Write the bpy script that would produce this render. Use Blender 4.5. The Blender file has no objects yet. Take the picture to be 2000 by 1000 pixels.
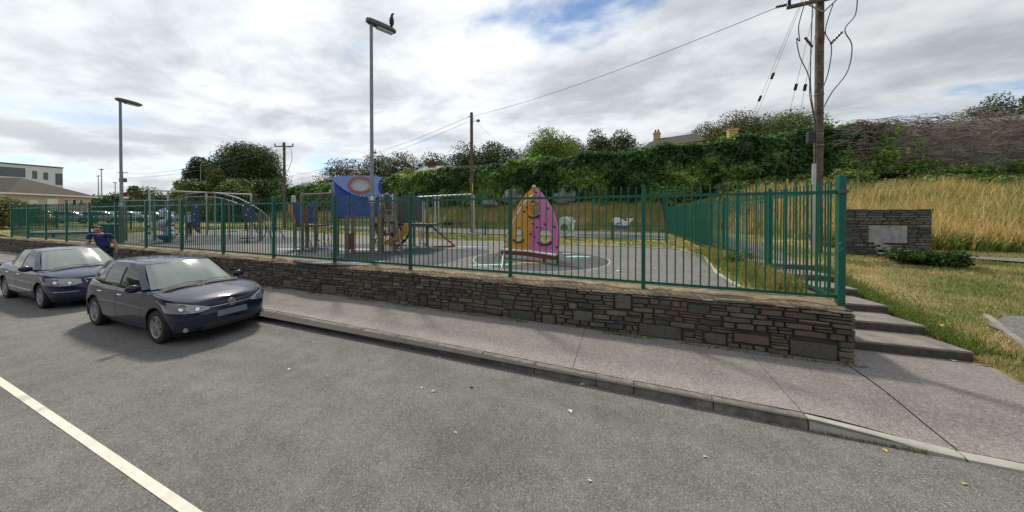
import bpy, bmesh, math, random
import numpy as np
from mathutils import Vector, Matrix, Euler, noise
from mathutils.geometry import tessellate_polygon

random.seed(7); RNG = np.random.default_rng(7)
SC = bpy.context.scene
COL = SC.collection
PI = math.pi

# ------------------------------------------------------------------ camera
YAW = math.atan2(577, 1540)            # street frame: x along the kerb, y away from the road
PITCH = math.radians(.5)
F = 577.0; HOR = 418.0; CAMZ = 2.45
cam = bpy.data.cameras.new('camera'); camo = bpy.data.objects.new('camera', cam); COL.objects.link(camo)
cam.sensor_width = 36; cam.lens = 36 * F / 2000
PY0 = HOR + F * math.tan(PITCH)        # row of the principal point
cam.shift_y = -(500 - PY0) / 2000
cam.clip_start = .05; cam.clip_end = 4000
camo.location = (0, 0, CAMZ)
camo.rotation_euler = (PI/2 - PITCH, 0, YAW)
SC.camera = camo

# ------------------------------------------------------------------ light
SUN_AZ = math.radians(-32)   # from the view's middle, to the left
SUN_EL = math.radians(50)
d_ang = YAW + PI/2 - SUN_AZ             # world angle (ccw from +x) of the direction towards the sun
sun_dir = Vector((math.cos(d_ang)*math.cos(SUN_EL), math.sin(d_ang)*math.cos(SUN_EL), math.sin(SUN_EL)))
sl = bpy.data.lights.new('sun', 'SUN'); sl.energy = 3.1; sl.angle = math.radians(6); sl.color = (1, .92, .80)
so = bpy.data.objects.new('sun', sl); COL.objects.link(so)
so.rotation_euler = sun_dir.to_track_quat('Z', 'Y').to_euler()

W = bpy.data.worlds.new('World'); SC.world = W; W.use_nodes = True
nt = W.node_tree; N = nt.nodes; L = nt.links; N.clear()
def nn(t, **k):
    n = N.new(t)
    for a, b in k.items(): setattr(n, a, b)
    return n
out = nn('ShaderNodeOutputWorld'); bg = nn('ShaderNodeBackground'); L.new(bg.outputs[0], out.inputs[0])
bg.inputs[1].default_value = .1
sky = nn('ShaderNodeTexSky', sky_type='NISHITA'); sky.sun_disc = False
sky.sun_elevation = SUN_EL; sky.sun_rotation = PI/2 - d_ang; sky.dust_density = .2; sky.air_density = 1.0; sky.ozone_density = 3.0
tc = nn('ShaderNodeTexCoord'); sep = nn('ShaderNodeSeparateXYZ'); L.new(tc.outputs['Generated'], sep.inputs[0])
def mth(op, a, b=None, c=None, clamp=False):
    m = nn('ShaderNodeMath', operation=op); m.use_clamp = clamp
    for i, v in enumerate((a, b, c)):
        if v is None: continue
        if isinstance(v, (int, float)): m.inputs[i].default_value = v
        else: L.new(v, m.inputs[i])
    return m.outputs[0]
zc = mth('MAXIMUM', sep.outputs[2], 0.0)
zz = mth('ADD', zc, .14)
cx = mth('DIVIDE', sep.outputs[0], zz); cy = mth('DIVIDE', sep.outputs[1], zz)
comb = nn('ShaderNodeCombineXYZ'); L.new(cx, comb.inputs[0]); L.new(cy, comb.inputs[1])
mp = nn('ShaderNodeMapping'); mp.inputs['Rotation'].default_value = (0, 0, -YAW - .25); mp.inputs['Scale'].default_value = (.8, 1.15, 1); mp.inputs['Location'].default_value = (.55, .6, 0)
L.new(comb.outputs[0], mp.inputs[0])
def noi(sc, det, dist=0., vec=None, rough=.55):
    n = nn('ShaderNodeTexNoise'); n.inputs['Scale'].default_value = sc; n.inputs['Detail'].default_value = det
    n.inputs['Distortion'].default_value = dist; n.inputs['Roughness'].default_value = rough
    L.new(vec or mp.outputs[0], n.inputs['Vector']); return n.outputs['Fac']
def mr(v, a, b, c, d, smooth=True):
    n = nn('ShaderNodeMapRange'); n.interpolation_type = 'SMOOTHSTEP' if smooth else 'LINEAR'
    L.new(v, n.inputs[0])
    for i, x in enumerate((a, b, c, d)): n.inputs[i+1].default_value = x
    return n.outputs[0]
big = noi(.9, 7, .1)
cov_hi = mr(big, .31, .42, 0., 1.)
# cumulus band near the horizon
mp2 = nn('ShaderNodeMapping'); mp2.inputs['Scale'].default_value = (1, 1, 2.9); mp2.inputs['Location'].default_value = (.3, .9, .0); L.new(tc.outputs['Generated'], mp2.inputs[0])
cum = noi(5.2, 7, .15, mp2.outputs[0], .52)
cov_lo = mr(cum, .40, .50, 0., 1.)
lowmask = mr(sep.outputs[2], .10, .24, 0., 1.)
mixc = nn('ShaderNodeMix', data_type='FLOAT'); L.new(lowmask, mixc.inputs[0]); L.new(cov_lo, mixc.inputs[2]); L.new(cov_hi, mixc.inputs[3])
cov = mixc.outputs[0]
# cloud tone: grey undersides against white edges, brighter round the hidden sun
tone = noi(1.5, 8, .1, None, .6)
tone_hi = mr(tone, .30, .66, .58, 1.0)
tone2 = mr(cum, .44, .62, 1.02, .66)
mixt = nn('ShaderNodeMix', data_type='FLOAT'); L.new(lowmask, mixt.inputs[0]); L.new(tone2, mixt.inputs[2]); L.new(tone_hi, mixt.inputs[3])
vd = nn('ShaderNodeVectorMath', operation='DOT_PRODUCT'); L.new(tc.outputs['Generated'], vd.inputs[0]); vd.inputs[1].default_value = sun_dir
glow = mr(vd.outputs['Value'], .25, 1.0, .86, 1.22)
val = mth('MULTIPLY', mth('MULTIPLY', mixt.outputs[0], glow), 8.2)
ccol = nn('ShaderNodeMix', data_type='RGBA', blend_type='MIX')
cr = nn('ShaderNodeMix', data_type='RGBA'); L.new(mixt.outputs[0], cr.inputs[0]); cr.inputs[6].default_value = (.76, .86, 1.0, 1); cr.inputs[7].default_value = (.94, .975, 1.0, 1)
vs = nn('ShaderNodeVectorMath', operation='SCALE'); L.new(cr.outputs[2], vs.inputs[0]); L.new(val, vs.inputs[3])
skm = nn('ShaderNodeVectorMath', operation='SCALE'); L.new(sky.outputs[0], skm.inputs[0]); skm.inputs[3].default_value = 1.15
L.new(cov, ccol.inputs[0]); L.new(skm.outputs[0], ccol.inputs[6]); L.new(vs.outputs[0], ccol.inputs[7])
L.new(ccol.outputs[2], bg.inputs[0])
SC.view_settings.view_transform = 'Standard'; SC.view_settings.look = 'None'
SC.view_settings.exposure = .24; SC.view_settings.gamma = 1
SC.cycles.max_bounces = 6; SC.cycles.transparent_max_bounces = 8

# ------------------------------------------------------------------ pixel -> place helpers
cY, sY, cP, sP = math.cos(YAW), math.sin(YAW), math.cos(PITCH), math.sin(PITCH)
FWD = Vector((-sY*cP, cY*cP, -sP)); RIGHT = Vector((cY, sY, 0)); UP = RIGHT.cross(FWD)
CAM = Vector((0, 0, CAMZ))
HF = Vector((-sY, cY, 0))
def ray(px, py): return (FWD + RIGHT*((px-1000)/F) + UP*((PY0-py)/F))
def at_z(px, py, z): d = ray(px, py); return CAM + d*((z-CAMZ)/d.z)
def at_n(px, py, n): d = ray(px, py); return CAM + d*(n/d.y)
def at_d(px, py, D): d = ray(px, py); return CAM + d*(D/d.dot(HF))      # D metres ahead, level
def on_plane(px, py, p0, nrm): d = ray(px, py); return CAM + d*((p0-CAM).dot(nrm)/d.dot(nrm))

# ------------------------------------------------------------------ materials
def mat(name, col, rough=.7, metal=0., var=.18, scale=6., bump=0., bscale=60., attr=False, spec=.5, coat=0., col2=None, thr=(.42, .58), world=False, trans=0.):
    m = bpy.data.materials.new(name); m.use_nodes = True; t = m.node_tree; ns = t.nodes; ls = t.links
    b = ns['Principled BSDF']; b.inputs['Roughness'].default_value = rough; b.inputs['Metallic'].default_value = metal
    b.inputs['Specular IOR Level'].default_value = spec; b.inputs['Coat Weight'].default_value = coat; b.inputs['Coat Roughness'].default_value = .04
    if trans: b.inputs['Subsurface Weight'].default_value = 0
    if world: co = ns.new('ShaderNodeNewGeometry').outputs['Position']
    else: co = ns.new('ShaderNodeTexCoord').outputs['Object']
    def no(s, d=5, r=.6):
        n = ns.new('ShaderNodeTexNoise'); n.inputs['Scale'].default_value = s; n.inputs['Detail'].default_value = d; n.inputs['Roughness'].default_value = r
        ls.new(co, n.inputs['Vector']); return n.outputs['Fac']
    def mix(f, a, c, mode='MIX'):
        n = ns.new('ShaderNodeMix'); n.data_type = 'RGBA'; n.blend_type = mode
        for i, v in ((0, f), (6, a), (7, c)):
            if isinstance(v, (int, float)): n.inputs[i].default_value = v
            elif isinstance(v, tuple): n.inputs[i].default_value = v if len(v) == 4 else (*v, 1)
            else: ls.new(v, n.inputs[i])
        return n.outputs[2]
    def rng(v, a, c, d, e):
        n = ns.new('ShaderNodeMapRange'); ls.new(v, n.inputs[0])
        for i, x in enumerate((a, c, d, e)): n.inputs[i+1].default_value = x
        return n.outputs[0]
    base = mix(rng(no(scale), .3, .7, 0, 1), tuple(max(0, x*(1-var)) for x in col), tuple(min(1, x*(1+var)) for x in col))
    if col2: base = mix(rng(no(scale*.37, 8, .65), thr[0], thr[1], 0, 1), base, col2)
    if attr:
        a = ns.new('ShaderNodeAttribute'); a.attribute_name = 'Col'
        base = mix(1.0, base, a.outputs['Color'], 'MULTIPLY')
    ls.new(base, b.inputs['Base Color'])
    if bump:
        bn = ns.new('ShaderNodeBump'); bn.inputs['Strength'].default_value = min(1, bump); bn.inputs['Distance'].default_value = .02
        ls.new(no(bscale, 6, .7), bn.inputs['Height']); ls.new(bn.outputs[0], b.inputs['Normal'])
    m['h'] = 1
    m.use_backface_culling = False
    return m, ns, ls, b, no, mix, rng, base
def mm(*a, **k): return mat(*a, **k)[0]

def leafmat(name, spec=.25, tr=.35):
    m = bpy.data.materials.new(name); m.use_nodes = True; t = m.node_tree; ns = t.nodes; ls = t.links
    b = ns['Principled BSDF']; b.inputs['Roughness'].default_value = .55; b.inputs['Specular IOR Level'].default_value = spec
    a = ns.new('ShaderNodeAttribute'); a.attribute_name = 'Col'
    tr_ = ns.new('ShaderNodeBsdfTranslucent'); mx = ns.new('ShaderNodeMixShader'); mx.inputs[0].default_value = tr
    ls.new(a.outputs['Color'], b.inputs['Base Color']); ls.new(a.outputs['Color'], tr_.inputs[0])
    ls.new(b.outputs[0], mx.inputs[1]); ls.new(tr_.outputs[0], mx.inputs[2]); ls.new(mx.outputs[0], ns['Material Output'].inputs[0])
    return m

def aggregate(name, base, dark, light, scale, bump, patch=None, rough=.85):
    """bitumen / concrete with stone chips seen at the surface"""
    m, ns, ls, b, no, mix, rng, bc = mat(name, base, rough, var=.10, scale=.7, world=True, spec=.3)
    geo = ns.new('ShaderNodeNewGeometry').outputs['Position']
    v = ns.new('ShaderNodeTexVoronoi'); v.inputs['Scale'].default_value = scale; ls.new(geo, v.inputs['Vector'])
    sp = ns.new('ShaderNodeSeparateColor'); ls.new(v.outputs['Color'], sp.inputs[0])
    c = mix(rng(sp.outputs[0], .55, 1., 0, .75), bc, light)
    c = mix(rng(sp.outputs[1], .60, .95, 0, .85), c, dark)
    c = mix(rng(no(.45, 7, .7), .35, .75, 0, .35), c, patch or dark)
    c = mix(rng(no(3.1, 4, .6), .40, .75, 0, .22), c, light)
    ls.new(c, b.inputs['Base Color'])
    bn = ns.new('ShaderNodeBump'); bn.inputs['Strength'].default_value = bump; bn.inputs['Distance'].default_value = .008
    ls.new(v.outputs['Distance'], bn.inputs['Height']); ls.new(bn.outputs[0], b.inputs['Normal'])
    return m

M = {}
M['road'] = aggregate('asphalt', (.158, .152, .142), (.07, .07, .068), (.36, .35, .33), 105, .9)
_t = M['road'].node_tree; _b = _t.nodes['Principled BSDF']; _l = _b.inputs['Base Color'].links[0].from_socket
_g = _t.nodes.new('ShaderNodeNewGeometry'); _m = _t.nodes.new('ShaderNodeMapping'); _m.inputs['Scale'].default_value = (.12, 1.1, 1); _t.links.new(_g.outputs['Position'], _m.inputs[0])
_n = _t.nodes.new('ShaderNodeTexNoise'); _n.inputs['Scale'].default_value = 1.0; _n.inputs['Detail'].default_value = 6; _n.inputs['Roughness'].default_value = .65; _t.links.new(_m.outputs[0], _n.inputs['Vector'])
_r = _t.nodes.new('ShaderNodeMapRange'); _t.links.new(_n.outputs['Fac'], _r.inputs[0])
for _i, _v in enumerate((.36, .66, .86, 1.10)): _r.inputs[_i+1].default_value = _v
_s = _t.nodes.new('ShaderNodeVectorMath'); _s.operation = 'SCALE'; _t.links.new(_l, _s.inputs[0]); _t.links.new(_r.outputs[0], _s.inputs[3]); _t.links.new(_s.outputs[0], _b.inputs['Base Color'])
M['tarmac'] = aggregate('play_tarmac', (.135, .128, .125), (.10, .095, .09), (.29, .28, .26), 45, .4)
M['rubber'] = mm('rubber_surface', (.058, .063, .070), .9, var=.25, scale=1.5, world=True, bump=.2, bscale=60)
M['pave'] = aggregate('pavement_concrete', (.225, .208, .195), (.12, .11, .10), (.42, .385, .36), 70, .6, patch=(.17, .148, .138))
M['kerb'] = mm('kerb_concrete', (.185, .17, .15), .9, var=.35, scale=9, bump=.8, bscale=45, world=True, col2=(.09, .085, .075), thr=(.5, .75))
M['kerb_pale'] = mm('pale_kerb', (.36, .35, .31), .85, var=.15, scale=6, bump=.3, bscale=60, world=True)
M['joint'] = mm('joint_dirt', (.055, .05, .045), .95)
M['line'] = mm('road_paint', (.64, .62, .53), .6, var=.14, scale=5, world=True, col2=(.34, .33, .29), thr=(.55, .72), bump=.4, bscale=80)
M['stone'] = mm('wall_stone', (1., 1., 1.), .85, var=.32, scale=14, bump=.9, bscale=28, attr=True, world=True, col2=(.52, .47, .42), thr=(.56, .76))
M['mortar'] = mm('wall_mortar', (.065, .06, .05), .95, var=.4, scale=5, world=True, bump=.8, bscale=30)
M['cap'] = mm('wall_cap_soil', (.24, .185, .12), .95, var=.35, scale=7, world=True, bump=.9, bscale=22, col2=(.12, .105, .075), thr=(.48, .68))
M['green'] = mm('green_paint', (.009, .10, .068), .32, var=.14, scale=3, spec=.5, bump=.1, bscale=25)
M['green_worn'] = mm('worn_green_paint', (.009, .10, .068), .4, var=.15, scale=6, col2=(.42, .46, .48), thr=(.60, .66))
M['galv'] = mm('galvanised_steel', (.20, .21, .215), .5, .5, var=.18, scale=6)
M['galvl'] = mm('bright_galvanised_steel', (.42, .44, .45), .42, .45, var=.12, scale=5)
M['lampdark'] = mm('lantern_grey', (.085, .088, .09), .5, .3, var=.2)
M['white'] = mm('white_paint', (.72, .74, .73), .5, var=.08, scale=3)
M['polewood'] = mm('weathered_pole_wood', (.135, .105, .078), .9, var=.45, scale=9, bump=.9, bscale=16, col2=(.055, .044, .034), thr=(.45, .62))
M['wood'] = mm('grey_timber', (.20, .165, .125), .85, var=.3, scale=7, bump=.6, bscale=25)
M['black'] = mm('black_rubber', (.018, .018, .02), .75, var=.2)
M['cable'] = mm('cable_black', (.022, .022, .024), .6)
M['wire'] = mm('grey_wire', (.12, .125, .13), .5)
M['brownins'] = mm('brown_insulator', (.035, .018, .014), .3)
M['yellow'] = mm('yellow_guard', (.62, .50, .05), .5, var=.1)
M['bluep'] = mm('blue_hdpe_panel', (.045, .075, .36), .45, var=.12, scale=3, bump=.05)
M['bluel'] = mm('pale_blue_panel', (.22, .31, .64), .45, var=.10, scale=3)
M['navy'] = mm('navy_panel', (.035, .05, .13), .5, var=.15)
M['orange'] = mm('orange_panel', (.60, .27, .03), .45, var=.12, scale=3)
M['orange2'] = mm('red_orange_ring', (.46, .11, .045), .45, var=.12)
M['pink'] = mm('pink_panel', (.52, .14, .34), .45, var=.10, scale=3)
M['redp'] = mm('dark_red_panel', (.20, .035, .03), .5, var=.2)
M['greyp'] = mm('dark_grey_panel', (.075, .068, .07), .6, var=.2)
M['clear'] = mm('scratched_window_plastic', (.52, .56, .58), .3, var=.2, scale=18)
M['concrete'] = mm('step_concrete', (.25, .225, .20), .9, var=.25, scale=5, world=True, bump=.6, bscale=40, col2=(.15, .135, .12), thr=(.52, .74))
M['glass'] = mm('car_glass', (.010, .013, .016), .03, spec=.55, var=.1)
M['screen'] = mm('windscreen_glass', (.17, .205, .185), .10, spec=.9, var=.16, scale=1.6, coat=.9)
M['paint'] = mm('dark_blue_car_paint', (.005, .010, .040), .35, .0, var=.06, scale=2, coat=.7, spec=.1)
M['paint2'] = mm('navy_car_paint', (.005, .014, .062), .35, .0, var=.06, scale=2, coat=.7, spec=.1)
for _k in ('paint', 'paint2'): M[_k].node_tree.nodes['Principled BSDF'].inputs['Coat IOR'].default_value = 1.58
M['rim'] = mm('alloy_wheel', (.38, .38, .39), .35, .25, var=.15)
M['chrome'] = mm('chrome', (.70, .71, .73), .15, .95, var=.05)
M['lamp'] = mm('headlamp_clear', (.27, .28, .30), .06, spec=1, coat=1.0, var=.2, scale=12)
M['lampin'] = mm('headlamp_reflector', (.75, .76, .78), .1, .8, var=.1)
M['plate'] = mm('blurred_number_plate', (.15, .16, .20), .5, var=.12, scale=9)
M['tail'] = mm('tail_lamp_red', (.22, .015, .015), .15, coat=1.0)
M['skin'] = mm('skin', (.46, .28, .20), .55, var=.08)
M['hair'] = mm('dark_hair', (.03, .022, .018), .7)
M['polo'] = mm('navy_polo_cloth', (.025, .032, .13), .85, var=.15, scale=20)
M['trouser'] = mm('dark_trousers', (.02, .022, .04), .85)
M['leaf'] = leafmat('leaves'); M['blade'] = leafmat('grass_blades', .15, .3)
M['bark'] = mm('bark', (.10, .075, .05), .95, var=.4, scale=6, bump=.9, bscale=14)
M['twig'] = mm('bare_twigs', (.27, .22, .185), .95, var=.45, scale=1.2, world=True)

def ground_mat(name, dry, green, scale, thr):
    m, ns, ls, b, no, mix, rng, bc = mat(name, dry, .95, var=.25, scale=9, world=True, spec=.1)
    c = mix(rng(no(scale, 8, .7), thr[0], thr[1], 0, 1), bc, green)
    c = mix(rng(no(22, 4, .7), .5, .75, 0, .6), c, tuple(x*.55 for x in dry))
    ls.new(c, b.inputs['Base Color'])
    bn = ns.new('ShaderNodeBump'); bn.inputs['Strength'].default_value = 1; bn.inputs['Distance'].default_value = .04
    ls.new(no(18, 6, .7), bn.inputs['Height']); ls.new(bn.outputs[0], b.inputs['Normal'])
    return m
M['turf'] = ground_mat('dry_turf', (.38, .30, .15), (.11, .145, .035), .55, (.42, .60))
M['lawn'] = ground_mat('yellow_lawn', (.29, .25, .075), (.16, .18, .04), .4, (.42, .62))

# ------------------------------------------------------------------ mesh helpers
def tag(o, label=None, cat=None, group=None, kind=None):
    if label: o['label'] = label
    if cat: o['category'] = cat
    if group: o['group'] = group
    if kind: o['kind'] = kind
    return o
def empty(name, loc=(0, 0, 0), rz=0., label=None, cat=None, group=None):
    o = bpy.data.objects.new(name, None); COL.objects.link(o); o.location = loc; o.rotation_euler = (0, 0, rz)
    o.empty_display_size = .2
    return tag(o, label, cat, group)
def link(name, me, m=None, parent=None, loc=None):
    o = bpy.data.objects.new(name, me); COL.objects.link(o)
    if m is not None and not me.materials: me.materials.append(m)
    if parent: o.parent = parent
    if loc is not None: o.location = loc
    return o
def copy_tree(o, parent=None):
    c = o.copy(); COL.objects.link(c)
    if parent: c.parent = parent
    for ch in list(o.children): copy_tree(ch, c)
    return c

class MB:
    def __init__(s): s.v = []; s.f = []; s.c = None
    def add(s, vs, fs):
        b = len(s.v); s.v += [tuple(v) for v in vs]; s.f += [tuple(i+b for i in f) for f in fs]; return s
    def box(s, x0, x1, y0, y1, z0, z1):
        return s.add([(x0,y0,z0),(x1,y0,z0),(x1,y1,z0),(x0,y1,z0),(x0,y0,z1),(x1,y0,z1),(x1,y1,z1),(x0,y1,z1)],
                     [(0,3,2,1),(4,5,6,7),(0,1,5,4),(1,2,6,5),(2,3,7,6),(3,0,4,7)])
    def bar(s, a, b, w, h, up=(0, 0, 1)):
        """square bar from a to b, w across, h along up"""
        a = Vector(a); b = Vector(b); d = (b-a).normalized(); u = Vector(up); u = (u - d*u.dot(d))
        u = u.normalized() if u.length > 1e-4 else d.orthogonal().normalized()
        r = d.cross(u); vs = []
        for p in (a, b):
            for i, j in ((-1,-1),(1,-1),(1,1),(-1,1)): vs.append(p + r*(w/2*i) + u*(h/2*j))
        return s.add(vs, [(0,1,2,3),(7,6,5,4),(0,4,5,1),(1,5,6,2),(2,6,7,3),(3,7,4,0)])
    def tube(s, pts, rad, seg=8, cap=True):
        pts = [Vector(p) for p in pts]; n = len(pts)
        if not hasattr(rad, '__len__'): rad = [rad]*n
        vs = []; fs = []; u = None
        for i, p in enumerate(pts):
            d = (pts[min(i+1, n-1)] - pts[max(i-1, 0)])
            d = d.normalized() if d.length > 1e-9 else Vector((0, 0, 1))
            if u is None: u = d.orthogonal().normalized()
            else:
                u = u - d*u.dot(d); u = u.normalized() if u.length > 1e-6 else d.orthogonal().normalized()
            w = d.cross(u)
            for k in range(seg):
                a = 2*PI*k/seg; vs.append(p + (u*math.cos(a) + w*math.sin(a))*rad[i])
        for i in range(n-1):
            for k in range(seg):
                k2 = (k+1) % seg; fs.append((i*seg+k, i*seg+k2, (i+1)*seg+k2, (i+1)*seg+k))
        if cap: fs.append(tuple(reversed(range(seg)))); fs.append(tuple((n-1)*seg+k for k in range(seg)))
        return s.add(vs, fs)
    def lathe(s, prof, c=(0, 0, 0), seg=20, axis='z'):
        vs = []; fs = []; n = len(prof)
        for r, z in prof:
            for k in range(seg):
                a = 2*PI*k/seg; x, y = r*math.cos(a), r*math.sin(a)
                p = (x, y, z) if axis == 'z' else (x, z, y) if axis == 'y' else (z, x, y)
                vs.append((p[0]+c[0], p[1]+c[1], p[2]+c[2]))
        for i in range(n-1):
            for k in range(seg):
                k2 = (k+1) % seg; fs.append((i*seg+k, i*seg+k2, (i+1)*seg+k2, (i+1)*seg+k))
        return s.add(vs, fs)
    def plate(s, outer, holes, off):
        """flat polygon (3-d points) with holes, thickened by vector off"""
        loops = [[Vector(p) for p in outer]] + [[Vector(p) for p in h] for h in holes]
        tris = tessellate_polygon(loops); flat = [p for l in loops for p in l]; n = len(flat); off = Vector(off)
        fs = [tuple(t) for t in tris] + [tuple(i+n for i in reversed(t)) for t in tris]
        b = 0
        for l in loops:
            k = len(l)
            for i in range(k): j = (i+1) % k; fs.append((b+i, b+j, b+j+n, b+i+n))
            b += k
        return s.add(flat + [p+off for p in flat], fs)
    def build(s, name, m, parent=None, smooth=False, at=None, bevel=0., label=None):
        """mesh given in world coordinates; 'at' (or the parent's place) becomes its origin"""
        o0 = Vector(at) if at is not None else Vector((0, 0, 0))
        base = Vector((0, 0, 0)); q = parent
        while q is not None: base = base + Vector(q.location); q = q.parent
        if parent is not None and parent.get('local'): base = Vector((0, 0, 0))
        off = base + (o0 - base if at is not None else Vector((0, 0, 0)))
        me = bpy.data.meshes.new(name)
        me.from_pydata([(v[0]-off.x, v[1]-off.y, v[2]-off.z) for v in s.v], [], s.f); me.update()
        bm = bmesh.new(); bm.from_mesh(me); bmesh.ops.recalc_face_normals(bm, faces=bm.faces); bm.to_mesh(me); bm.free()
        if smooth:
            me.polygons.foreach_set('use_smooth', [True]*len(me.polygons))
            me.set_sharp_from_angle(angle=math.radians(40))
        o = link(name, me, m, parent)
        if at is not None: o.location = o0 - base
        if bevel:
            bv = o.modifiers.new('bevel', 'BEVEL'); bv.width = bevel; bv.segments = 2; bv.limit_method = 'ANGLE'
        if label: o['label'] = label
        return o

def npmesh(name, V, Fq, m, parent=None, cols=None, smooth=False):
    """V (n,3), Fq (k,3|4) numpy; cols per vertex (n,3)"""
    me = bpy.data.meshes.new(name); k = Fq.shape[1]
    base = np.zeros(3)
    q = parent
    while q is not None: base += np.array(q.location); q = q.parent
    V = V - base
    me.vertices.add(len(V)); me.vertices.foreach_set('co', V.astype(np.float32).ravel())
    me.loops.add(Fq.size); me.loops.foreach_set('vertex_index', Fq.astype(np.int32).ravel())
    me.polygons.add(len(Fq)); me.polygons.foreach_set('loop_start', (np.arange(len(Fq))*k).astype(np.int32))
    if smooth: me.polygons.foreach_set('use_smooth', np.ones(len(Fq), bool))
    if cols is not None:
        a = me.color_attributes.new('Col', 'FLOAT_COLOR', 'POINT')
        a.data.foreach_set('color', np.hstack([cols, np.ones((len(cols), 1))]).astype(np.float32).ravel())
    me.update(calc_edges=True)
    return link(name, me, m, parent)

def fnoise(x, y, s=1., seed=0.):
    return np.array([noise.noise(Vector((a*s+seed, b*s-seed, seed*.37))) for a, b in zip(x, y)])
def sm(a, b, x):
    t = np.clip((np.asarray(x, float)-a)/(b-a), 0, 1); return t*t*(3-2*t)
# cheap vectorised value noise
_G = RNG.random((256, 256))
def vnoise(x, y):
    x = np.asarray(x, float); y = np.asarray(y, float)
    xi = np.floor(x).astype(int); yi = np.floor(y).astype(int); fx = x-xi; fy = y-yi
    fx = fx*fx*(3-2*fx); fy = fy*fy*(3-2*fy)
    g = lambda a, b: _G[a % 256, b % 256]
    return (g(xi, yi)*(1-fx)+g(xi+1, yi)*fx)*(1-fy) + (g(xi, yi+1)*(1-fx)+g(xi+1, yi+1)*fx)*fy
def fbm(x, y, o=4):
    r = 0; a = .5; t = 0
    for i in range(o): r = r + a*vnoise(np.asarray(x)*2**i+17*i, np.asarray(y)*2**i-9*i); t += a; a *= .55
    return r/t

# ------------------------------------------------------------------ terrain
SF = 3.30          # side fence line / right-hand end of the playground
def kerbn(s): return np.interp(s, [-40, -8, -4, 0, 2, 40], [4.62, 4.50, 4.42, 4.31, 4.29, 4.29])
WALLN = 6.06
def Hleft(s, n):
    s = np.asarray(s, float); n = np.asarray(n, float)
    base = 1.0 + .35*sm(-32, -48, s) + 1.6*sm(-78, -96, s)
    top = 3.8 - .5*sm(-10, -45, s)
    f = sm(26.0, 30.2, n) * (1 - sm(-58, -72, s))
    return base + (top-base)*f + .10*(fbm(s*.25, n*.25)-.5)*sm(-2, -12, s-n)*0
def Hright(s, n):
    s = np.asarray(s, float); n = np.asarray(n, float)
    foot = 27 - 12.3*sm(3.5, 9.0, s)
    low = np.interp(n, [4, 6.7, 7.3, 8.0, 8.8, 9.6, 11., 15, 40], [.13, .15, .28, .42, .58, .74, 1.03, 1.25, 1.5])
    top = 3.8 + .8*sm(4, 12, s)
    t = np.clip((n-foot)/(30.2-foot), 0, 1.0)
    hump = 1-(1-t)**1.2
    h = low*(1-(t > 0)) + np.where(t > 0, low + (top-low)*hump, 0)
    sr = np.interp(n, [6.7, 7.4, 8.1, 11.3, 12], [5.0, 4.93, 4.87, 4.8, 4.3])
    h = h - .30*(1-sm(-.12, .10, s-sr))*(n > 6.75)*(n < 11.3)
    edge = sm(0, 1.2, s-4.6)*sm(0, 3., 9-n)*.04
    return h + edge + .07*(fbm(s*.9, n*.9)-.5)*sm(6.8, 8, n)
def H(s, n): return np.where(np.asarray(s) < SF+.1, Hleft(s, n), Hright(s, n))
def h1(s, n): return float(H(np.array([s]), np.array([n]))[0])

def gridmesh(name, xs, ys, hf, m, kind='structure', mask=None):
    X, Y = np.meshgrid(xs, ys); Z = hf(X.ravel(), Y.ravel()); V = np.stack([X.ravel(), Y.ravel(), Z], 1)
    nx = len(xs); i = np.arange(len(ys)-1)[:, None]*nx + np.arange(nx-1)[None, :]; i = i.ravel()
    Fq = np.stack([i, i+1, i+nx+1, i+nx], 1)
    o = npmesh(name, V, Fq, m, smooth=True)
    if kind: o['kind'] = kind
    return o
g = gridmesh('ground', np.linspace(-1500, 1500, 9), np.linspace(-1500, 1500, 9), lambda x, y: x*0-.12, M['turf'])
xs = np.concatenate([np.linspace(-600, -110, 12), np.arange(-100, -30, 2.), np.arange(-30, SF, .5), [SF]])
ys = np.concatenate([[6.32], np.arange(7, 25, 1.), np.arange(25, 32, .5), np.linspace(34, 700, 14)])
gridmesh('playground_ground', xs, ys, Hleft, M['turf'])
EDGE_S = 5.02
xs = np.concatenate([[3.42], np.arange(3.6, 20, .2), np.arange(20, 60, 2.), np.linspace(62, 600, 10)])
ys = np.concatenate([np.arange(6.66, 12, .2), np.arange(12, 32, .5), np.linspace(34, 700, 14)])
gridmesh('grass_bank', xs, ys, Hright, M['turf'])
# verge to the right of the pavement, nearer the road
xs = np.concatenate([np.arange(4.92, 12, .25), np.arange(12, 60, 3.)]); ys = np.arange(4.2, 6.9, .2)
def Hverge(s, n): return np.where(s < 5.0, .10, .155)  + .02*sm(5, 6, s)
gridmesh('grass_verge', xs, ys, Hverge, M['turf'])

# road, with a little camber
xs = np.linspace(-160, 120, 141); ys = np.concatenate([np.linspace(-60, -6, 7), np.linspace(-5, 4.75, 20)])
gridmesh('road', xs, ys, lambda x, y: 0*x, M['road'])
mb = MB(); ln = [(-120, 1.60), (-20, 1.47), (-8.5, 1.40), (-3.2, 1.325), (0, 1.285), (20, 1.1)]; mb.plate([(x, y-.036, .006) for x, y in ln]+[(x, y+.036, .006) for x, y in reversed(ln)], [], (0, 0, -.004)); o = mb.build('road_centre_line', M['line']); tag(o, kind='structure')

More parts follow.
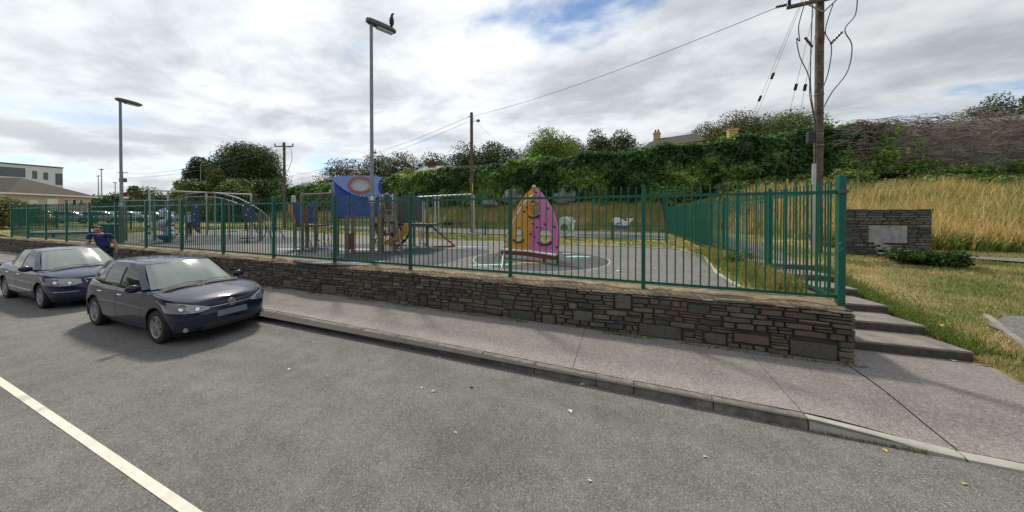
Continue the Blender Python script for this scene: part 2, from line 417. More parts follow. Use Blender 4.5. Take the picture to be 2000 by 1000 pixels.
# pavement: slabs with open joints over a dirt bed
def pavez(s, n):
    z = .125 + .012*(n-kerbn(s))
    drop = sm(2.0, 3.2, s)*(1-sm(0, 1.3, n-kerbn(s)))
    return z - drop*.105 + .004*(fbm(s*1.3, n*1.3)-.5)
bed = gridmesh('pavement', np.arange(-70, 40.1, .5), np.linspace(4.3, 6.9, 14), lambda x, y: pavez(x, y)-.010, M['joint'])
joints = [-60, -56, -52, -48, -44, -40, -36, -32, -28.2, -24.1, -20, -16.2, -12.4, -8.6, -4.66, -.70, 1.98, 3.22]
for a, b in zip(joints[:-1], joints[1:]):
    n1 = 6.3; k = max(6, int((b-a)/.3)); xs = np.linspace(a+.004, b-.004, k); V = []; ysn = np.linspace(0, 1, 9)
    for t in ysn:
        for x in xs:
            n0 = float(kerbn(x))+.135; y = n0+(n1-n0)*t; V.append((x, y, float(pavez(x, y))))
    nx = len(xs); Fq = [(j*nx+i, j*nx+i+1, (j+1)*nx+i+1, (j+1)*nx+i) for j in range(8) for i in range(nx-1)]
    me = bpy.data.meshes.new('slab'); me.from_pydata(V, [], Fq); me.update(); me.polygons.foreach_set('use_smooth', [True]*len(Fq))
    link('slab', me, M['pave'], bed)
# the wide piece at the foot of the steps, curved where it meets the grass
edge = [(4.75, 4.42), (4.90, 5.3), (5.02, 6.0), (5.14, 6.45), (5.10, 6.85)]
V = []; xs = np.linspace(0, 1, 10); ysn = np.linspace(4.42, 6.86, 14)
for y in ysn:
    xr = np.interp(y, [e[1] for e in edge], [e[0] for e in edge]) + .25*max(0, 5.6-y)**1.6*3
    for t in xs: x = 3.235 + (xr-3.235)*t; V.append((x, y, float(pavez(x, y))+.003))
Fq = [(j*10+i, j*10+i+1, (j+1)*10+i+1, (j+1)*10+i) for j in range(13) for i in range(9)]
me = bpy.data.meshes.new('slab'); me.from_pydata(V, [], Fq); me.update(); me.polygons.foreach_set('use_smooth', [True]*len(Fq)); link('slab', me, M['pave'], bed)

# kerb of single stones
kb = gridmesh('kerb', np.arange(-70, 3, .5), np.array([0., 1.]), lambda x, y: 0*x+.02, M['joint'])
for v in kb.data.vertices:
    v.co.y = float(kerbn(v.co.x)) + (.02 if v.co.y < .5 else .12)
def kerb_stone(a, b, h0, h1_, m, w=.13, parent=kb, rnd=.03):
    n = 6; V = []; Fq = []
    prof = [(0, -.02), (.004, .0), (.012, 1-.35), (.035, 1-.08), (.06, 1.), (w-.01, 1.), (w, .9), (w, -.02)]
    for i in range(n):
        t = i/(n-1); x = a+(b-a)*t; k = float(kerbn(x)); h = h0+(h1_-h0)*t + random.uniform(-.003, .003)
        for p in prof:
            V.append((x, k+p[0]+random.uniform(-.0025, .0025), p[1]*h if p[1] > 0 else p[1]))
    P = len(prof)
    Fq = [(i*P+j, (i+1)*P+j, (i+1)*P+j+1, i*P+j+1) for i in range(n-1) for j in range(P-1)] + [tuple(range(P)), tuple(reversed(range((n-1)*P, n*P)))]
    me = bpy.data.meshes.new('kerb_stone'); me.from_pydata(V, [], Fq); me.update()
    bm = bmesh.new(); bm.from_mesh(me); bmesh.ops.recalc_face_normals(bm, faces=bm.faces); bm.to_mesh(me); bm.free()
    me.polygons.foreach_set('use_smooth', [True]*len(Fq)); me.set_sharp_from_angle(angle=math.radians(50))
    return link('kerb_stone', me, m, parent)
x = 1.98; first = True
while x > -60:
    l = .915 if x > -30 else 1.83
    if abs(x-.4) < .3: l = .5
    kerb_stone(x-l+.006, x-.006, .128 + random.uniform(-.006, .006), .128 + random.uniform(-.006, .006), M['kerb']); x -= l
kerb_stone(1.99, 3.19, .125, .03, M['kerb_pale'], .125)
x = 3.21
while x < 14: kerb_stone(x, x+1.2, .028, .028, M['kerb_pale'], .125); x += 1.21

# ------------------------------------------------------------------ stone walls
PAL = [(.150, .122, .095), (.155, .115, .09), (.125, .11, .092), (.175, .148, .112), (.135, .098, .08), (.115, .115, .10), (.18, .155, .125), (.105, .097, .085), (.145, .13, .10), (.145, .098, .08)]
def stone_mesh(u0, u1, z0, z1, proud, depth, frame, col, zoff=0.):
    """one roughly squared stone; frame maps (u, out, z) to the world"""
    j = lambda a: random.uniform(-a, a)
    du = min(.02, (u1-u0)*.10); dz = min(.009, (z1-z0)*.14)
    out_ = [(u0+.006+abs(j(du)), z0+.005+abs(j(dz))), (u0+(u1-u0)*.45+j(du), z0+.004+abs(j(dz))*.5), (u1-.006-abs(j(du)), z0+.005+abs(j(dz))),
            (u1-.006-abs(j(du)), z1-.005-abs(j(dz))), (u0+(u1-u0)*.55+j(du), z1-.004-abs(j(dz))*.5), (u0+.006+abs(j(du)), z1-.005-abs(j(dz)))]
    cu = (u0+u1)/2; cz = (z0+z1)/2; V = []
    for (u, z) in out_: V.append(frame(u, -depth, z+zoff))
    for (u, z) in out_: V.append(frame(u, proud*.3+j(.004), z+zoff))
    k = .012
    for (u, z) in out_: V.append(frame(u+(k if u < cu else -k), proud+j(.007), z+(k*.7 if z < cz else -k*.7)+zoff))
    Fq = [(i, (i+1) % 6, (i+1) % 6+6, i+6) for i in range(6)] + [(i+6, (i+1) % 6+6, (i+1) % 6+12, i+12) for i in range(6)] + [(12, 13, 16, 17), (13, 14, 15, 16)]
    c = np.array(col)*random.uniform(.75, 1.3)
    return V, Fq, c
def lay(u0, u1, z0, z1, hmin, hmax, lmin, lmax, bigs=(), ragged=.0):
    R = [list(b) for b in bigs]; res = [tuple(b) for b in bigs]; z = z0
    while z < z1-.02:
        h = random.uniform(hmin, hmax)
        if z+h > z1-hmin*.6: h = z1-z
        u = u0
        while u < u1-.01:
            l = random.uniform(lmin, lmax)*(1.2 if h < .06 else 1.)
            blk = [b for b in R if b[2] < z+h-.015 and b[3] > z+.015 and b[1] > u+.001 and b[0] < u+l]
            if u+l > u1-lmin*.6: l = u1-u
            if blk:
                b = min(blk, key=lambda q: q[0])
                if b[0] <= u+.001: u = b[1]; continue
                l = b[0]-u
            if l > .03:
                top = z+h + (random.uniform(-ragged, ragged*.4) if z+h > z1-.01 else 0)
                if h > .07 and random.random() < .28:
                    m_ = z+h*random.uniform(.4, .6); res.append((u, u+l, z, m_)); res.append((u, u+l, m_, top))
                else: res.append((u, u+l, z, top))
            u += l
        z += h
    # keep only the free part of a stone under a big block
    return res
def stone_wall(name, parent, rects, frame, keyf, nmax, proud=(.015, .045), depth=.05, pal=PAL, zoff=None, lab=None):
    rects = sorted(rects, key=keyf); rest_v = []; rest_f = []; rest_c = []; b = 0
    for i, (a, c, d, e) in enumerate(rects):
        V, Fq, col = stone_mesh(a, c, d, e, random.uniform(*proud), depth, frame, random.choice(pal), zoff(a) if zoff else 0.)
        if i < nmax:
            cen = sum((Vector(v) for v in V), Vector())/len(V); base = Vector((0, 0, 0)); q = parent
            while q is not None: base += Vector(q.location); q = q.parent
            me = bpy.data.meshes.new(name); me.from_pydata([tuple(Vector(v)-cen) for v in V], [], Fq)
            at = me.color_attributes.new('Col', 'FLOAT_COLOR', 'POINT'); at.data.foreach_set('color', [x for _ in V for x in (*col, 1)])
            me.update(); link(name, me, M['stone'], parent, cen-base)
        else:
            rest_v += [tuple(v) for v in V]; rest_f += [tuple(x+b for x in f) for f in Fq]; rest_c += [tuple(col)]*len(V); b += len(V)
    if rest_v:
        base = Vector((0, 0, 0)); q = parent
        while q is not None: base += Vector(q.location); q = q.parent
        me = bpy.data.meshes.new(name); me.from_pydata([tuple(Vector(v)-base) for v in rest_v], [], rest_f)
        at = me.color_attributes.new('Col', 'FLOAT_COLOR', 'POINT'); at.data.foreach_set('color', [x for c in rest_c for x in (*c, 1)])
        me.update(); o = link(name, me, M['stone'], parent); o['kind'] = 'stuff'
WTOP = .96
WEND = 3.36
rw = empty('retaining_wall', (0, 6.3, 0), 0, 'long low wall of dark rubble stone holding up the playground beside the pavement', 'wall')
bigs = [(.28, 1.02, .14, .38), (-.15, .17, .62, .88), (2.55, 3.15, .14, .39), (1.35, 1.70, .16, .35), (1.78, 2.3, .24, .40), (-2.35, -1.75, .15, .36), (-1.6, -1.3, .14, .33), (-.95, -.55, .30, .50), (-3.9, -3.45, .15, .33),
        (-4.75, -4.5, .16, .42), (-8.2, -7.6, .16, .42), (-1.05, -.85, .52, .64), (-5.6, -5.3, .68, .82), (-2.9, -2.5, .40, .52), (-6.6, -6.3, .44, .58), (1.1, 1.45, .66, .82), (-9.9, -9.5, .2, .4), (-12.6, -12.2, .3, .5)]
for i in range(14):
    u = random.uniform(-30, -10); z = random.uniform(.15, .5); 
    if all(u+.5 < b[0] or u > b[1] for b in bigs): bigs.append((u, u+random.uniform(.25, .45), z, z+random.uniform(.12, .2)))
rects = lay(-45, WEND, .13, WTOP, .052, .11, .14, .44, bigs, .035)
fr = lambda u, o, z: (u, WALLN+.035-o + .012*math.sin(u*1.7), z + .012*math.sin(u*.9)+.006*math.sin(u*3.1))
stone_wall('stone', rw, rects, fr, lambda r: abs(r[0]-.9) - (r[1]-r[0]), 270)
# return face at the end of the wall and along the steps
rects = lay(6.12, 6.52, .14, WTOP, .05, .10, .12, .22, (), .02)
stone_wall('stone', rw, rects, lambda u, o, z: (WEND-.03+o, u, z), lambda r: 0, 24)
rects = [r for r in lay(6.6, 11.0, .10, .98, .05, .10, .15, .35, (), .02) if r[3] > float(Hright(3.7, (r[0]+r[1])/2))-.1]
stone_wall('stone', rw, rects, lambda u, o, z: (SF+.09+o, u, z), lambda r: 0, 0)
mb = MB(); mb.box(-45, WEND-.045, WALLN+.05, 6.50, -.05, WTOP-.045); mb.box(3.0, SF+.085, 6.5, 11.2, -.05, .96)
mb.build('core', M['mortar'], rw)
# crumbly cap of soil and mortar along the top
xs = np.arange(-45, WEND, .07); prof = [(6.12, -.06), (6.135, -.02), (6.18, .02), (6.27, .05), (6.36, .075), (6.50, .06), (6.56, -.02)]
V = []; 
for x in xs:
    for (y, z) in prof: 
        V.append((x, y + .07*(fbm(x*2.2, y*9)-.5)*2*(y < 6.3), WTOP+z + .06*(fbm(x*5, y*7+3)-.5) - .03*(fbm(x*.8, 2.)-.5)))
P = len(prof); Fq = np.array([(i*P+j, (i+1)*P+j, (i+1)*P+j+1, i*P+j+1) for i in range(len(xs)-1) for j in range(P-1)])
npmesh('cap', np.array(V, float), Fq, M['cap'], rw)

# ------------------------------------------------------------------ steps
M['riser'] = mm('shaded_dirty_riser', (.075, .066, .055), .95, var=.35, scale=9, world=True, bump=.8, bscale=30)  # riser shade, with some dirt, is put into this dark colour
st = empty('concrete_steps', (4.2, 6.8, 0), 0, 'shallow flight of worn concrete steps climbing beside the end of the stone wall', 'steps')
sd = [(6.72, .155, .315, 4.98), (7.38, .315, .475, 4.90), (8.06, .475, .625, 4.84), (8.8, .625, .78, 4.80), (9.55, .78, .93, 4.78), (10.3, .93, 1.07, 4.76)]
for i, (n0, z0, z1, sr) in enumerate(sd):
    mb = MB(); y1 = n0+.80
    mb.plate([(3.40, n0-.01, z0-.14), (sr+.12, n0+.05, z0-.14), (sr-.05, y1, z0-.14), (3.40, y1, z0-.14)], [], (0, 0, z1-z0+.14))
    so_ = mb.build('step', M['concrete'], st, bevel=.012)
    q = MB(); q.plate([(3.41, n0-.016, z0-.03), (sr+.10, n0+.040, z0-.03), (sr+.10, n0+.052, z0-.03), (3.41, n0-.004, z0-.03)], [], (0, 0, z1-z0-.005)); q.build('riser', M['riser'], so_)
mb = MB(); V = [(3.62, 11.25), (5.0, 11.25), (5.0, 27), (3.62, 27)]
xs = np.linspace(3.62, 4.9, 6); ys = np.linspace(11.2, 26.5, 30)
gridmesh('path', xs, ys, lambda x, y: Hright(x*0+4.2, y)+.07, M['tarmac'])

# small path end and footpath on the right
pp = [at_z(1930, 640, .95), at_z(1965, 622, .98), at_z(2100, 628, .98), at_z(2150, 700, .9), at_z(2030, 672, .93)]
pp = [(p.x, p.y) for p in pp]
def drape(name, poly, off, m, res=.25, kind='structure', parent=None, hf=None):
    """sheet following the ground inside a polygon"""
    from mathutils.geometry import intersect_point_line
    bm = bmesh.new(); vs = [bm.verts.new((x, y, 0)) for x, y in poly]; bm.faces.new(vs)
    x0, x1 = min(p[0] for p in poly), max(p[0] for p in poly); y0, y1 = min(p[1] for p in poly), max(p[1] for p in poly)
    for x in np.arange(x0+res, x1, res): bmesh.ops.bisect_plane(bm, geom=bm.verts[:]+bm.edges[:]+bm.faces[:], plane_co=(x, 0, 0), plane_no=(1, 0, 0))
    for y in np.arange(y0+res, y1, res): bmesh.ops.bisect_plane(bm, geom=bm.verts[:]+bm.edges[:]+bm.faces[:], plane_co=(0, y, 0), plane_no=(0, 1, 0))
    bmesh.ops.triangulate(bm, faces=bm.faces)
    for v in bm.verts: v.co.z = (float(hf(v.co.x, v.co.y)) if hf else h1(v.co.x, v.co.y)) + off
    bmesh.ops.recalc_face_normals(bm, faces=bm.faces)
    me = bpy.data.meshes.new(name); bm.to_mesh(me); bm.free()
    o = link(name, me, m, parent)
    if kind: o['kind'] = kind
    return o
def hit(px, py, hf=H):
    """where a pixel's ray meets the terrain"""
    d = ray(px, py); t = .5
    for _ in range(4000):
        p = CAM + d*t
        if p.z < float(hf(np.array([p.x]), np.array([p.y]))[0]): return p
        t += .02 + t*.002
    return p
q = [hit(1930, 640), hit(1962, 622), hit(2110, 622), hit(2150, 690), hit(2030, 690)]
pp = [(p.x, p.y) for p in q]
drape('side_path', pp, .05, M['tarmac'])
kp = [hit(1925, 620), hit(1955, 645), hit(1990, 672), hit(2040, 715)]
mb = MB()
for a, b in zip(kp[:-1], kp[1:]): mb.bar((a.x, a.y, a.z+.03), (b.x, b.y, b.z+.03), .08, .08)
mb.build('kerb_edging', M['concrete'], None).__setitem__('kind', 'structure')
a = hit(1862, 505); b = hit(2060, 516)
FP = [(a.x, a.y-.2), (b.x, b.y-.25), (b.x+20, b.y-.3), (b.x+20, b.y+.55), (b.x, b.y+.55), (a.x, a.y+.35)]
drape('footpath', FP, .05, M['tarmac'], .5)
TARM = []

# ------------------------------------------------------------------ playground surfaces
def pz(px, py, z=1.0): p = at_z(px, py, z); return (p.x, p.y)
poly = [(-40, 6.62), (3.0, 6.62), pz(1445, 563), pz(1400, 535), pz(1376, 503), pz(1330, 488), pz(1240, 483), pz(1093, 479), pz(930, 471), pz(760, 463), pz(650, 457), pz(560, 450), pz(470, 448), pz(400, 450), pz(300, 453), pz(210, 459)]
hflat = lambda x, y: 1.0
TARM.append(poly)
mb = MB(); mb.plate([(x, y, 1.008) for x, y in poly], [], (0, 0, -.05)); o = mb.build('playground_tarmac', M['tarmac']); o['kind'] = 'structure'
e = [pz(1445, 563), pz(1400, 535), pz(1376, 503), pz(1330, 488), pz(1240, 483), pz(1093, 479)]
mb = MB()
for a, b in zip(e[:-1], e[1:]): mb.bar((*a, 1.0), (*b, 1.0), .07, .08)
mb.build('tarmac_edging', M['kerb_pale']).__setitem__('kind', 'structure')
# light path beyond the bow-topped fence
poly = [pz(1300, 468), pz(1302, 456), pz(1000, 448), pz(800, 441), pz(640, 437), pz(620, 444), pz(800, 452), pz(930, 459), pz(1150, 464)]
TARM.append(poly)
mb = MB(); mb.plate([(x, y, 1.012) for x, y in poly], [], (0, 0, -.05)); o = mb.build('footpath', M['tarmac']); o['kind'] = 'structure'
def blob(name, cx, cy, rx, ry, z, m, wob=.0, n=48, rot=0.):
    mb = MB(); ph = random.uniform(0, 6)
    pts = []
    for i in range(n):
        a = 2*PI*i/n; r = 1 + wob*math.sin(3*a+ph) + wob*.6*math.sin(5*a+ph*2)
        x, y = rx*r*math.cos(a), ry*r*math.sin(a); pts.append((cx+x*math.cos(rot)-y*math.sin(rot), cy+x*math.sin(rot)+y*math.cos(rot), z))
    mb.plate(pts, [], (0, 0, -.03)); o = mb.build(name, m); o['kind'] = 'structure'; return o
c = at_d(1052, 500, 9.55); CL = Vector((c.x, c.y, 1.0))
blob('rubber_surface', CL.x+.05, CL.y, 2.12, 2.12, 1.013, M['rubber'])
blob('rubber_surface_edge', CL.x+.05, CL.y, 2.16, 2.16, 1.0105, M['kerb_pale'])
c = at_d(740, 490, 11.2); blob('rubber_surface', c.x, c.y+.1, 4.3, 2.6, 1.0125, M['rubber'], .10, rot=-.1)
c = at_d(430, 470, 16.5); blob('rubber_surface', c.x, c.y+.3, 5.5, 2.6, 1.0125, M['rubber'], .08)
c = at_d(1210, 460, 19.5); blob('rubber_surface', c.x, c.y, 3.0, 1.5, 1.016, M['rubber'])
M['mint'] = mm('mint_marking', (.30, .52, .45), .8); M['sky'] = mm('pale_blue_marking', (.26, .45, .62), .8); M['orangem'] = mm('orange_marking', (.52, .30, .08), .8)
M['pinkm'] = mm('pink_marking', (.52, .30, .25), .8)
def mark(px, py, rx, ry, m, rot=.0, wob=.15):
    p = at_z(px, py, 1.0); blob('surface_marking', p.x, p.y, rx, ry, 1.018, m, wob, 20, YAW+rot)
mark(1128, 502, .42, .14, M['mint']); mark(1108, 496, .2, .07, M['mint']); mark(965, 518, .75, .10, M['mint'], .15); mark(1035, 514, .6, .06, M['orangem'], -.1)
mark(690, 513, 1.0, .13, M['sky'], .1); mark(590, 487, 1.2, .25, M['sky'], .05); mark(900, 483, 1.1, .14, M['sky']); mark(700, 488, 1.0, .25, M['pinkm']); mark(880, 486, .8, .06, M['orangem']); mark(640, 486, .7, .2, M['sky'])

# ------------------------------------------------------------------ railings
FN = 6.30   # fence line on the wall
ZB, ZR, ZT = 1.115, 2.80, 2.985
pick = MB().tube([(0, 0, 0), (0, 0, ZT-ZB+.02)], .0122, 6).build('picket', M['green']); pick_me = pick.data; bpy.data.objects.remove(pick)
post_me = None
def rail_fence(root, axis, p0, marks, npk, zb=ZB, zr=ZR, zt=ZT, postw=.072, rx=.012, start_post=True, pickme=None):
    """posts at the marks along the axis, rails and single pickets between"""
    global post_me
    d = Vector((1, 0, 0)) if axis == 'x' else Vector((0, 1, 0)); base = Vector(root.location)
    for i, u in enumerate(marks):
        if i or start_post:
            p = Vector(p0)+d*u; mb = MB(); mb.box(p.x-postw/2, p.x+postw/2, p.y-postw/2, p.y+postw/2, .93, zt+.03)
            mb.build('post', M['green'], root, bevel=.006)
        if i:
            a = marks[i-1]; A = Vector(p0)+d*a; B = Vector(p0)+d*u
            for z in (zb, zr):
                q = MB(); q.bar((A.x, A.y, z), (B.x, B.y, z), .014, .052); q.build('rail', M['green'], root)
            n = npk if isinstance(npk, int) else npk[i-1]
            for k in range(1, n+1):
                p = A+(B-A)*(k/(n+1)); o = bpy.data.objects.new('picket', pickme or pick_me); COL.objects.link(o); o.parent = root
                o.location = Vector((p.x, p.y, zb-.01)) - base
                o.rotation_euler = (random.uniform(-.004, .004), random.uniform(-.004, .004), 0)
ff = empty('railing_fence', (0, FN, .95), 0, 'long green vertical-bar railing standing on top of the low stone wall along the pavement', 'fence')
marks = [3.27, .38, -2.40, -5.2, -7.93, -10.68, -13.45, -16.2, -18.98, -21.75, -24.5, -27.3, -30.1, -32.9, -35.7]
rail_fence(ff, 'x', (0, FN, 0), marks, [20]+[19]*13, start_post=False)
# thick corner post
mb = MB(); mb.box(3.28-.045, 3.28+.045, FN-.055, FN+.055, .82, 3.07); cp = mb.build('corner_post', M['green_worn'], ff, bevel=.01)
mb = MB(); mb.box(3.28-.045, 3.28+.045, FN-.1, FN-.06, 2.78, 2.84); mb.build('bracket', M['lampdark'], ff)
sfz = empty('side_railing', (SF, 9, .95), 0, 'green bar railing running back from the corner post beside the concrete steps', 'fence')
rail_fence(sfz, 'y', (SF-.05, FN, 0), [.06, 2.36, 4.45, 5.75], [17, 15, 9], zr=2.83, zt=3.02, start_post=False, postw=.06)
mb = MB(); mb.box(SF-.13, SF+.03, FN+5.70, FN+5.80, .95, 2.9)
# gate standing half open
gt = empty('playground_gate', (SF-.05, FN+7.2, 1.0), 0, 'green barred playground gate between two posts in the side railing', 'gate')
A = Vector((SF-.05, FN+5.85, 0)); B = Vector((SF-.05, FN+7.2, 0))
for z in (1.10, 2.86): q = MB(); q.bar((A.x, A.y, z), (B.x, B.y, z), .04, .05); q.build('rail', M['green'], gt)
for p in (A, B): q = MB(); q.box(p.x-.03, p.x+.03, p.y-.03, p.y+.03, 1.08, 2.9); q.build('stile', M['green'], gt)
for k in range(1, 11):
    p = A+(B-A)*(k/11); o = bpy.data.objects.new('picket', pick_me); COL.objects.link(o); o.parent = gt; o.location = Vector((p.x, p.y, 1.1))-Vector(gt.location)
q = MB(); q.box(A.x-.05, A.x+.05, A.y-.02, A.y+.12, 1.95, 2.15); q.build('latch', M['lampdark'], gt)
for z in (1.2, 2.72): q = MB(); q.box(B.x-.05, B.x+.05, B.y-.05, B.y+.05, z, z+.08); q.build('hinge', M['lampdark'], gt)
# far run, closer bars, higher; climbs the bank at its end
fr2 = empty('back_railing', (SF, 20, 1.0), 0, 'tall dense green railing running from the gate back to the ivy hedge', 'fence')
rail_fence(fr2, 'y', (SF-.05, FN, 0), [7.3, 9.9, 12.5, 15.1, 17.7, 20.4], [26]*5, zr=2.92, zt=3.12, postw=.07)
for i in range(5):
    y = FN+20.4+i*.9; z0 = h1(SF-.05, y)-.1; z1 = 3.1 + i*.62
    q = MB(); q.box(SF-.09, SF-.01, y-.03, y+.03, z0, z1); q.build('post', M['green'], fr2)
    for k in range(1, 7):
        q = MB(); yy = y+k*.128; q.tube([(SF-.05, yy, h1(SF-.05, yy)), (SF-.05, yy, z1+.62*k/7)], .011, 5); q.build('picket', M['green'], fr2)
    for dz in (.2, .9): q = MB(); q.bar((SF-.05, y, z1-dz), (SF-.05, y+.9, z1+.62-dz), .02, .05); q.build('rail', M['green'], fr2)

# low bow-topped fence parallel to the street
bf = empty('bow_top_fence', (-4, 15.5, 1.0), 0, 'low green bow-topped fence dividing the play area from the path under the bank', 'fence')
p1 = at_z(1301, 473, 1.0); p2 = at_z(640, 450, 1.0); dd = (p2-p1); Lb = dd.length; dd.normalize()
bowm = MB(); pts = [(0, 0, .06), (0, 0, .92)] + [(.05-.05*math.cos(t), 0, .92+.055*math.sin(t)) for t in (PI*.25, PI*.5, PI*.75)] + [(.10, 0, .92), (.10, 0, .06)]
bo = bowm.tube(pts, .010, 5).build('bow', M['green']); bow_me = bo.data; bpy.data.objects.remove(bo)
npanel = max(1, round(Lb/2.75)); ang = math.atan2(dd.y, dd.x)
for i in range(npanel+1):
    p = p1+dd*(Lb*i/npanel); q = MB(); q.box(p.x-.035, p.x+.035, p.y-.035, p.y+.035, 1.0, 2.05); q.build('post', M['green'], bf)
    if i < npanel:
        b = p1+dd*(Lb*(i+1)/npanel)
        for z in (1.12, 1.80): q = MB(); q.bar((p.x, p.y, z), (b.x, b.y, z), .01, .03); q.build('rail', M['green'], bf)
        nb = 13
        for k in range(nb):
            r = p + dd*((Lb/npanel)*(k+.35)/nb); o = bpy.data.objects.new('bow', bow_me); COL.objects.link(o); o.parent = bf
            o.location = Vector((r.x, r.y, 1.0))-Vector(bf.location); o.rotation_euler = (0, 0, ang)
# far boundary railing on the left
p1 = at_z(575, 444, 1.05); 
lf = empty('boundary_railing', (-34, 16, 1.0), 0, 'distant green railing between the playground and the yellow grass by the car park', 'fence')
far = [at_d(600, 446, 24), at_d(480, 446, 26), at_d(330, 450, 25), at_d(180, 452, 24.5), at_d(40, 455, 24), at_d(-60, 456, 24)]
tot = MB(); 
for a, b in zip(far[:-1], far[1:]):
    n = max(2, int((b-a).length/2.8))
    for i in range(n):
        p = a+(b-a)*(i/n); q = MB(); z0 = h1(p.x, p.y); q.box(p.x-.04, p.x+.04, p.y-.04, p.y+.04, z0-.1, z0+1.45); q.build('post', M['green'], lf)
    for dz in (.18, 1.25): q = MB(); q.bar((a.x, a.y, h1(a.x, a.y)+dz), (b.x, b.y, h1(b.x, b.y)+dz), .02, .05); q.build('rail', M['green'], lf)
    k = int((b-a).length/.16)
    for i in range(k): p = a+(b-a)*((i+.5)/k); z0 = h1(p.x, p.y); tot.bar((p.x, p.y, z0+.1), (p.x, p.y, z0+1.42), .018, .018, (1, 0, 0))
tot.build('picket', M['green'], lf).__setitem__('kind', 'stuff')

# ------------------------------------------------------------------ grass
def blades(name, n, sfun, hmin, hmax, wid, cols, label=None, lean=.45, m='blade', seed=1, clump=None, hf=H):
    """sfun(n) -> positions, colour weight; each blade one bent two-triangle strip"""
    r = np.random.default_rng(seed); x, y = sfun(n, r)
    z = hf(x, y); k = len(x)
    h = r.uniform(hmin, hmax, k)*(.30+1.35*fbm(x*.7+5, y*.7)); a = r.uniform(0, 2*PI, k); w = wid*r.uniform(.6, 1.4, k)
    la = r.uniform(0, 2*PI, k); ln = h*r.uniform(.05, lean, k)
    dx, dy = np.cos(a)*w, np.sin(a)*w; lx, ly = np.cos(la)*ln, np.sin(la)*ln
    V = np.stack([np.stack([x-dx, y-dy, z-.01], 1), np.stack([x+dx, y+dy, z-.01], 1),
                  np.stack([x+dx*.7+lx*.35, y+dy*.7+ly*.35, z+h*.6], 1), np.stack([x-dx*.7+lx*.35, y-dy*.7+ly*.35, z+h*.6], 1),
                  np.stack([x+lx, y+ly, z+h], 1)], 1).reshape(-1, 3)
    b = np.arange(k)[:, None]*5
    Fq = np.concatenate([b+np.array([0, 1, 2]), b+np.array([0, 2, 3]), b+np.array([3, 2, 4])])
    f = fbm(x*.55+40, y*.55+11, 4) + r.normal(0, .07, k)
    t = np.clip((f-.43)/.13, 0, 1)[:, None]
    c = np.array(cols[0])*(1-t)+np.array(cols[1])*t
    if len(cols) > 2: q = (r.random(k) < .25)[:, None]; c = np.where(q, np.array(cols[2]), c)
    c = c*r.uniform(.7, 1.3, (k, 1)); C = np.repeat(c, 5, 0)
    o = npmesh(name, V, Fq, M[m], cols=C); o['kind'] = 'stuff'
    if label: o['label'] = label; o['category'] = 'grass'
    return o
DRY = (.62, .48, .25); GRN = (.15, .22, .05); STRAW = (.46, .36, .18); LIME = (.19, .25, .05)
def bias_near(n, r, x0, x1, y0, y1, p=1.6):
    x = r.uniform(x0, x1, n); y = y0+(y1-y0)*r.random(n)**p; return x, y
def f_lawn(n, r):
    x, y = bias_near(n, r, 3.65, 17, 6.7, 15.5, 1.5)
    sr = np.interp(y, [6.7, 7.4, 8.1, 11.3, 12], [5.05, 4.98, 4.90, 4.85, 4.4])
    k = (x > sr+.06) & ~((y > 11.2) & (x < 4.95))
    from_path = np.zeros(len(x), bool)
    for P in (pp, fpoly): from_path |= inpoly(x, y, P)
    k &= ~from_path
    return x[k], y[k]
def inpoly(x, y, P):
    r = np.zeros(len(x), bool); n = len(P); j = n-1
    for i in range(n):
        xi, yi = P[i][:2]; xj, yj = P[j][:2]
        c = ((yi > y) != (yj > y)) & (x < (xj-xi)*(y-yi)/((yj-yi) or 1e-9)+xi); r ^= c; j = i
    return r
fpoly = FP
blades('grass', 150000, f_lawn, .03, .085, .0045, [DRY, GRN, STRAW], 'short patchy dry lawn on the slope beside the steps', .8, seed=2)
def f_verge(n, r):
    x = r.uniform(4.95, 9, n); y = r.uniform(5.2, 6.8, n); ed = np.interp(y, [4.42, 5.3, 6., 6.45, 6.85], [4.95, 5.0, 5.05, 5.16, 5.12]); k = x > ed+.02; return x[k], y[k]
blades('grass', 26000, f_verge, .03, .08, .004, [DRY, GRN, STRAW], 'strip of short grass along the right edge of the pavement', .8, seed=3, hf=Hverge)
def f_foot(n, r):
    x = r.uniform(-14, 3.7, n); k = fbm(x*1.3, x*0+2) > .52; x = x[k]; return x, 5.975+.03*r.normal(size=len(x))
blades('wall_foot_weeds', 5000, f_foot, .015, .07, .004, [(.20, .17, .06), GRN, (.08, .13, .02)], 'thin weeds and moss along the foot of the stone wall', 1.2, seed=41, hf=lambda x, y: pavez(x, y)-.005)
def f_gut(n, r):
    x = r.uniform(-8, 3, n); k = (fbm(x*1.7, x*0+8) > .58); x = x[k]; return x, kerbn(x)-.005+.012*r.normal(size=len(x))
blades('gutter_weeds', 2500, f_gut, .01, .04, .003, [(.22, .17, .08), (.14, .15, .05)], 'sparse dry weeds in the gutter at the foot of the kerb', 1.2, seed=42, hf=lambda x, y: x*0+.002)
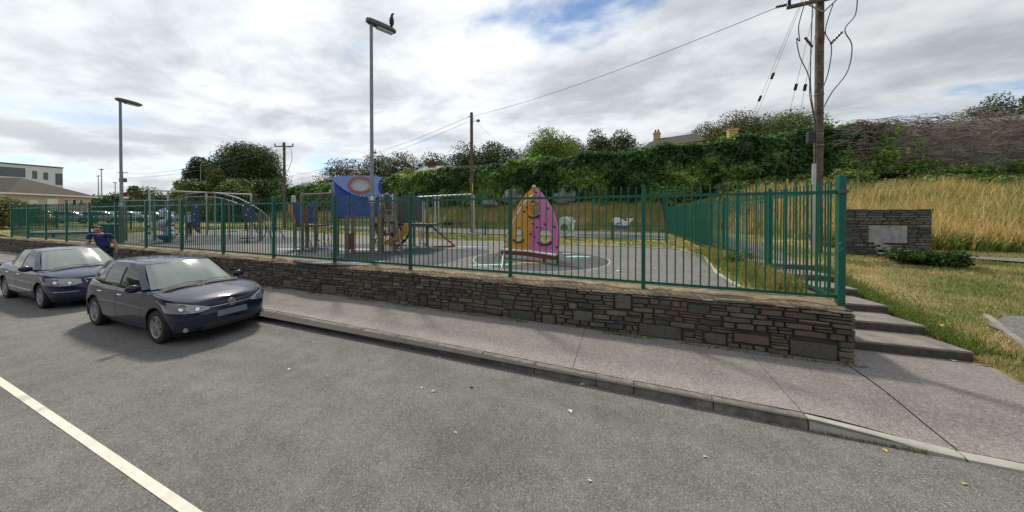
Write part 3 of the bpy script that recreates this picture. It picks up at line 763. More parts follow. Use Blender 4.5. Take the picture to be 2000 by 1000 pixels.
# greener, longer tufts beside the steps and in front of the sign wall
def f_lush(n, r):
    y = r.uniform(6.9, 10.8, n); sr = np.interp(y, [6.7, 7.4, 8.1, 11.3], [5.05, 4.96, 4.88, 4.82]); x = sr+.10+np.abs(r.normal(0, .26, n)); return x, y
blades('grass', 11000, f_lush, .04, .11, .005, [GRN, LIME, (.08, .13, .02)], 'lush green grass tufts growing over the edge of the steps', .9, seed=4)
def f_tall(n, r):
    x, y = bias_near(n, r, 3.7, 62, 14.3, 25.6, 1.4); foot = 27-12.3*sm(3.5, 9.0, x)
    k = (y > foot-.2+.6*(fbm(x, y)-.5)) & ~inpoly(x, y, FP) & ((x > 5.2) | (y > 26.5)); return x[k], y[k]
blades('tall_grass', 110000, f_tall, .35, 1.05, .011, [(.62, .43, .17), (.36, .33, .11), (.70, .52, .26)], 'tall dry golden grass covering the bank below the old wall', .5, seed=5)
def f_tall2(n, r):
    x = r.uniform(7, 60, n); y = np.where(r.random(n) < .3, r.uniform(14.2, 15.2, n), r.uniform(19, 30, n)); k = ~inpoly(x, y, FP) ; return x[k], y[k]
blades('undergrowth', 60000, f_tall2, .15, .6, .03, [(.10, .17, .035), (.18, .24, .055), (.34, .19, .07)], 'rough green and rusty undergrowth on the bank', .9, seed=6)
def f_bank(n, r):
    x = r.uniform(-62, SF, n); x = np.where(r.random(n) < .6, r.uniform(-18, SF, n), x); y = r.uniform(26.3, 30, n); return x, y
blades('bank_grass', 60000, f_bank, .12, .38, .014, [(.60, .48, .24), (.32, .36, .12), (.50, .35, .16)], 'dry rusty grass on the low bank under the hedge', .5, seed=7)
def f_in(n, r):
    x = r.uniform(-40, SF-.15, n); y = r.uniform(6.6, 26, n)
    for P in TARM: k = ~inpoly(x, y, P); x = x[k]; y = y[k]
    return x, y
blades('verge_grass', 90000, f_in, .03, .13, .010, [(.33, .26, .10), (.14, .20, .04), GRN], 'thin grass and weeds on the strips around the playground', .7, seed=8)
def f_top(n, r):
    x = r.uniform(-20, SF+.1, n); y = r.uniform(6.36, 6.64, n); k = fbm(x*2.5, y*3) > .50; return x[k], y[k]
blades('dry_grass', 9000, f_top, .02, .07, .003, [(.42, .30, .13), (.36, .27, .10), STRAW], 'dead grass lying along the foot of the railing on the wall', 1.4, seed=9, hf=lambda x, y: x*0+.995)
def f_corner(n, r):
    x = SF-.15-np.abs(r.normal(0, .35, n)); y = r.uniform(7, 13, n); return x, y
blades('verge_grass', 7000, f_corner, .06, .30, .006, [(.36, .28, .10), (.15, .21, .04), GRN], 'longer weedy grass inside the side railing', .7, seed=10, hf=lambda x, y: x*0+1.0)

# ------------------------------------------------------------------ foliage
def leafcloud(C, Rr, n, size, pal, seed, flat=.0, shell=.55, low=-.5):
    """n leaf faces in a union of ellipsoid clumps C (k,3), radii Rr (k,3)"""
    r = np.random.default_rng(seed); C = np.array(C, float); Rr = np.array(Rr, float); w = (Rr[:, 0]*Rr[:, 1]+Rr[:, 1]*Rr[:, 2]); w /= w.sum()
    i = r.choice(len(C), n, p=w); d = r.normal(size=(n, 3)); d /= np.linalg.norm(d, axis=1)[:, None]
    d[:, 2] = np.where(d[:, 2] < low, -d[:, 2], d[:, 2])
    rad = (shell+(1.06-shell)*r.random(n)**.6)*(1+.18*r.normal(size=n)*.6)
    P = C[i]+d*Rr[i]*rad[:, None]
    nrm = d*.9+r.normal(size=(n, 3))*.75+np.array([0, 0, .35]); nrm /= np.linalg.norm(nrm, axis=1)[:, None]
    t1 = np.cross(nrm, r.normal(size=(n, 3))); t1 /= np.linalg.norm(t1, axis=1)[:, None]; t2 = np.cross(nrm, t1)
    s = size*r.uniform(.6, 1.35, n)[:, None]
    V = np.stack([P-t1*s*.5, P-t2*s*.32, P+t1*s*.6, P+t2*s*.32], 1).reshape(-1, 3)
    Fq = np.arange(n*4).reshape(n, 4)
    pal = np.array(pal, float); ci = r.integers(0, len(pal), len(C)); own = r.integers(0, len(pal), n)
    c = np.where((r.random(n) < .65)[:, None], pal[ci[i]], pal[own])*r.uniform(.7, 1.3, (n, 1))
    return V, Fq, np.repeat(c, 4, 0)
def tree(x, y, zb, height, width, label, name='broadleaf_tree', pal=None, n=7000, size=.30, clumps=26, trunk=.28, seed=1, shape='round', crown_base=.25, group=None):
    r = random.Random(seed); root = empty(name, (x, y, zb), 0, label, 'tree', group)
    pal = [(1.45*a_, 1.45*b_, 1.45*c_) for a_, b_, c_ in (pal or DK)]; _x = [(.045, .075, .018), (.06, .10, .022), (.035, .06, .018), (.085, .12, .025)]
    cb = height*crown_base; Cn = []; Rn = []
    for i in range(clumps):
        t = (i+.5)/clumps; z = cb + (height-cb)*(t*.92)
        env = {'round': math.sqrt(max(.05, 1-(2*t-1.0)**2))*.5, 'tall': .42*(1-(2*t-1)**4)**.5+.02, 'cone': .5*(1-t)**.75, 'spread': .5*math.sqrt(max(.05, 1-(1.5*t-.75)**2*.9))}[shape]*width
        a = i*2.399+r.random(); q = env*r.uniform(.45, .82)
        rr = width*r.uniform(.15, .25)*(1.0 if shape != 'cone' else .7)
        Cn.append((x+math.cos(a)*q, y+math.sin(a)*q, zb+z)); Rn.append((rr*1.15, rr*1.15, rr*r.uniform(.8, 1.05)))
    Cn.append((x, y, zb+cb+(height-cb)*.45)); Rn.append((width*.30, width*.30, (height-cb)*.40))
    V, Fq, C = leafcloud(Cn, Rn, int(n*(1.7 if n > 2000 else 1)), size*.92, pal, seed, low=-.8)
    npmesh('crown', V, Fq, M['leaf'], root, C)
    mb = MB(); mb.tube([(x, y, zb-.3), (x+.1*width*.1, y, zb+height*.3), (x, y, zb+height*.75)], [trunk, trunk*.75, trunk*.25], 9)
    tr_ = mb.build('trunk', M['bark'], root, smooth=True)
    for k in range(0, len(Cn)-1, max(1, clumps//7)):
        c = Cn[k]; q = MB(); z0 = zb+height*r.uniform(.2, .45)
        q.tube([(x, y, z0), ((x+c[0])/2, (y+c[1])/2, (z0+c[2])/2+.2), c], [trunk*.4, trunk*.25, trunk*.08], 6); q.build('limb', M['bark'], root, smooth=True)
    return root

# ---- unseen hedge added behind the viewer so the cars mirror a dark line
oh = empty('added_reflection_hedge', (-5, -9, 0), 0, 'unseen dark hedge added across the road to be mirrored in the parked cars', 'hedge')
q = MB(); q.box(-40, 20, -9.8, -8.8, -.1, 4.2); q.build('inner_growth', M['bark'], oh)
_C = [(x, -9.2, 1.2+1.1*(k % 3)) for k, x in enumerate(np.arange(-40, 20, .8))]; _V, _F, _K = leafcloud(_C, [(1.0, .9, 1.25)]*len(_C), 24000, .22, [(.04, .07, .02), (.06, .10, .03)], 71)
npmesh('foliage', _V, _F, M['leaf'], oh, _K)
# ---- the long ivy hedge on its wall
HS = [(-62, 5.6), (-50, 6.0), (-38, 6.5), (-28, 7.1), (-16, 7.7), (-8, 8.1), (0, 8.3), (6, 8.5), (10, 8.75), (14, 8.85), (24, 9.05), (60, 9.6)]
def htop(s): return np.interp(s, [a for a, b in HS], [b for a, b in HS])
def hedge_mesh(root, s0, s1, n, size, seed, pal, dens=None, nm='foliage'):
    r = np.random.default_rng(seed)
    s = s0+(s1-s0)*r.random(n)
    base = np.array([float(H(np.array([q]), np.array([30.]))[0]) for q in np.linspace(s0, s1, 80)]); zb = np.interp(s, np.linspace(s0, s1, 80), base)-.5
    top = htop(s)+.8*(fbm(s*.8, s*0+3)-.5)+.5*(fbm(s*2.7, s*0+9)-.5)
    u = r.random(n)*1.22; face = u < 1
    z = np.where(face, zb+(top-zb)*np.clip(u, 0, 1), top+r.normal(0, .12, n))
    bul = 1.7*(fbm(s*.55, z*.6+7, 4)-.38)+1.0*(fbm(s*1.6+3, z*1.5, 3)-.4)
    y = np.where(face, 29.6-bul-.5*np.sin(np.clip(u, 0, 1)*PI), 29.6-bul*.5+r.random(n)*1.6) + r.normal(0, .10, n)
    k = np.ones(n, bool)
    if dens is not None: k = r.random(n) < dens(s, (z-zb)/(top-zb))
    s, z, y = s[k], z[k], y[k]; n = len(s); face = face[k]
    P = np.stack([s, y, z], 1)
    nrm = np.stack([np.zeros(n), np.where(face, -.6, 0), np.where(face, .55, 1.)], 1)+r.normal(size=(n, 3))*.55; nrm /= np.linalg.norm(nrm, axis=1)[:, None]
    t1 = np.cross(nrm, r.normal(size=(n, 3))); t1 /= np.linalg.norm(t1, axis=1)[:, None]; t2 = np.cross(nrm, t1)
    q = size*r.uniform(.6, 1.4, n)[:, None]
    V = np.stack([P-t1*q*.5, P-t2*q*.36, P+t1*q*.6, P+t2*q*.36], 1).reshape(-1, 3)
    pal = np.array(pal, float); f = np.clip((fbm(s*.45+9, z*.5, 4)-.36)/.26+r.normal(0, .22, n), 0, .999); c = 2.3*pal[(f*len(pal)).astype(int)]*r.uniform(.6, 1.4, (n, 1))
    npmesh(nm, V, np.arange(n*4).reshape(n, 4), M['leaf'], root, np.repeat(c, 4, 0))
IVY = [(.022, .048, .014), (.028, .062, .018), (.042, .090, .022), (.062, .125, .030), (.10, .155, .038)]
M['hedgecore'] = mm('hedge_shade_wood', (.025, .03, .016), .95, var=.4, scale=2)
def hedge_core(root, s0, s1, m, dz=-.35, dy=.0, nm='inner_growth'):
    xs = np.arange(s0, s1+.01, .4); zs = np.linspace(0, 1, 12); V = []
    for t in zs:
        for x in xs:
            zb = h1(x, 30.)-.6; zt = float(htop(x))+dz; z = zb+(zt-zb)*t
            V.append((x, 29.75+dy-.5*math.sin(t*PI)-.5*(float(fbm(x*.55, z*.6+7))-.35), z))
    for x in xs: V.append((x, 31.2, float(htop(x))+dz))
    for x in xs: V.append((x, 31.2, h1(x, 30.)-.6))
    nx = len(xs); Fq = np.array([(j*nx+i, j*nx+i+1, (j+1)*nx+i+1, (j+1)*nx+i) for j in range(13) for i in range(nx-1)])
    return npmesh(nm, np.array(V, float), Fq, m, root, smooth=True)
hd = empty('ivy_hedge', (-20, 30, 3), 0, 'long tall dark green ivy hedge behind the playground, running up to the bare vine-covered wall', 'hedge')
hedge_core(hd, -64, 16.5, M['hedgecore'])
hedge_mesh(hd, -25, 18.5, 140000, .19, 11, IVY, lambda s, t: 1-sm(15.5, 18.5, s+3.5*(fbm(s*.7, t*4)-.5)))
hedge_mesh(hd, -64, -25, 36000, .30, 12, IVY[1:])
# ---- old wall with bare creepers at the right
M['oldwall'] = mm('old_rubble_wall', (.42, .42, .43), .95, var=.4, scale=1.2, world=True, bump=1, bscale=3, col2=(.23, .20, .18), thr=(.48, .64))
ow = empty('old_stone_wall', (30, 30, 5), 0, 'high old grey wall tangled with bare brown creeper stems on top of the bank', 'wall')
hedge_core(ow, 16.5, 64, M['oldwall'], -.15, .1, 'masonry')
r = random.Random(5); mb = MB()
for i in range(5200):
    s = 16+46*r.random()**1.3
    if float(fbm(s*.33, 4.)) < .47 and r.random() < .35: continue
    s = s; zt = float(htop(s)); zb = h1(s, 30.); z = zb+(zt-zb)*r.random()**.8+.1; p = Vector((s, 29.0-.25*r.random(), z)); pts = [p.copy()]; a = r.uniform(-.5, PI+.5)
    for k in range(6):
        a += r.uniform(-.7, .7); p = p+Vector((math.cos(a)*.35, r.uniform(-.12, .12), math.sin(a)*.22-.03)); p.y = min(29.5, max(28.6, p.y)); p.z = min(p.z, zt+.35); pts.append(p.copy())
    mb.tube(pts, [.026, .024, .02, .017, .012, .008, .004], 3, False)
mb.build('creeper_stems', M['twig'], ow)
hedge_mesh(ow, 15.5, 64, 24000, .17, 21, [(.14, .11, .085), (.10, .08, .06), (.17, .12, .08), (.09, .11, .045), (.08, .13, .035)], lambda s, t: .04+.8*(fbm(s*.33, s*0+4.) > .47)*(fbm(s*.6, t*3) > .45), 'dead_leaves')
hedge_mesh(ow, 14.5, 64, 30000, .20, 22, IVY[1:], lambda s, t: np.clip(1.1-t*2.6+.5*(fbm(s*.3, t)-.5)*3, 0, 1)+.9*(1-sm(15, 18, s)), 'ivy_leaves')
# brambles at the foot of the old wall
br = empty('bramble_patch', (22, 28, 4), 0, 'pale green bramble growth along the foot of the creeper-covered wall', 'brambles')
C = []; R_ = []
for i in range(190):
    s = random.uniform(7.5, 55); y = random.uniform(25.0, 28.8); z = h1(s, y)+.25+max(0, y-26.5)*random.uniform(.1, .55); q = random.uniform(.45, 1.0); C.append((s, y, z)); R_.append((q*1.3, q, q*.62))
for i in range(110):
    s = random.uniform(7., 42); y = random.uniform(max(15.2, 27-12.3*float(sm(3.5, 9.0, s))), 25); z = h1(s, y)+.1; q = random.uniform(.25, .6); C.append((s, y, z)); R_.append((q*1.6, q, q*.75))
V, Fq, Cc = leafcloud(C, R_, 66000, .17, [(.11, .18, .04), (.16, .23, .05), (.21, .25, .07), (.07, .13, .03)], 31); npmesh('foliage', V, Fq, M['leaf'], br, Cc)
def bush(name, x, y, z, w, h, label, pal, n=2500, size=.09, seed=1, k=9, cat='bush'):
    r = random.Random(seed); root = empty(name, (x, y, z), 0, label, cat); C = []; R_ = []
    for i in range(k): C.append((x+r.uniform(-.5, .5)*w*.7, y+r.uniform(-.5, .5)*w*.5, z+h*r.uniform(.15, .65))); q = r.uniform(.2, .34); R_.append((w*q, w*q*.8, h*q))
    V, Fq, Cc = leafcloud(C, R_, n, size, pal, seed, low=-.6); npmesh('foliage', V, Fq, M['leaf'], root, Cc)
    mb = MB()
    for c in C: mb.tube([(x, y, z), ((x+c[0])/2, (y+c[1])/2, (z+c[2])/2), c], [.02, .015, .006], 5)
    mb.build('stems', M['bark'], root); return root

# ---- trees beyond the hedge and by the car park
def tree_at(px, pyt, D, wpx, label, zb=None, **k):
    p = at_d(px, pyt, D); top = p.z; zb = zb if zb is not None else 3.0
    q = abs(at_d(px+wpx/2, pyt, D).x-at_d(px-wpx/2, pyt, D).x)/max(.3, abs(RIGHT.x)); q = wpx*D/F*1.18
    return tree(p.x, p.y, zb, top-zb, q, label, **k)
DK = [(.022, .04, .012), (.032, .055, .015), (.045, .07, .018), (.028, .05, .018)]
OL = [(.10, .13, .03), (.075, .10, .025), (.13, .15, .035), (.05, .08, .02)]
BR = [(.10, .075, .03), (.13, .10, .035), (.06, .07, .025), (.045, .065, .02)]
tree_at(396, 306, 52, 46, 'dark upright tree, the narrower of the two tall dark trees by the car park', zb=1.4, pal=DK, n=14000, size=.28, shape='tall', clumps=34, seed=3, crown_base=.12)
tree_at(487, 287, 50, 92, 'large dark rounded tree, broadest in view, left of the cross-armed wooden pole', zb=1.4, pal=DK+[(.06, .085, .02)], n=34000, size=.27, shape='round', clumps=60, seed=4, crown_base=.10, trunk=.5)
tree_at(427, 326, 44, 42, 'lighter olive shrubby tree in front of the gap between the two dark trees', zb=1.4, pal=OL, n=6000, size=.30, shape='cone', seed=5, crown_base=.05)
tree_at(385, 352, 42, 50, 'low olive green tree under the narrow dark tree', zb=1.4, pal=OL, n=6000, size=.28, seed=6, crown_base=.05)
tree_at(455, 352, 40, 60, 'low spreading olive tree under the large rounded tree', zb=1.4, pal=OL+DK, n=6000, size=.28, seed=7, crown_base=.03)
tree_at(520, 356, 46, 70, 'dark low tree tucked behind the wooden cross-armed pole', zb=1.4, pal=DK, n=6000, size=.3, seed=8, crown_base=.03)
tree_at(355, 352, 50, 30, 'small yellowish green tree left of the narrow dark tree', zb=1.4, pal=OL, n=3000, size=.3, seed=9, crown_base=.05)
tree_at(675, 320, 60, 84, 'open-crowned brownish tree behind the blue play tower', pal=BR+DK, n=5000, size=.32, clumps=14, seed=10)
tree_at(738, 303, 60, 60, 'loose dark tree just right of the near lamp post', pal=DK+BR, n=4500, size=.32, seed=11)
tree_at(782, 304, 58, 66, 'brown-tinted round tree left of the red brick chimney', pal=BR, n=5000, size=.32, seed=12)
tree_at(800, 330, 48, 50, 'yellow-green bushy tree in front of the grey roof', pal=[(.16, .17, .03), (.12, .14, .03)], n=4000, size=.28, seed=13)
tree_at(850, 306, 62, 66, 'dark tree rising behind the grey roof beside the chimney', pal=DK, n=4000, size=.34, seed=14)
tree_at(915, 293, 52, 84, 'dark green tree behind the wooden pole with the small lamp', pal=DK+OL[:1], n=6000, size=.3, seed=15)
tree_at(966, 279, 52, 84, 'rounded dark tree right of the wooden pole with the small lamp', pal=DK, n=7000, size=.3, seed=16)
tree_at(1008, 282, 56, 50, 'thin open tree with sky showing through, between the rounded tree and the feathery one', pal=DK, n=1800, size=.28, clumps=10, seed=17)
tree_at(1072, 266, 42, 92, 'bright feathery green tree standing just above the hedge', pal=[(.10, .16, .025), (.075, .13, .02), (.13, .18, .03)], n=16000, size=.24, clumps=40, shape='round', seed=18)
tree_at(1112, 268, 52, 60, 'reddish brown crown behind the bright feathery tree', pal=[(.10, .05, .03), (.13, .07, .035), (.07, .06, .025)], n=4500, size=.28, seed=19)
tree_at(1170, 258, 50, 56, 'rounded green tree, left one of a pair beside the yellow chimney', pal=DK+OL[1:2], n=6000, size=.28, seed=20)
tree_at(1215, 257, 50, 58, 'rounded green tree, right one of a pair beside the yellow chimney', pal=DK+OL[1:2], n=6500, size=.28, seed=21)
tree_at(1440, 238, 42, 110, 'broad green and rust coloured tree above the hedge behind the stay wires', zb=5, pal=OL+BR[:2]+DK, n=20000, size=.24, clumps=44, shape='round', seed=22)
tree_at(1540, 229, 42, 110, 'broad dark green tree above the hedge just left of the big wooden pole', zb=5, pal=DK+OL, n=20000, size=.24, clumps=44, shape='round', seed=23)
tree_at(1380, 250, 46, 80, 'low rounded tree behind the tiled roof with the yellow chimney', zb=5, pal=DK+OL[:1], n=9000, size=.24, clumps=34, seed=24)
tree_at(1948, 192, 34, 70, 'dark spiky conifer showing over the creeper-covered wall', name='conifer_tree', zb=6, pal=[(.025, .05, .03), (.03, .06, .035)], n=5000, size=.22, shape='spread', seed=25, crown_base=.35)
tree_at(2010, 180, 34, 40, 'dark conifer at the right edge of the view over the creeper-covered wall', name='conifer_tree', zb=6, pal=[(.025, .05, .03), (.03, .06, .035)], n=3500, size=.22, shape='cone', seed=26)
tree_at(1860, 214, 34, 34, 'small wispy sapling poking over the creeper-covered wall', zb=7, pal=[(.04, .06, .03), (.05, .07, .04)], n=260, size=.18, seed=27, clumps=6, trunk=.05)
for i, (px, py, w_, D) in enumerate([(205, 386, 44, 80), (262, 362, 40, 90), (285, 372, 50, 85), (325, 385, 50, 80), (230, 384, 40, 70), (180, 392, 30, 75)]):
    tree_at(px, py, D, w_, ['dark low tree between the bungalow and the two thin lamp masts', 'pointed dark conifer behind the car park, right of the near left lamp', 'dark spreading tree right of the pointed conifer', 'low dark tree behind the play area swing beam', 'low dark tree just left of the near left lamp post', 'small dark tree at the corner of the bungalow'][i], zb=1.4 if i != 5 else 2, pal=DK, n=2500, size=.5, seed=40+i, shape='cone' if i == 1 else 'round', crown_base=.05)
for i, (px, py, w_, D) in enumerate([(600, 372, 60, 47), (640, 368, 60, 46), (560, 376, 50, 48)]):
    tree_at(px, py, D, w_, ['bushy green hedge tree below the pair of far grey roofs', 'bushy green hedge tree behind the left end of the blue tower', 'bushy green hedge tree just right of the cross-armed pole'][i], zb=2.5, pal=OL[1:]+DK, n=4000, size=.28, seed=50+i, crown_base=.03)
C = []; R_ = []; _r = random.Random(12)
for i in range(70):
    px = 590+700*i/70; D = _r.uniform(56, 66); py = np.interp(px, [590, 700, 800, 900, 1000, 1100, 1200, 1290], [366, 338, 330, 306, 298, 288, 284, 284])+_r.uniform(-5, 6); q = at_d(px, py, D); rr = _r.uniform(1.6, 2.8)
    C.append((q.x, q.y, q.z-rr*.8)); R_.append((rr*1.3, rr, rr)); C.append((q.x, q.y, q.z-rr*2)); R_.append((rr*1.6, rr, rr*1.3))
V, Fq, Cc = leafcloud(C, R_, 60000, .30, [(.05, .08, .022), (.07, .11, .03), (.09, .12, .035), (.085, .075, .035)], 77, low=-.9)
o = npmesh('far_woodland', V, Fq, M['leaf'], None, Cc); tag(o, 'continuous low belt of mixed woodland far beyond the hedge', 'woodland', None, 'stuff')
p = at_d(-6, 380, 23); bush('garden_shrub', p.x, p.y, 1.2, 4.6, 3.2, 'large yellow-green shrub at the left edge of the view behind the railing', [(.16, .17, .04), (.24, .19, .05), (.07, .10, .03), (.04, .07, .025)], 9000, .16, 61, 16)
p = hit(1840, 524); bush('weed_clump', p.x-.1, p.y+.3, h1(p.x, p.y), 1.25, .48, 'dense low dark green weeds at the foot of the freestanding stone wall', [(.045, .09, .02), (.07, .13, .03), (.03, .06, .015)], 5000, .07, 62, 14, 'weeds')
p = hit(1720, 520); bush('weed_clump', p.x, p.y+.2, h1(p.x, p.y), 2.4, .10, 'ragged green grass and weeds along the base of the freestanding stone wall', [(.13, .20, .05), (.10, .16, .04)], 1100, .04, 63, 14, 'weeds')
p = at_z(1402, 525, 1.0); bush('weed_clump', SF-.25, p.y+.7, 1.0, .55, .55, 'tall green weed growing by the gate inside the side railing', [(.12, .20, .04), (.08, .15, .03)], 500, .05, 64, 6, 'weeds')
# rock faces showing under the hedge
def boulder(px0, px1, pyt, pyb, D, label, seed):
    c = at_d((px0+px1)/2, (pyt+pyb)/2, D); rx = (px1-px0)/2*D/F; rz = (pyb-pyt)/2*D/F
    bm = bmesh.new(); bmesh.ops.create_icosphere(bm, subdivisions=4, radius=1)
    for v in bm.verts:
        q = v.co.copy(); k = 1+.25*noise.noise(q*1.6+Vector((seed, 0, 0)))+.10*noise.noise(q*5); v.co = Vector((q.x*rx*k, q.y*.8*k, q.z*rz*k))
    me = bpy.data.meshes.new('rock_face'); bm.to_mesh(me); bm.free(); me.polygons.foreach_set('use_smooth', [True]*len(me.polygons))
    o = link('rock_face', me, M['rock'], None, c); tag(o, label, 'rock')
M['rock'] = mm('pale_rock', (.30, .27, .27), .95, var=.35, scale=2.5, bump=1, bscale=9, col2=(.14, .12, .11), thr=(.45, .65))
boulder(1078, 1126, 360, 399, 29.3, 'pale grey rock face under the hedge right of the pink climber peak', 1)
boulder(982, 1020, 368, 401, 31.0, 'pale grey rock face under the hedge left of the orange climber peak', 2)
boulder(938, 976, 388, 404, 31.9, 'low shaded rock face under the hedge beyond the swing frame', 3)

# ------------------------------------------------------------------ freestanding stone sign wall
p = hit(1655, 499); q = hit(1822, 503); sn = p.y
x0, x1 = p.x-.08, at_n(1822, 450, sn).x; zt = at_n(1735, 408, sn).z; zb_ = h1(x1, sn)-.15
sw = empty('stone_sign_wall', ((x0+x1)/2, sn, zb_), 0, 'freestanding grey rubble stone wall with a scarred blank plaque, standing on the lawn', 'wall')
a = at_n(1696, 440, sn); b = at_n(1771, 475, sn)
PR = (a.x, b.x, b.z, a.z)
GP = [(.15, .145, .13), (.12, .12, .12), (.17, .15, .12), (.10, .10, .10), (.14, .12, .10), (.19, .18, .16)]
rects = lay(x0, x1, zb_, zt, .045, .085, .16, .42, [PR], .012); rects = [q_ for q_ in rects if q_ != PR]
stone_wall('stone', sw, rects, lambda u, o, z: (u, sn-o, z), lambda r: -r[3], 300, (.008, .025), .04, GP)
mb = MB(); mb.box(x0+.03, x1-.02, sn+.02, sn+.42, zb_, zt-.03); mb.build('core', M['mortar'], sw)
rects = lay(sn+.02, sn+.42, zb_, zt, .05, .09, .15, .28, (), .01)
stone_wall('stone', sw, rects, lambda u, o, z: (x1-.03+o, u, z), lambda r: 0, 0, (.008, .025), .04, GP)
mb = MB(); mb.box(PR[0], PR[1], sn-.012, sn+.03, PR[2], PR[3])
M['plaque'] = mm('scarred_plaque', (.30, .30, .32), .8, var=.4, scale=6, col2=(.38, .25, .18), thr=(.56, .62), bump=.8, bscale=14)
mb.build('plaque', M['plaque'], sw)
mb = MB()
for k in range(10):
    u = random.uniform(PR[0]+.2, PR[1]-.25); z = PR[2]-random.uniform(.02, .42); w_ = random.uniform(.05, .16)
    mb.plate([(u+w_*random.uniform(.7, 1)*math.cos(t), sn-.034, z+w_*.45*math.sin(t)*random.uniform(.6, 1)) for t in np.arange(0, 6.2, .6)], [], (0, .03, 0))
mb.build('mortar_smears', M['plaque'], sw)

# ------------------------------------------------------------------ poles, lamps, wires
def lamp_post(px, pyb, pyt, D, tx, label, hd_dir, hl=.95):
    p = at_d(px, pyb, D); top = at_d(tx, pyt, D); root = empty('street_lamp', (p.x, p.y, .98), 0, label, 'street lamp', 'tall grey street lamps behind the railing')
    z1 = top.z
    mb = MB(); mb.tube([(p.x, p.y, .98), (p.x, p.y, 2.7)], [.075, .075], 12); mb.build('base_column', M['galv'], root, smooth=True)
    mb = MB(); mb.tube([(p.x, p.y, 2.7), (p.x, p.y, 2.75), (p.x, p.y, z1)], [.075, .052, .045], 12); mb.build('pole', M['galv'], root, smooth=True)
    mb = MB(); mb.tube([(p.x, p.y, 2.78), (p.x, p.y, 2.98)], [.085, .085], 12); mb.build('sign_band', M['white'], root)
    mb = MB(); mb.box(p.x-.1, p.x-.095, p.y-.07, p.y+.07, 1.25, 1.75)
    d = Vector(hd_dir).normalized(); r_ = d.cross(Vector((0, 0, 1)))
    mb = MB(); P = Vector((p.x, p.y, z1+.02)); a0 = P-d*.14
    secs = [(0, .06, .06), (.10, .09, .085), (hl*.35, .10, .09), (hl*.75, .12, .085), (hl, .10, .055), (hl*1.04, .05, .03)]
    vs = []; fs = []
    for i, (t, w_, h_) in enumerate(secs):
        c = a0+d*t+Vector((0, 0, t*.02))
        for u, v in ((-1, -.6), (-.6, -1), (.6, -1), (1, -.6), (1, .3), (.6, 1), (-.6, 1), (-1, .3)): vs.append(c+r_*w_*u+Vector((0, 0, v*h_)))
        if i:
            for k in range(8): fs.append(((i-1)*8+k, (i-1)*8+(k+1) % 8, i*8+(k+1) % 8, i*8+k))
    fs += [tuple(range(8)), tuple(range((len(secs)-1)*8, len(secs)*8))]
    mb.add(vs, fs); hd_ = mb.build('lantern', M['lampdark'], root, smooth=True)
    q = MB(); c0 = a0+d*hl*.35+Vector((0, 0, -.125)); c1 = a0+d*hl*.92+Vector((0, 0, -.10)); q.bar(c0+Vector((0,0,.03)), c1+Vector((0,0,.02)), .15, .03); q.build('lens', M['clear'], hd_)
    return root, P, d
l1, P1, D1 = lamp_post(727, 512, 44, 8.9, 722, 'tall grey street lamp with a bird perched on its lantern, near the blue play tower', RIGHT*.62+HF*.65, .85)
l2, P2, D2 = lamp_post(238, 476, 196, 13.9, 224, 'tall grey street lamp behind the railing, next to the green cabinet', HF*1.0+RIGHT*.12, .85)
def wood_pole(px, pyt, D, zb, label, r0=.13, r1=.10, lean=(0, 0)):
    top = at_d(px, pyt, D); root = empty('wooden_pole', (top.x, top.y, zb), 0, label, 'utility pole')
    mb = MB(); n = 9; mb.tube([(top.x+lean[0]*(1-k/n), top.y+lean[1]*(1-k/n), zb-.3+(top.z-zb+.3)*k/n) for k in range(n+1)], [r0+(r1-r0)*k/n for k in range(n+1)], 14)
    mb.build('pole', M['polewood'], root, smooth=True); return root, top
# --- the big pole at the right
up, utop = wood_pole(1602, -80, 10.0, 1.1, 'tall weathered wooden power pole with stay wires and cable boxes behind the side railing', .125, .105)
UX, UY = utop.x, utop.y
ca = at_d(1549, 15, 10.35); cb = at_d(1662, -5, 9.75)
mb = MB(); d = Vector((cb.x-ca.x, cb.y-ca.y, 0)).normalized(); pz_ = at_d(1600, 6, 10).z
A = Vector((UX, UY-.17, pz_))-d*.92; B = Vector((UX, UY-.17, pz_))+d*.92; mb.bar(A, B, .09, .10); mb.build('crossarm', M['polewood'], up)
for k in (-1, 1): q = MB(); q.bar(Vector((UX, UY-.19, pz_-.42)), Vector((UX, UY-.19, pz_-.04))+d*.4*k, .02, .04); q.build('brace', M['galv'], up)
def insul(p, root, up_=(0, 0, 1), l=.2, r_=.05):
    q = MB(); up_ = Vector(up_).normalized(); n = 5; pts = []; rr = []
    for i in range(n*2+1): pts.append(Vector(p)+up_*l*i/(n*2)); rr.append(r_ if i % 2 else r_*.5)
    q.tube(pts, rr, 10); return q.build('insulator', M['brownins'], root, smooth=False)
for t in (-.86, -.3, .55, .9): insul(Vector((UX, UY-.17, pz_+.05))+d*t, up)
insul(A+Vector((0, 0, .1)), up, (-.8, .2, .1), .3, .06)
def px_tube(name, pts, rad, m, parent, seg=6, sub=6):
    """cable through points given as (px,py,distance), smoothed"""
    P = [at_d(*p) for p in pts]; n = len(P); out_ = []
    for i in range(n-1):
        p0 = P[max(i-1, 0)]; p1_ = P[i]; p2_ = P[i+1]; p3 = P[min(i+2, n-1)]
        for k in range(sub):
            t = k/sub; out_.append(.5*((2*p1_)+(p2_-p0)*t+(2*p0-5*p1_+4*p2_-p3)*t*t+(3*p1_-p0-3*p2_+p3)*t**3))
    out_.append(P[-1]); q = MB(); q.tube(out_, rad, seg); return q.build(name, m, parent, smooth=True)
px_tube('cable', [(1573, 2, 9.8), (1560, 50, 9.8), (1562, 80, 9.8), (1556, 75, 9.8), (1562, 110, 9.8), (1580, 150, 9.85), (1582, 190, 9.8), (1592, 235, 9.78)], .014, M['cable'], up)
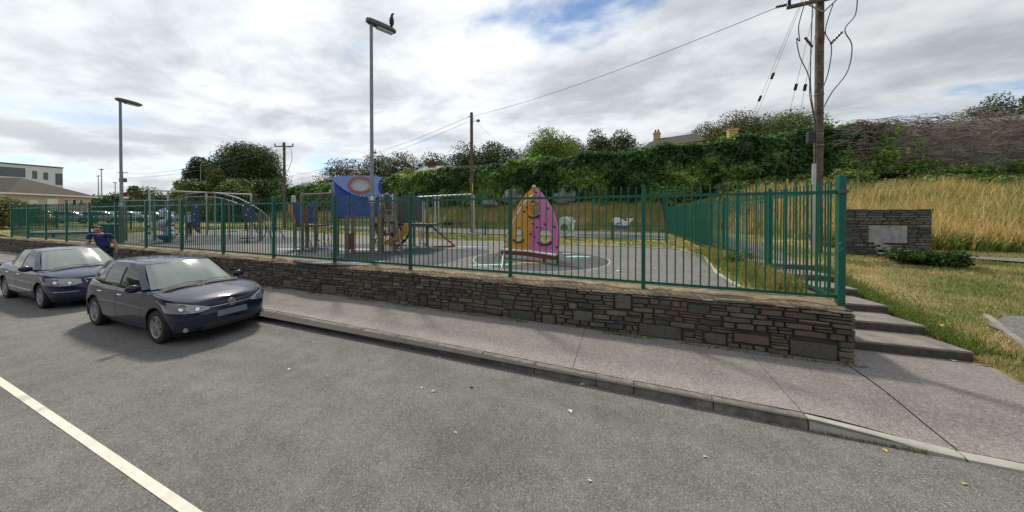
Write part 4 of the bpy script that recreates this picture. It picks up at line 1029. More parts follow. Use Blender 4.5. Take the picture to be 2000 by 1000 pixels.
px_tube('cable', [(1675, -5, 9.8), (1670, 30, 9.8), (1650, 58, 9.8), (1664, 90, 9.8), (1655, 140, 9.8), (1625, 180, 9.8), (1606, 215, 9.8)], .015, M['cable'], up)
px_tube('cable', [(1628, 5, 9.8), (1612, 60, 9.8), (1624, 90, 9.8), (1618, 140, 9.8), (1604, 180, 9.8)], .013, M['cable'], up)
px_tube('cable', [(1588, -10, 9.8), (1585, 60, 9.8), (1583, 130, 9.8), (1584, 180, 9.8), (1592, 240, 9.78)], .014, M['cable'], up)
px_tube('cable', [(1592, 235, 9.78), (1593, 270, 9.78), (1592, 320, 9.78), (1592, 380, 9.78)], .02, M['cable'], up)
px_tube('cable', [(1606, 180, 9.80), (1604, 240, 9.80), (1598, 275, 9.8)], .014, M['cable'], up)
for (x_, y_, x2, y2, nm) in ((1645, 62, 1622, 86, 0), (1572, 73, 1587, 92, 0), (1609, 62, 1607, 84, 0)):
    a_ = at_d(x_, y_, 9.8); b_ = at_d(x2, y2, 9.8); insul(a_, up, b_-a_, (b_-a_).length, .045)
for y_ in (185, 284, 262): c_ = at_d(1597, y_, 10); q = MB(); q.tube([(UX, UY, c_.z-.02), (UX, UY, c_.z+.02)], [.128, .128], 14); q.build('band', M['galv'], up)
c_ = at_d(1584, 268, 9.85); q = MB(); q.box(c_.x-.1, c_.x+.08, c_.y-.08, c_.y+.1, c_.z-.2, c_.z+.18); q.build('cable_box', M['cable'], up, bevel=.02)
a_ = at_d(1590, 320, 9.8); q = MB(); q.tube([(a_.x, a_.y, 1.0), (a_.x, a_.y, a_.z)], [.055, .055], 12); q.build('cable_guard', M['galvl'], up, smooth=True)
# stay wires with yellow guards
for i, (px0, py0, D0, px1, py1, D1_, gy, lab) in enumerate([(1568, -6, 10.1, 1404, 382, 17.5, 176, 'stay wire of the big wooden pole ending in a yellow guard, leftmost of the four'), (1571, -6, 10.1, 1414, 384, 17.0, 130, 'stay wire of the big wooden pole ending in a yellow guard, second from the left'),
                                                    (1597, -6, 10.1, 1506, 368, 14.0, 176, 'stay wire of the big wooden pole ending in a yellow guard, third from the left'), (1599, 30, 10.1, 1536, 362, 13.2, 179, 'stay wire of the big wooden pole ending in a yellow guard, nearest to the pole')]):
    a_ = at_d(px0, py0, D0); b_ = at_d(px1, py1, D1_); dv = b_-a_; g_ = b_ + dv*((b_.z-h1(b_.x, b_.y))/(-dv.z))
    root = empty('stay_wire', tuple(g_), 0, lab, 'stay wire', 'stay wires of the big wooden pole')
    q = MB(); q.tube([a_, g_], .006, 5); q.build('wire', M['wire'], root)
    k = (gy-py0)/(py1-py0); k = k*D0/(D1_+(D0-D1_)*k) if False else k*.8; c_ = a_+dv*k; dn = dv.normalized()
    q = MB(); q.tube([c_-dn*.12, c_+dn*.12], .05, 8); q.build('stay_insulator', M['brownins'], root)
    q = MB(); q.tube([b_-dn*.3, g_], .028, 8); q.build('guard', M['yellow'], root)
# --- further poles
wp, wtop = wood_pole(921, 220, 24.0, 1.0, 'wooden pole with a small lamp arm beyond the swings, in front of the hedge', .15, .12)
q = MB(); q.tube([(wtop.x, wtop.y, wtop.z-.75), (wtop.x+.55, wtop.y-.1, wtop.z-.72)], .025, 6); q.build('lamp_arm', M['galv'], wp)
q = MB(); q.lathe([(.02, .1), (.14, .06), (.16, -.02), (.10, -.1), (.01, -.12)], (wtop.x+.65, wtop.y-.1, wtop.z-.74), 12); q.build('lamp_head', M['galv'], wp, smooth=True)
q = MB(); q.tube([(wtop.x+.17, wtop.y-.16, 1.0), (wtop.x+.17, wtop.y-.16, 4.9)], .035, 6); q.build('guard', M['yellow'], wp)
insul(Vector((wtop.x-.14, wtop.y, wtop.z-.3)), wp, (-1, 0, .2), .15, .04)
cp_, ctop = wood_pole(555, 278, 30.0, 1.0, 'wooden pole with a crossarm of insulators in front of the large rounded tree', .15, .11)
q = MB(); a_ = at_d(537, 286, 30.0); b_ = at_d(572, 286, 30.0); q.bar(a_, b_, .09, .1); q.build('crossarm', M['polewood'], cp_)
for k in (0, .45, 1): insul(a_+(b_-a_)*k+Vector((0, 0, .03)), cp_, (0, 0, 1), .28, .07)
for (a0, b0, c0) in (((541, 290), (538, 310), (552, 345)), ((568, 290), (570, 312), (559, 340)), ((549, 302), (546, 300), (553, 312))):
    px_tube('cable', [(*a0, 29.9), (*b0, 29.9), (*c0, 29.9)], .02, M['cable'], cp_, 5)
tp, ttop = wood_pole(238, 334, 62.0, 1.4, 'distant wooden pole carrying a transformer box beyond the car park', .2, .16)
q = MB(); c_ = at_d(240, 352, 62); q.box(c_.x-.45, c_.x+.55, c_.y-.4, c_.y+.4, c_.z-.4, c_.z+.4); q.build('transformer', M['lampdark'], tp)
q = MB(); q.bar(at_d(229, 337, 62), at_d(250, 337, 62), .1, .12); q.build('crossarm', M['polewood'], tp)
for i, (px, py, D, lab) in enumerate([(198, 331, 72, 'slender distant lamp mast, taller of the two right of the white building'), (192, 344, 80, 'slender distant lamp mast, shorter of the two right of the white building'), (225, 357, 80, 'thin distant lamp mast just left of the near left street lamp')]):
    t_ = at_d(px, py, D); root = empty('lamp_mast', (t_.x, t_.y, 1.4), 0, lab, 'lamp mast'); q = MB(); q.tube([(t_.x, t_.y, 1.4), (t_.x, t_.y, t_.z)], [.16, .09], 8); q.build('pole', M['galvl'], root)
    q = MB(); q.box(t_.x-.6, t_.x+.5, t_.y-.2, t_.y+.2, t_.z-.05, t_.z+.12); q.build('lantern', M['galv'], root)
t_ = at_d(392, 318, 46); root = empty('lamp_mast', (t_.x, t_.y, 1.4), 0, 'curved-arm lamp in front of the narrow dark tree', 'lamp mast')
q = MB(); q.tube([(t_.x, t_.y, 1.4), (t_.x, t_.y, t_.z-.5), (t_.x+.3, t_.y, t_.z), (t_.x+1.5, t_.y, t_.z+.1)], [.07, .06, .05, .04], 8); q.build('pole', M['galvl'], root, smooth=True)
def sag(a, b, s, n=24): a = Vector(a); b = Vector(b); return [a+(b-a)*(k/n)+Vector((0, 0, -4*s*(k/n)*(1-k/n))) for k in range(n+1)]
def wire(name, a, b, s, label, r_=.010, grp='overhead wires'):
    q = MB(); q.tube(sag(a, b, s), r_, 5); o = q.build(name, M['wire'], None, at=a); return tag(o, label, 'wire', grp)
wl = Vector((wtop.x, wtop.y, wtop.z-.3))
wire('overhead_wire', A+Vector((0, 0, .15)), wl, .35, 'overhead wire from the big pole down to the small-lamp pole', .011)
wire('overhead_wire', wl+Vector((-.2, 0, 0)), ctop+Vector((0, 0, -3.6)), .5, 'upper of two overhead wires between the small-lamp pole and the cross-armed pole', .012)
wire('overhead_wire', wl+Vector((-.2, 0, -.35)), ctop+Vector((0, 0, -4.0)), .6, 'lower of two overhead wires between the small-lamp pole and the cross-armed pole', .012)
wire('overhead_wire', wl+Vector((.1, 0, -.1)), at_d(985, 285, 50), .3, 'short overhead wire dropping from the small-lamp pole behind the hedge', .010)
for k, lab in ((0, 'left'), (1, 'right')): wire('overhead_wire', a_+(b_-a_)*k, at_d(240, 338+8*k, 62), 1.0, f'overhead wire from the {lab} end of the distant crossarm towards the transformer pole', .018)
# bird
def skin_mesh(name, verts, edges, radii, m, parent=None, sub=2, root_i=0, loc=None):
    bm = bmesh.new(); lay_ = bm.verts.layers.skin.verify(); vs = [bm.verts.new(v) for v in verts]
    for i, v in enumerate(vs):
        r_ = radii[i]; r_ = r_ if hasattr(r_, '__len__') else (r_, r_); v[lay_].radius = r_; v[lay_].use_root = (i == root_i)
    for a, b in edges: bm.edges.new((vs[a], vs[b]))
    me = bpy.data.meshes.new(name); bm.to_mesh(me); bm.free(); o = link(name, me, m, parent, loc)
    k = o.modifiers.new('skin', 'SKIN'); k.use_smooth_shade = True; k.branch_smoothing = .6
    k = o.modifiers.new('sub', 'SUBSURF'); k.levels = sub; k.render_levels = sub
    return o
bp = P1+D1*.62+Vector((0, 0, .13)); bird = empty('perched_crow', tuple(bp), 0, 'black bird standing upright on the lantern of the near street lamp', 'bird')
bird['local'] = 1
skin_mesh('body', [(0, 0, .07), (0, 0, .16), (.005, 0, .26), (.012, 0, .33), (.02, 0, .385), (.06, 0, .40), (.115, 0, .39), (-.03, 0, -.03)], [(0, 1), (1, 2), (2, 3), (3, 4), (4, 5), (5, 6), (0, 7)], [.05, .075, .062, .036, .040, .022, .006, .022], M['black'], bird, 2, 1)
for s_ in (-1, 1): q = MB(); q.tube([(0, .025*s_, .08), (.005, .03*s_, -.005)], .008, 5); q.tube([(-.01, .03*s_, 0), (.05, .035*s_, 0)], .006, 5); q.build('leg', M['black'], bird)
# ------------------------------------------------------------------ buildings
def wplane(a, b):
    """facade frame from two ground points: origin a, unit u along, n outwards to the camera"""
    u = Vector((b.x-a.x, b.y-a.y, 0)); L_ = u.length; u.normalize(); n = Vector((u.y, -u.x, 0))
    if n.dot(Vector((-a.x, -a.y, 0))) < 0: n = -n
    return a, u, n, L_
M['render'] = mm('cream_render', (.50, .43, .36), .9, var=.08, scale=.4, world=True); M['whiter'] = mm('white_render', (.66, .68, .70), .8, var=.06, scale=.3, world=True)
M['tile'] = mm('brown_roof_tiles', (.045, .034, .027), .9, var=.3, scale=2, world=True, bump=.8, bscale=6); M['slate'] = mm('grey_slates', (.15, .145, .145), .8, var=.2, scale=2, world=True)
M['wglass'] = mm('window_glass', (.03, .04, .05), .08, spec=.9); M['brick'] = mm('red_brick', (.14, .045, .03), .9, var=.25, scale=9); M['yrender'] = mm('yellow_render', (.48, .34, .14), .9, var=.12)
def quadbox(mb, a, u, n, u0, u1, d0, d1, z0, z1):
    P = [a+u*x+n*y for x, y in ((u0, d0), (u1, d0), (u1, d1), (u0, d1))]
    mb.add([(p.x, p.y, z0) for p in P]+[(p.x, p.y, z1) for p in P], [(0, 3, 2, 1), (4, 5, 6, 7), (0, 1, 5, 4), (1, 2, 6, 5), (2, 3, 7, 6), (3, 0, 4, 7)])
def window(parent, fr_, u, z, w, h, name='window', mglass='wglass', mf='white'):
    a, uu, n, L_ = fr_; mb = MB(); t = .09
    for (a0, a1, b0, b1) in ((u-w/2, u+w/2, z+h-t, z+h), (u-w/2, u+w/2, z, z+t), (u-w/2, u-w/2+t, z+t, z+h-t), (u+w/2-t, u+w/2, z+t, z+h-t)): quadbox(mb, a, uu, n, a0, a1, -.02, .06, b0, b1)
    f = mb.build(name, M[mf], parent); mb = MB(); quadbox(mb, a, uu, n, u-w/2+t, u+w/2-t, -.02, .02, z+t, z+h-t); mb.build('pane', M[mglass], f)
# bungalow
a = at_d(18, 400, 49); b = at_d(178, 400, 60); fr_ = wplane(a, b); A0, U, Nn, LL = fr_; ez = at_d(178, 384, 60).z; gz = 2.6
bg_ = empty('bungalow', (a.x, a.y, gz), 0, 'cream single-storey building with a brown hipped tile roof behind the car park', 'building')
mb = MB(); quadbox(mb, A0, U, Nn, -14, LL, -12, 0, gz-1.5, ez); mb.build('wall', M['render'], bg_)
mb = MB(); u88 = LL*.46; rz_ = at_d(88, 353, 58).z
def hip(c, rd, zr_): mb.add([(p.x, p.y, ez) for p in c]+[(p.x, p.y, zr_) for p in rd]+[(p.x, p.y, ez-.12) for p in c], [(0, 1, 4), (1, 2, 5, 4), (2, 3, 5), (3, 0, 4, 5), (0, 6, 7, 1), (1, 7, 8, 2), (2, 8, 9, 3), (3, 9, 6, 0), (6, 9, 8, 7)])
hip([A0+U*(-.6)+Nn*.6, A0+U*(LL+.6)+Nn*.6, A0+U*(LL+.6)-Nn*12.6, A0+U*(-.6)-Nn*12.6], [A0+U*u88-Nn*4.2, A0+U*u88-Nn*8.5], rz_)
hip([A0+U*(-16)-Nn*3, A0+U*(LL*.9)-Nn*3, A0+U*(LL*.9)-Nn*14, A0+U*(-16)-Nn*14], [A0+U*(-11)-Nn*8.5, A0+U*(LL*.25)-Nn*8.5], rz_+.9)
rf = mb.build('roof', M['tile'], bg_)
mb = MB(); quadbox(mb, A0, U, Nn, -15, LL+.62, .60, .70, ez-.22, ez+.02); mb.build('gutter', M['white'], bg_)
def uat(px): 
    d_ = ray(px, 400); d2 = Vector((d_.x, d_.y)); 
    den = d_.x*Nn.x+d_.y*Nn.y; t = (A0.x*Nn.x+A0.y*Nn.y)/den; P = Vector((d_.x*t, d_.y*t, 0)); return (P-Vector((A0.x, A0.y, 0))).dot(U), t
def zof(px, py): d_ = ray(px, py); den = d_.x*Nn.x+d_.y*Nn.y; t = (A0.x*Nn.x+A0.y*Nn.y)/den; return CAMZ+d_.z*t
for x0_, x1_, y0_, y1_ in ((124, 134, 401, 389), (140, 149, 402, 389), (154, 163, 402, 390)):
    u0 = uat(x0_)[0]; u1 = uat(x1_)[0]; window(bg_, fr_, (u0+u1)/2, zof((x0_+x1_)/2, y0_), abs(u1-u0), zof((x0_+x1_)/2, y1_)-zof((x0_+x1_)/2, y0_))
u0 = uat(92)[0]; u1 = uat(112)[0]; mb = MB(); quadbox(mb, A0, U, Nn, min(u0, u1), max(u0, u1), 0, .05, gz-.6, zof(102, 388)); mb.build('shutter_door', M['white'], bg_)
u0 = uat(55)[0]; u1 = uat(73)[0]; mb = MB(); quadbox(mb, A0, U, Nn, min(u0, u1), max(u0, u1), 0, .06, zof(64, 398), zof(64, 391)); mb.build('sign_board', M['whiter'], bg_)
# modern white block
b = at_d(123, 362, 76); n2 = Vector((0, -1, 0)); A0 = Vector((b.x, b.y, 0)); U = Vector((0, -1, 0)); Nn = Vector((1, 0, 0))
zt2 = at_d(123, 329, 76).z; fr_ = (A0, U, Nn, 10)
wb = empty('office_building', (b.x, b.y, 2), 0, 'modern white flat-roofed two-tier building behind the brown tiled roof', 'building')
mb = MB(); quadbox(mb, A0, U, Nn, 0, 26, -25, 0, 1, zt2); mb.build('wall', M['whiter'], wb)
mb = MB(); quadbox(mb, A0, U, Nn, -.1, 26.1, -25.1, .12, zt2, zt2+.3); mb.build('parapet', M['lampdark'], wb)
for x0_, x1_, y0_, y1_, g_ in ((109, 122.5, 361, 339, 0), (86, 94, 351, 337, 0), (65, 72, 349, 334, 0), (0, 50, 345, 327, 1)):
    u0 = uat(x1_)[0]; u1 = uat(x0_)[0]; xm = (x0_+x1_)/2; z0_, z1_ = zof(xm, y0_), zof(xm, y1_)
    window(wb, fr_, (u0+u1)/2, z0_, max(.6, u1-u0), z1_-z0_, mf='lampdark')
# houses beyond the hedge
def house(label, corner0, corner1, ztop, zeave, depth, mroof, chim=None, zg=3, mwall='render'):
    a, b = corner0, corner1; fr_ = wplane(a, b); A0, U, Nn, LL = fr_
    h = empty('house', (a.x, a.y, zg), 0, label, 'house'); mb = MB(); quadbox(mb, A0, U, Nn, 0, LL, -depth, 0, zg-1, zeave); mb.build('wall', M[mwall], h)
    c = [A0+U*(-.4)+Nn*.4, A0+U*(LL+.4)+Nn*.4, A0+U*(LL+.4)-Nn*(depth+.4), A0-U*.4-Nn*(depth+.4)]; k = .5*depth*.25
    rd = [A0+U*k-Nn*depth/2, A0+U*(LL-k)-Nn*depth/2]; mb = MB()
    mb.add([(p.x, p.y, zeave) for p in c]+[(p.x, p.y, ztop) for p in rd], [(0, 1, 5, 4), (1, 2, 5), (2, 3, 4, 5), (3, 0, 4), (0, 3, 2, 1)]); rf = mb.build('roof', M[mroof], h)
    if chim:
        (u, w, zc, mc) = chim; q = MB(); quadbox(q, A0, U, Nn, u-w/2, u+w/2, -depth/2-w*.4, -depth/2+w*.4, zeave, zc); ch = q.build('chimney', M[mc], rf)
        q = MB(); quadbox(q, A0, U, Nn, u-w/2-.06, u+w/2+.06, -depth/2-w*.4-.06, -depth/2+w*.4+.06, zc-.25, zc-.08); q.build('chimney_cap', M[mc], rf)
        for s_ in (-.22, .22): P = A0+U*(u+s_*w)-Nn*depth/2; q = MB(); q.lathe([(.13, 0), (.11, .4), (.09, .4)], (P.x, P.y, zc), 8); q.build('chimney_pot', M['brick'], rf)
    return h
a = at_d(1258, 285, 40); b = at_d(1372, 270, 36); house('house with a brown tiled roof and a yellow rendered chimney showing above the hedge', a, b, at_d(1270, 270, 42).z, at_d(1258, 290, 40).z, 7, 'tile', (.9, .8, at_d(1263, 258, 42).z, 'yrender'), 4)
a = at_d(1432, 275, 36); b = at_d(1560, 275, 34); house('low roof hidden in trees with only its pale yellow block chimney showing', a, b, at_d(1447, 268, 38).z, at_d(1447, 280, 36).z, 6, 'tile', (.9, 1.0, at_d(1447, 250, 38).z, 'yrender'), 4)
a = at_d(800, 345, 48); b = at_d(935, 335, 46); house('house with a plain grey roof and a red brick chimney beyond the hedge', a, b, at_d(860, 321, 50).z, at_d(800, 342, 48).z, 8, 'slate', (1.9, 1.15, at_d(823, 313, 50).z, 'brick'), 3)
a = at_d(576, 372, 60); b = at_d(614, 370, 60); house('small far grey hipped roof, left one of the pair beyond the low hedge trees', a, b, at_d(595, 353, 60).z, at_d(590, 364, 60).z, 5, 'slate', None, 3)
a = at_d(622, 372, 62); b = at_d(665, 370, 60); house('small far grey hipped roof, right one of the pair, partly behind the blue tower', a, b, at_d(640, 353, 62).z, at_d(640, 364, 62).z, 5, 'slate', None, 3)
p = at_d(1443, 216, 48); root = empty('roof_aerial', (p.x, p.y, p.z-2.5), 0, 'thin television aerial mast above the trees near the big pole', 'aerial'); q = MB(); q.tube([(p.x, p.y, p.z-3.5), (p.x, p.y, p.z)], .03, 5); q.build('mast', M['lampdark'], root); q = MB(); q.tube([(p.x-.5, p.y, p.z-.9), (p.x+.3, p.y, p.z-.9)], .02, 4); q.build('arm', M['lampdark'], root)

# ------------------------------------------------------------------ cars
GOLF = dict(ax=(1.315, -1.315), xf=2.155, xr=-2.09, xc=1.22, xrc=-1.45, R=.375, rw=.315, kind='hatch', p=3.3,
    w=([.16, .24, .30, .50, .62, .655, .74, .80, .90, .97], [.80, .845, .868, .897, .900, .892, .886, .880, .862, .815]),
    xfz=([.16, .20, .30, .42, .52, .62, .70, .78, .9], [2.03, 2.10, 2.15, 2.155, 2.15, 2.135, 2.105, 2.05, 1.95]),
    xrz=([.16, .25, .45, .6, .9, 1.02], [-1.95, -2.04, -2.09, -2.07, -1.99, -1.94]),
    zsh=([-2.1, -1.95, -1.6, -1.1, -.2, .5, .85, 1.15, 1.5, 1.8, 2.0, 2.16], [.97, .98, .965, .945, .93, .92, .915, .905, .875, .835, .785, .735]),
    zc=([-2.1, -1.9, .9, 1.05, 1.3, 1.6, 1.85, 2.0, 2.1, 2.16], [1.0, 1.02, .985, .98, .95, .912, .867, .826, .785, .745]),
    gh=[((1.08, 0, .985), (.38, 0, 1.415)), ((1.05, .35, .98), (.35, .3, 1.41)), ((.93, .65, .965), (.24, .52, 1.395)), ((.84, .755, .950), (.15, .58, 1.385)),
        ((.62, .815, .93), (.02, .615, 1.39)), ((-.20, .825, .945), (-.28, .635, 1.415)), ((-.29, .825, .947), (-.37, .635, 1.415)), ((-1.02, .81, .965), (-1.00, .625, 1.40)), ((-1.06, .81, .967), (-1.04, .623, 1.40)),
        ((-1.38, .79, .985), (-1.22, .612, 1.39)), ((-1.80, .72, 1.0), (-1.62, .57, 1.365)), ((-1.88, .62, 1.005), (-1.70, .48, 1.37)), ((-1.95, 0, 1.02), (-1.78, 0, 1.385))],
    gtype=['screen', 'screen', 'screen', 'pillar', 'glass', 'bpost', 'glass', 'bpost', 'glass', 'pillar', 'pillar', 'rear'],
    roof=([-1.8, -1.0, -.4, 0, .38], [1.388, 1.445, 1.453, 1.443, 1.415]), doors=((.80, -.275), (-.285, -1.22)), handles=(-.12, -1.02),
    lamp=(.38, .90, [.635, .602, .598, .62], [.672, .725, .775, .815]), mirror=(.70, 1.0), chrome=False)
PASS = dict(GOLF); PASS.update(ax=(1.355, -1.355), xf=2.33, xr=-2.42, xc=1.35, xrc=-1.6, kind='saloon', p=2.6,
    w=([.16, .24, .30, .50, .62, .70, .80, .90, .97], [.80, .85, .875, .905, .908, .90, .885, .865, .80]),
    xfz=([.16, .20, .30, .42, .52, .62, .70, .78, .9], [2.18, 2.26, 2.32, 2.33, 2.325, 2.305, 2.27, 2.21, 2.08]),
    xrz=([.16, .25, .45, .6, .9, 1.02], [-2.3, -2.38, -2.42, -2.41, -2.37, -2.34]),
    zsh=([-2.42, -2.0, -1.6, -1.1, -.2, .5, .9, 1.25, 1.6, 1.9, 2.1, 2.33], [.97, .98, .97, .95, .93, .92, .915, .905, .88, .85, .80, .755]),
    zc=([-2.42, -2.2, -1.7, .9, 1.15, 1.4, 1.7, 1.95, 2.15, 2.33], [1.04, 1.07, 1.06, .99, .985, .962, .93, .89, .84, .775]),
    gh=[((1.18, 0, .985), (.38, 0, 1.43)), ((1.14, .35, .98), (.35, .3, 1.425)), ((1.02, .63, .965), (.25, .50, 1.41)), ((.92, .74, .950), (.16, .56, 1.40)),
        ((.66, .80, .93), (.02, .59, 1.405)), ((-.22, .81, .945), (-.26, .61, 1.43)), ((-.30, .81, .947), (-.34, .61, 1.43)), ((-1.0, .795, .965), (-.90, .60, 1.41)), ((-1.03, .795, .967), (-.93, .60, 1.408)),
        ((-1.36, .76, .985), (-1.0, .59, 1.40)), ((-1.72, .68, 1.01), (-1.12, .55, 1.375)), ((-1.80, .60, 1.02), (-1.18, .48, 1.37)), ((-1.88, 0, 1.05), (-1.24, 0, 1.385))],
    roof=([-1.24, -.8, -.3, 0, .38], [1.39, 1.45, 1.468, 1.46, 1.43]), doors=((.88, -.29), (-.30, -1.25)), handles=(-.14, -1.05),
    lamp=(.40, .90, [.655, .615, .60, .64], [.76, .785, .80, .815]), mirror=(.76, 1.0), chrome=True)
def build_car(S, paint, detail=True):
    root = empty('parked_car'); root['local'] = 1
    it = lambda k, x: float(np.interp(x, S[k][0], S[k][1]))
    xc, xrc, p = S['xc'], S['xrc'], S['p']; xf5 = it('xfz', .5); xr5 = it('xrz', .5)
    # columns from front centre round to rear centre; each a nominal x
    cols = [('f', a) for a in np.concatenate([[0, .12, .25, .38], np.linspace(.5, PI/2, 26 if detail else 9)])]
    sx = list(np.linspace(xc-.04, xrc+.04, 46 if detail else 16))
    for (d0, d1) in S['doors']:
        for e in (d0, d1): sx += [e+.004, e-.004]
    for ax in S['ax']:
        for k in range(13): sx.append(ax+S['R']*math.cos(PI*k/12))
        sx += [ax-S['R']-.004, ax+S['R']+.004]
    sx = sorted({round(x, 4) for x in sx if xrc < x < xc}, reverse=True); cols += [('s', x) for x in sx]
    cols += [('r', a) for a in np.linspace(PI/2, 0, 14 if detail else 7)]
    def side(c, z):
        w = it('w', z)
        if c[0] == 's': return c[1], w
        if c[0] == 'f': xf = it('xfz', z); return xc+(xf-xc)*max(0, math.cos(c[1]))**(2/p), w*math.sin(c[1])**(2/p)
        xr = it('xrz', z); return xrc+(xr-xrc)*max(0, math.cos(c[1]))**(2/3.2), w*math.sin(c[1])**(2/3.2)
    R = S['R']; zw = S['rw']
    def zlo(c):
        x, y = side(c, .5); base = .17 if c[0] == 'f' and c[1] < .9 else .20
        if y > .6:
            for ax in S['ax']:
                if abs(x-ax) < R: base = max(base, zw+math.sqrt(R*R-(x-ax)**2))
        return base
    nr = 12 if detail else 6
    grid = []
    for c in cols:
        x5, y5 = side(c, .6); zl = zlo(c); zs = it('zsh', x5); z1 = max(.29, zl+.02); z1 = min(z1, zs-.05)
        zz_ = [zl, z1-.004, z1+.004]+[z1+(zs-z1)*((k+1)/nr) for k in range(nr)]
        col_ = [(*side(c, z), z) for z in zz_]
        xs_, ys_, _ = col_[-1]
        for k in (.06, .16, .32, .5, .7, .86, 1.):
            y = ys_*(1-k); zc_ = max(it('zc', xs_), zs+.004); z = zc_-(zc_-zs)*(1-k)**2.3; col_.append((xs_+(.02*(1-(1-k)**2) if c[0] == 'f' and False else 0), y, z))
        grid.append(col_)
    nR = len(grid[0]); nc = len(cols); body = MB(); doors = {0: MB(), 1: MB()}
    def colx(i): return side(cols[i], .6)[0]
    vs = [v for c_ in grid for v in c_]
    fb = []; fd = {0: [], 1: []}
    for i in range(nc-1):
        xm = (colx(i)+colx(i+1))/2; isd = None
        if detail and cols[i][0] == 's' and cols[i+1][0] == 's':
            gap = abs(colx(i)-colx(i+1)) < .0095
            for k, (d0, d1) in enumerate(S['doors']):
                if d1 < xm < d0: isd = k
            if gap and any(abs(xm-e) < .004 for d in S['doors'] for e in d): isd = 'gap'
        for j in range(nR-1):
            f = (i*nR+j, i*nR+j+1, (i+1)*nR+j+1, (i+1)*nR+j)
            if j == 1 and isd is not None: continue
            if isd == 'gap' and 1 <= j <= nr+1: continue
            if isd in (0, 1) and 2 <= j < nr+2: fd[isd].append(f)
            else: fb.append(f)
    def emit(faces, name, m):
        used = sorted({i for f in faces for i in f}); mp_ = {u: k for k, u in enumerate(used)}; V = [vs[u] for u in used]
        n = len(V); V2 = V+[(x, -y, z) for x, y, z in V]; F2 = [tuple(mp_[i] for i in f) for f in faces]+[tuple(mp_[i]+n for i in reversed(f)) for f in faces]
        return V2, F2, n
    V2, F2, n = emit(fb, 'body', paint)
    me = bpy.data.meshes.new('body'); me.from_pydata(V2, [], F2); bm = bmesh.new(); bm.from_mesh(me); bmesh.ops.remove_doubles(bm, verts=bm.verts, dist=.0006); bmesh.ops.recalc_face_normals(bm, faces=bm.faces); bm.to_mesh(me); bm.free()
    me.polygons.foreach_set('use_smooth', [True]*len(me.polygons)); me.set_sharp_from_angle(angle=math.radians(48)); link('body', me, paint, root)
    dr = {}
    for k in (0, 1):
        if not fd[k]: continue
        V2, F2, n = emit(fd[k], 'door', paint)
        for s_ in (0, 1):
            V = V2[:n] if s_ == 0 else V2[n:]; Fc = F2[:len(fd[k])] if s_ == 0 else [tuple(i-n for i in f) for f in F2[len(fd[k]):]]
            me = bpy.data.meshes.new('door'); me.from_pydata(V, [], Fc); me.update(); me.polygons.foreach_set('use_smooth', [True]*len(Fc)); dr[(k, s_)] = link('door', me, paint, root)
    # dark inner shell showing in the gaps, and the underside
    mb = MB(); x0_, x1_ = S['ax'][0]-.30, S['ax'][1]+.30
    for s_ in (1, -1): mb.box(x1_-.0, x0_, *(sorted((s_*.80, s_*.84))), .24, .88)
    mb.box(S['xr']+.22, S['xf']-.35, -.60, .60, .20, .62); mb.box(x1_-.05, x0_, -.80, .80, .19, .30); mb.build('underbody', M['black'], root)
    for ax in S['ax']:
        for s_ in (1, -1):
            q = MB(); q.tube([(ax+(R+.004)*math.cos(t), s_*.70, zw+(R+.004)*math.sin(t)) for t in np.linspace(-.25, PI+.25, 17)], .001, 3)
            pr = [(ax+(R+.006)*math.cos(t), zw+(R+.006)*math.sin(t)) for t in np.linspace(-.3, PI+.3, 19)]
            vs_ = [(x, s_*.55, z) for x, z in pr]+[(x, s_*.872, z) for x, z in pr]; n_ = len(pr)
            q = MB(); q.add(vs_, [(i, i+1, n_+i+1, n_+i) for i in range(n_-1)]); q.add([(x, s_*.55, z) for x, z in pr], [tuple(range(n_))]); q.build('wheel_arch', M['black'], root)
    # greenhouse
    gh = S['gh']; gt_ = S['gtype']; nv = 8; sub = 4 if detail else 2
    parts = {}
    def pos(i, t, v):
        b = Vector(gh[i][0]).lerp(Vector(gh[i+1][0]), t); tt = Vector(gh[i][1]).lerp(Vector(gh[i+1][1]), t); q = b.lerp(tt, v)
        o = .022*math.sin(v*PI); d = Vector((q.x*.0, q.y, 0)); d = d.normalized() if d.length > 1e-3 else Vector((0, 0, 0))
        if gt_[i] in ('screen',): d = Vector((.5, 0, .6))*(1-t if i == 2 else 1)
        elif gt_[i] == 'rear': d = Vector((-.6, 0, .3))
        return q+d*o
    for i, ty in enumerate(gt_):
        segs = []
        if ty == 'glass': segs = [(0, .05, 'frame'), (.05, .80, 'side_window'), (.80, 1, 'paint')]
        elif ty == 'bpost': segs = [(0, .80, 'pillar_trim'), (.80, 1, 'paint')]
        elif ty == 'screen': segs = [(0, .97, 'windscreen'), (.97, 1, 'paint')]
        elif ty == 'rear': segs = [(0, .85, 'rear_window'), (.85, 1, 'paint')]
        else: segs = [(0, 1, 'paint')]
        for v0, v1, nm in segs:
            for s_ in (1, -1):
                key = (nm, s_ if nm in ('side_window', 'pillar_trim', 'frame') else 0, i if nm in ('side_window', 'pillar_trim') else 0)
                q = parts.setdefault(key, MB()); n1 = max(1, round((v1-v0)*nv)); vv = []
                for a_ in range(sub+1):
                    for b_ in range(n1+1): P = pos(i, a_/sub, v0+(v1-v0)*b_/n1); vv.append((P.x, s_*P.y, P.z))
                q.add(vv, [(a_*(n1+1)+b_, a_*(n1+1)+b_+1, (a_+1)*(n1+1)+b_+1, (a_+1)*(n1+1)+b_) for a_ in range(sub) for b_ in range(n1)])
    rp = parts.setdefault(('paint', 0, 0), MB())
    ring = []
    for i in range(len(gh)-1):
        for a_ in range(sub): ring.append(pos(i, a_/sub, 1))
    ring.append(pos(len(gh)-2, 1, 1)); ks = [0, .05, .12, .25, .45, .7, 1]
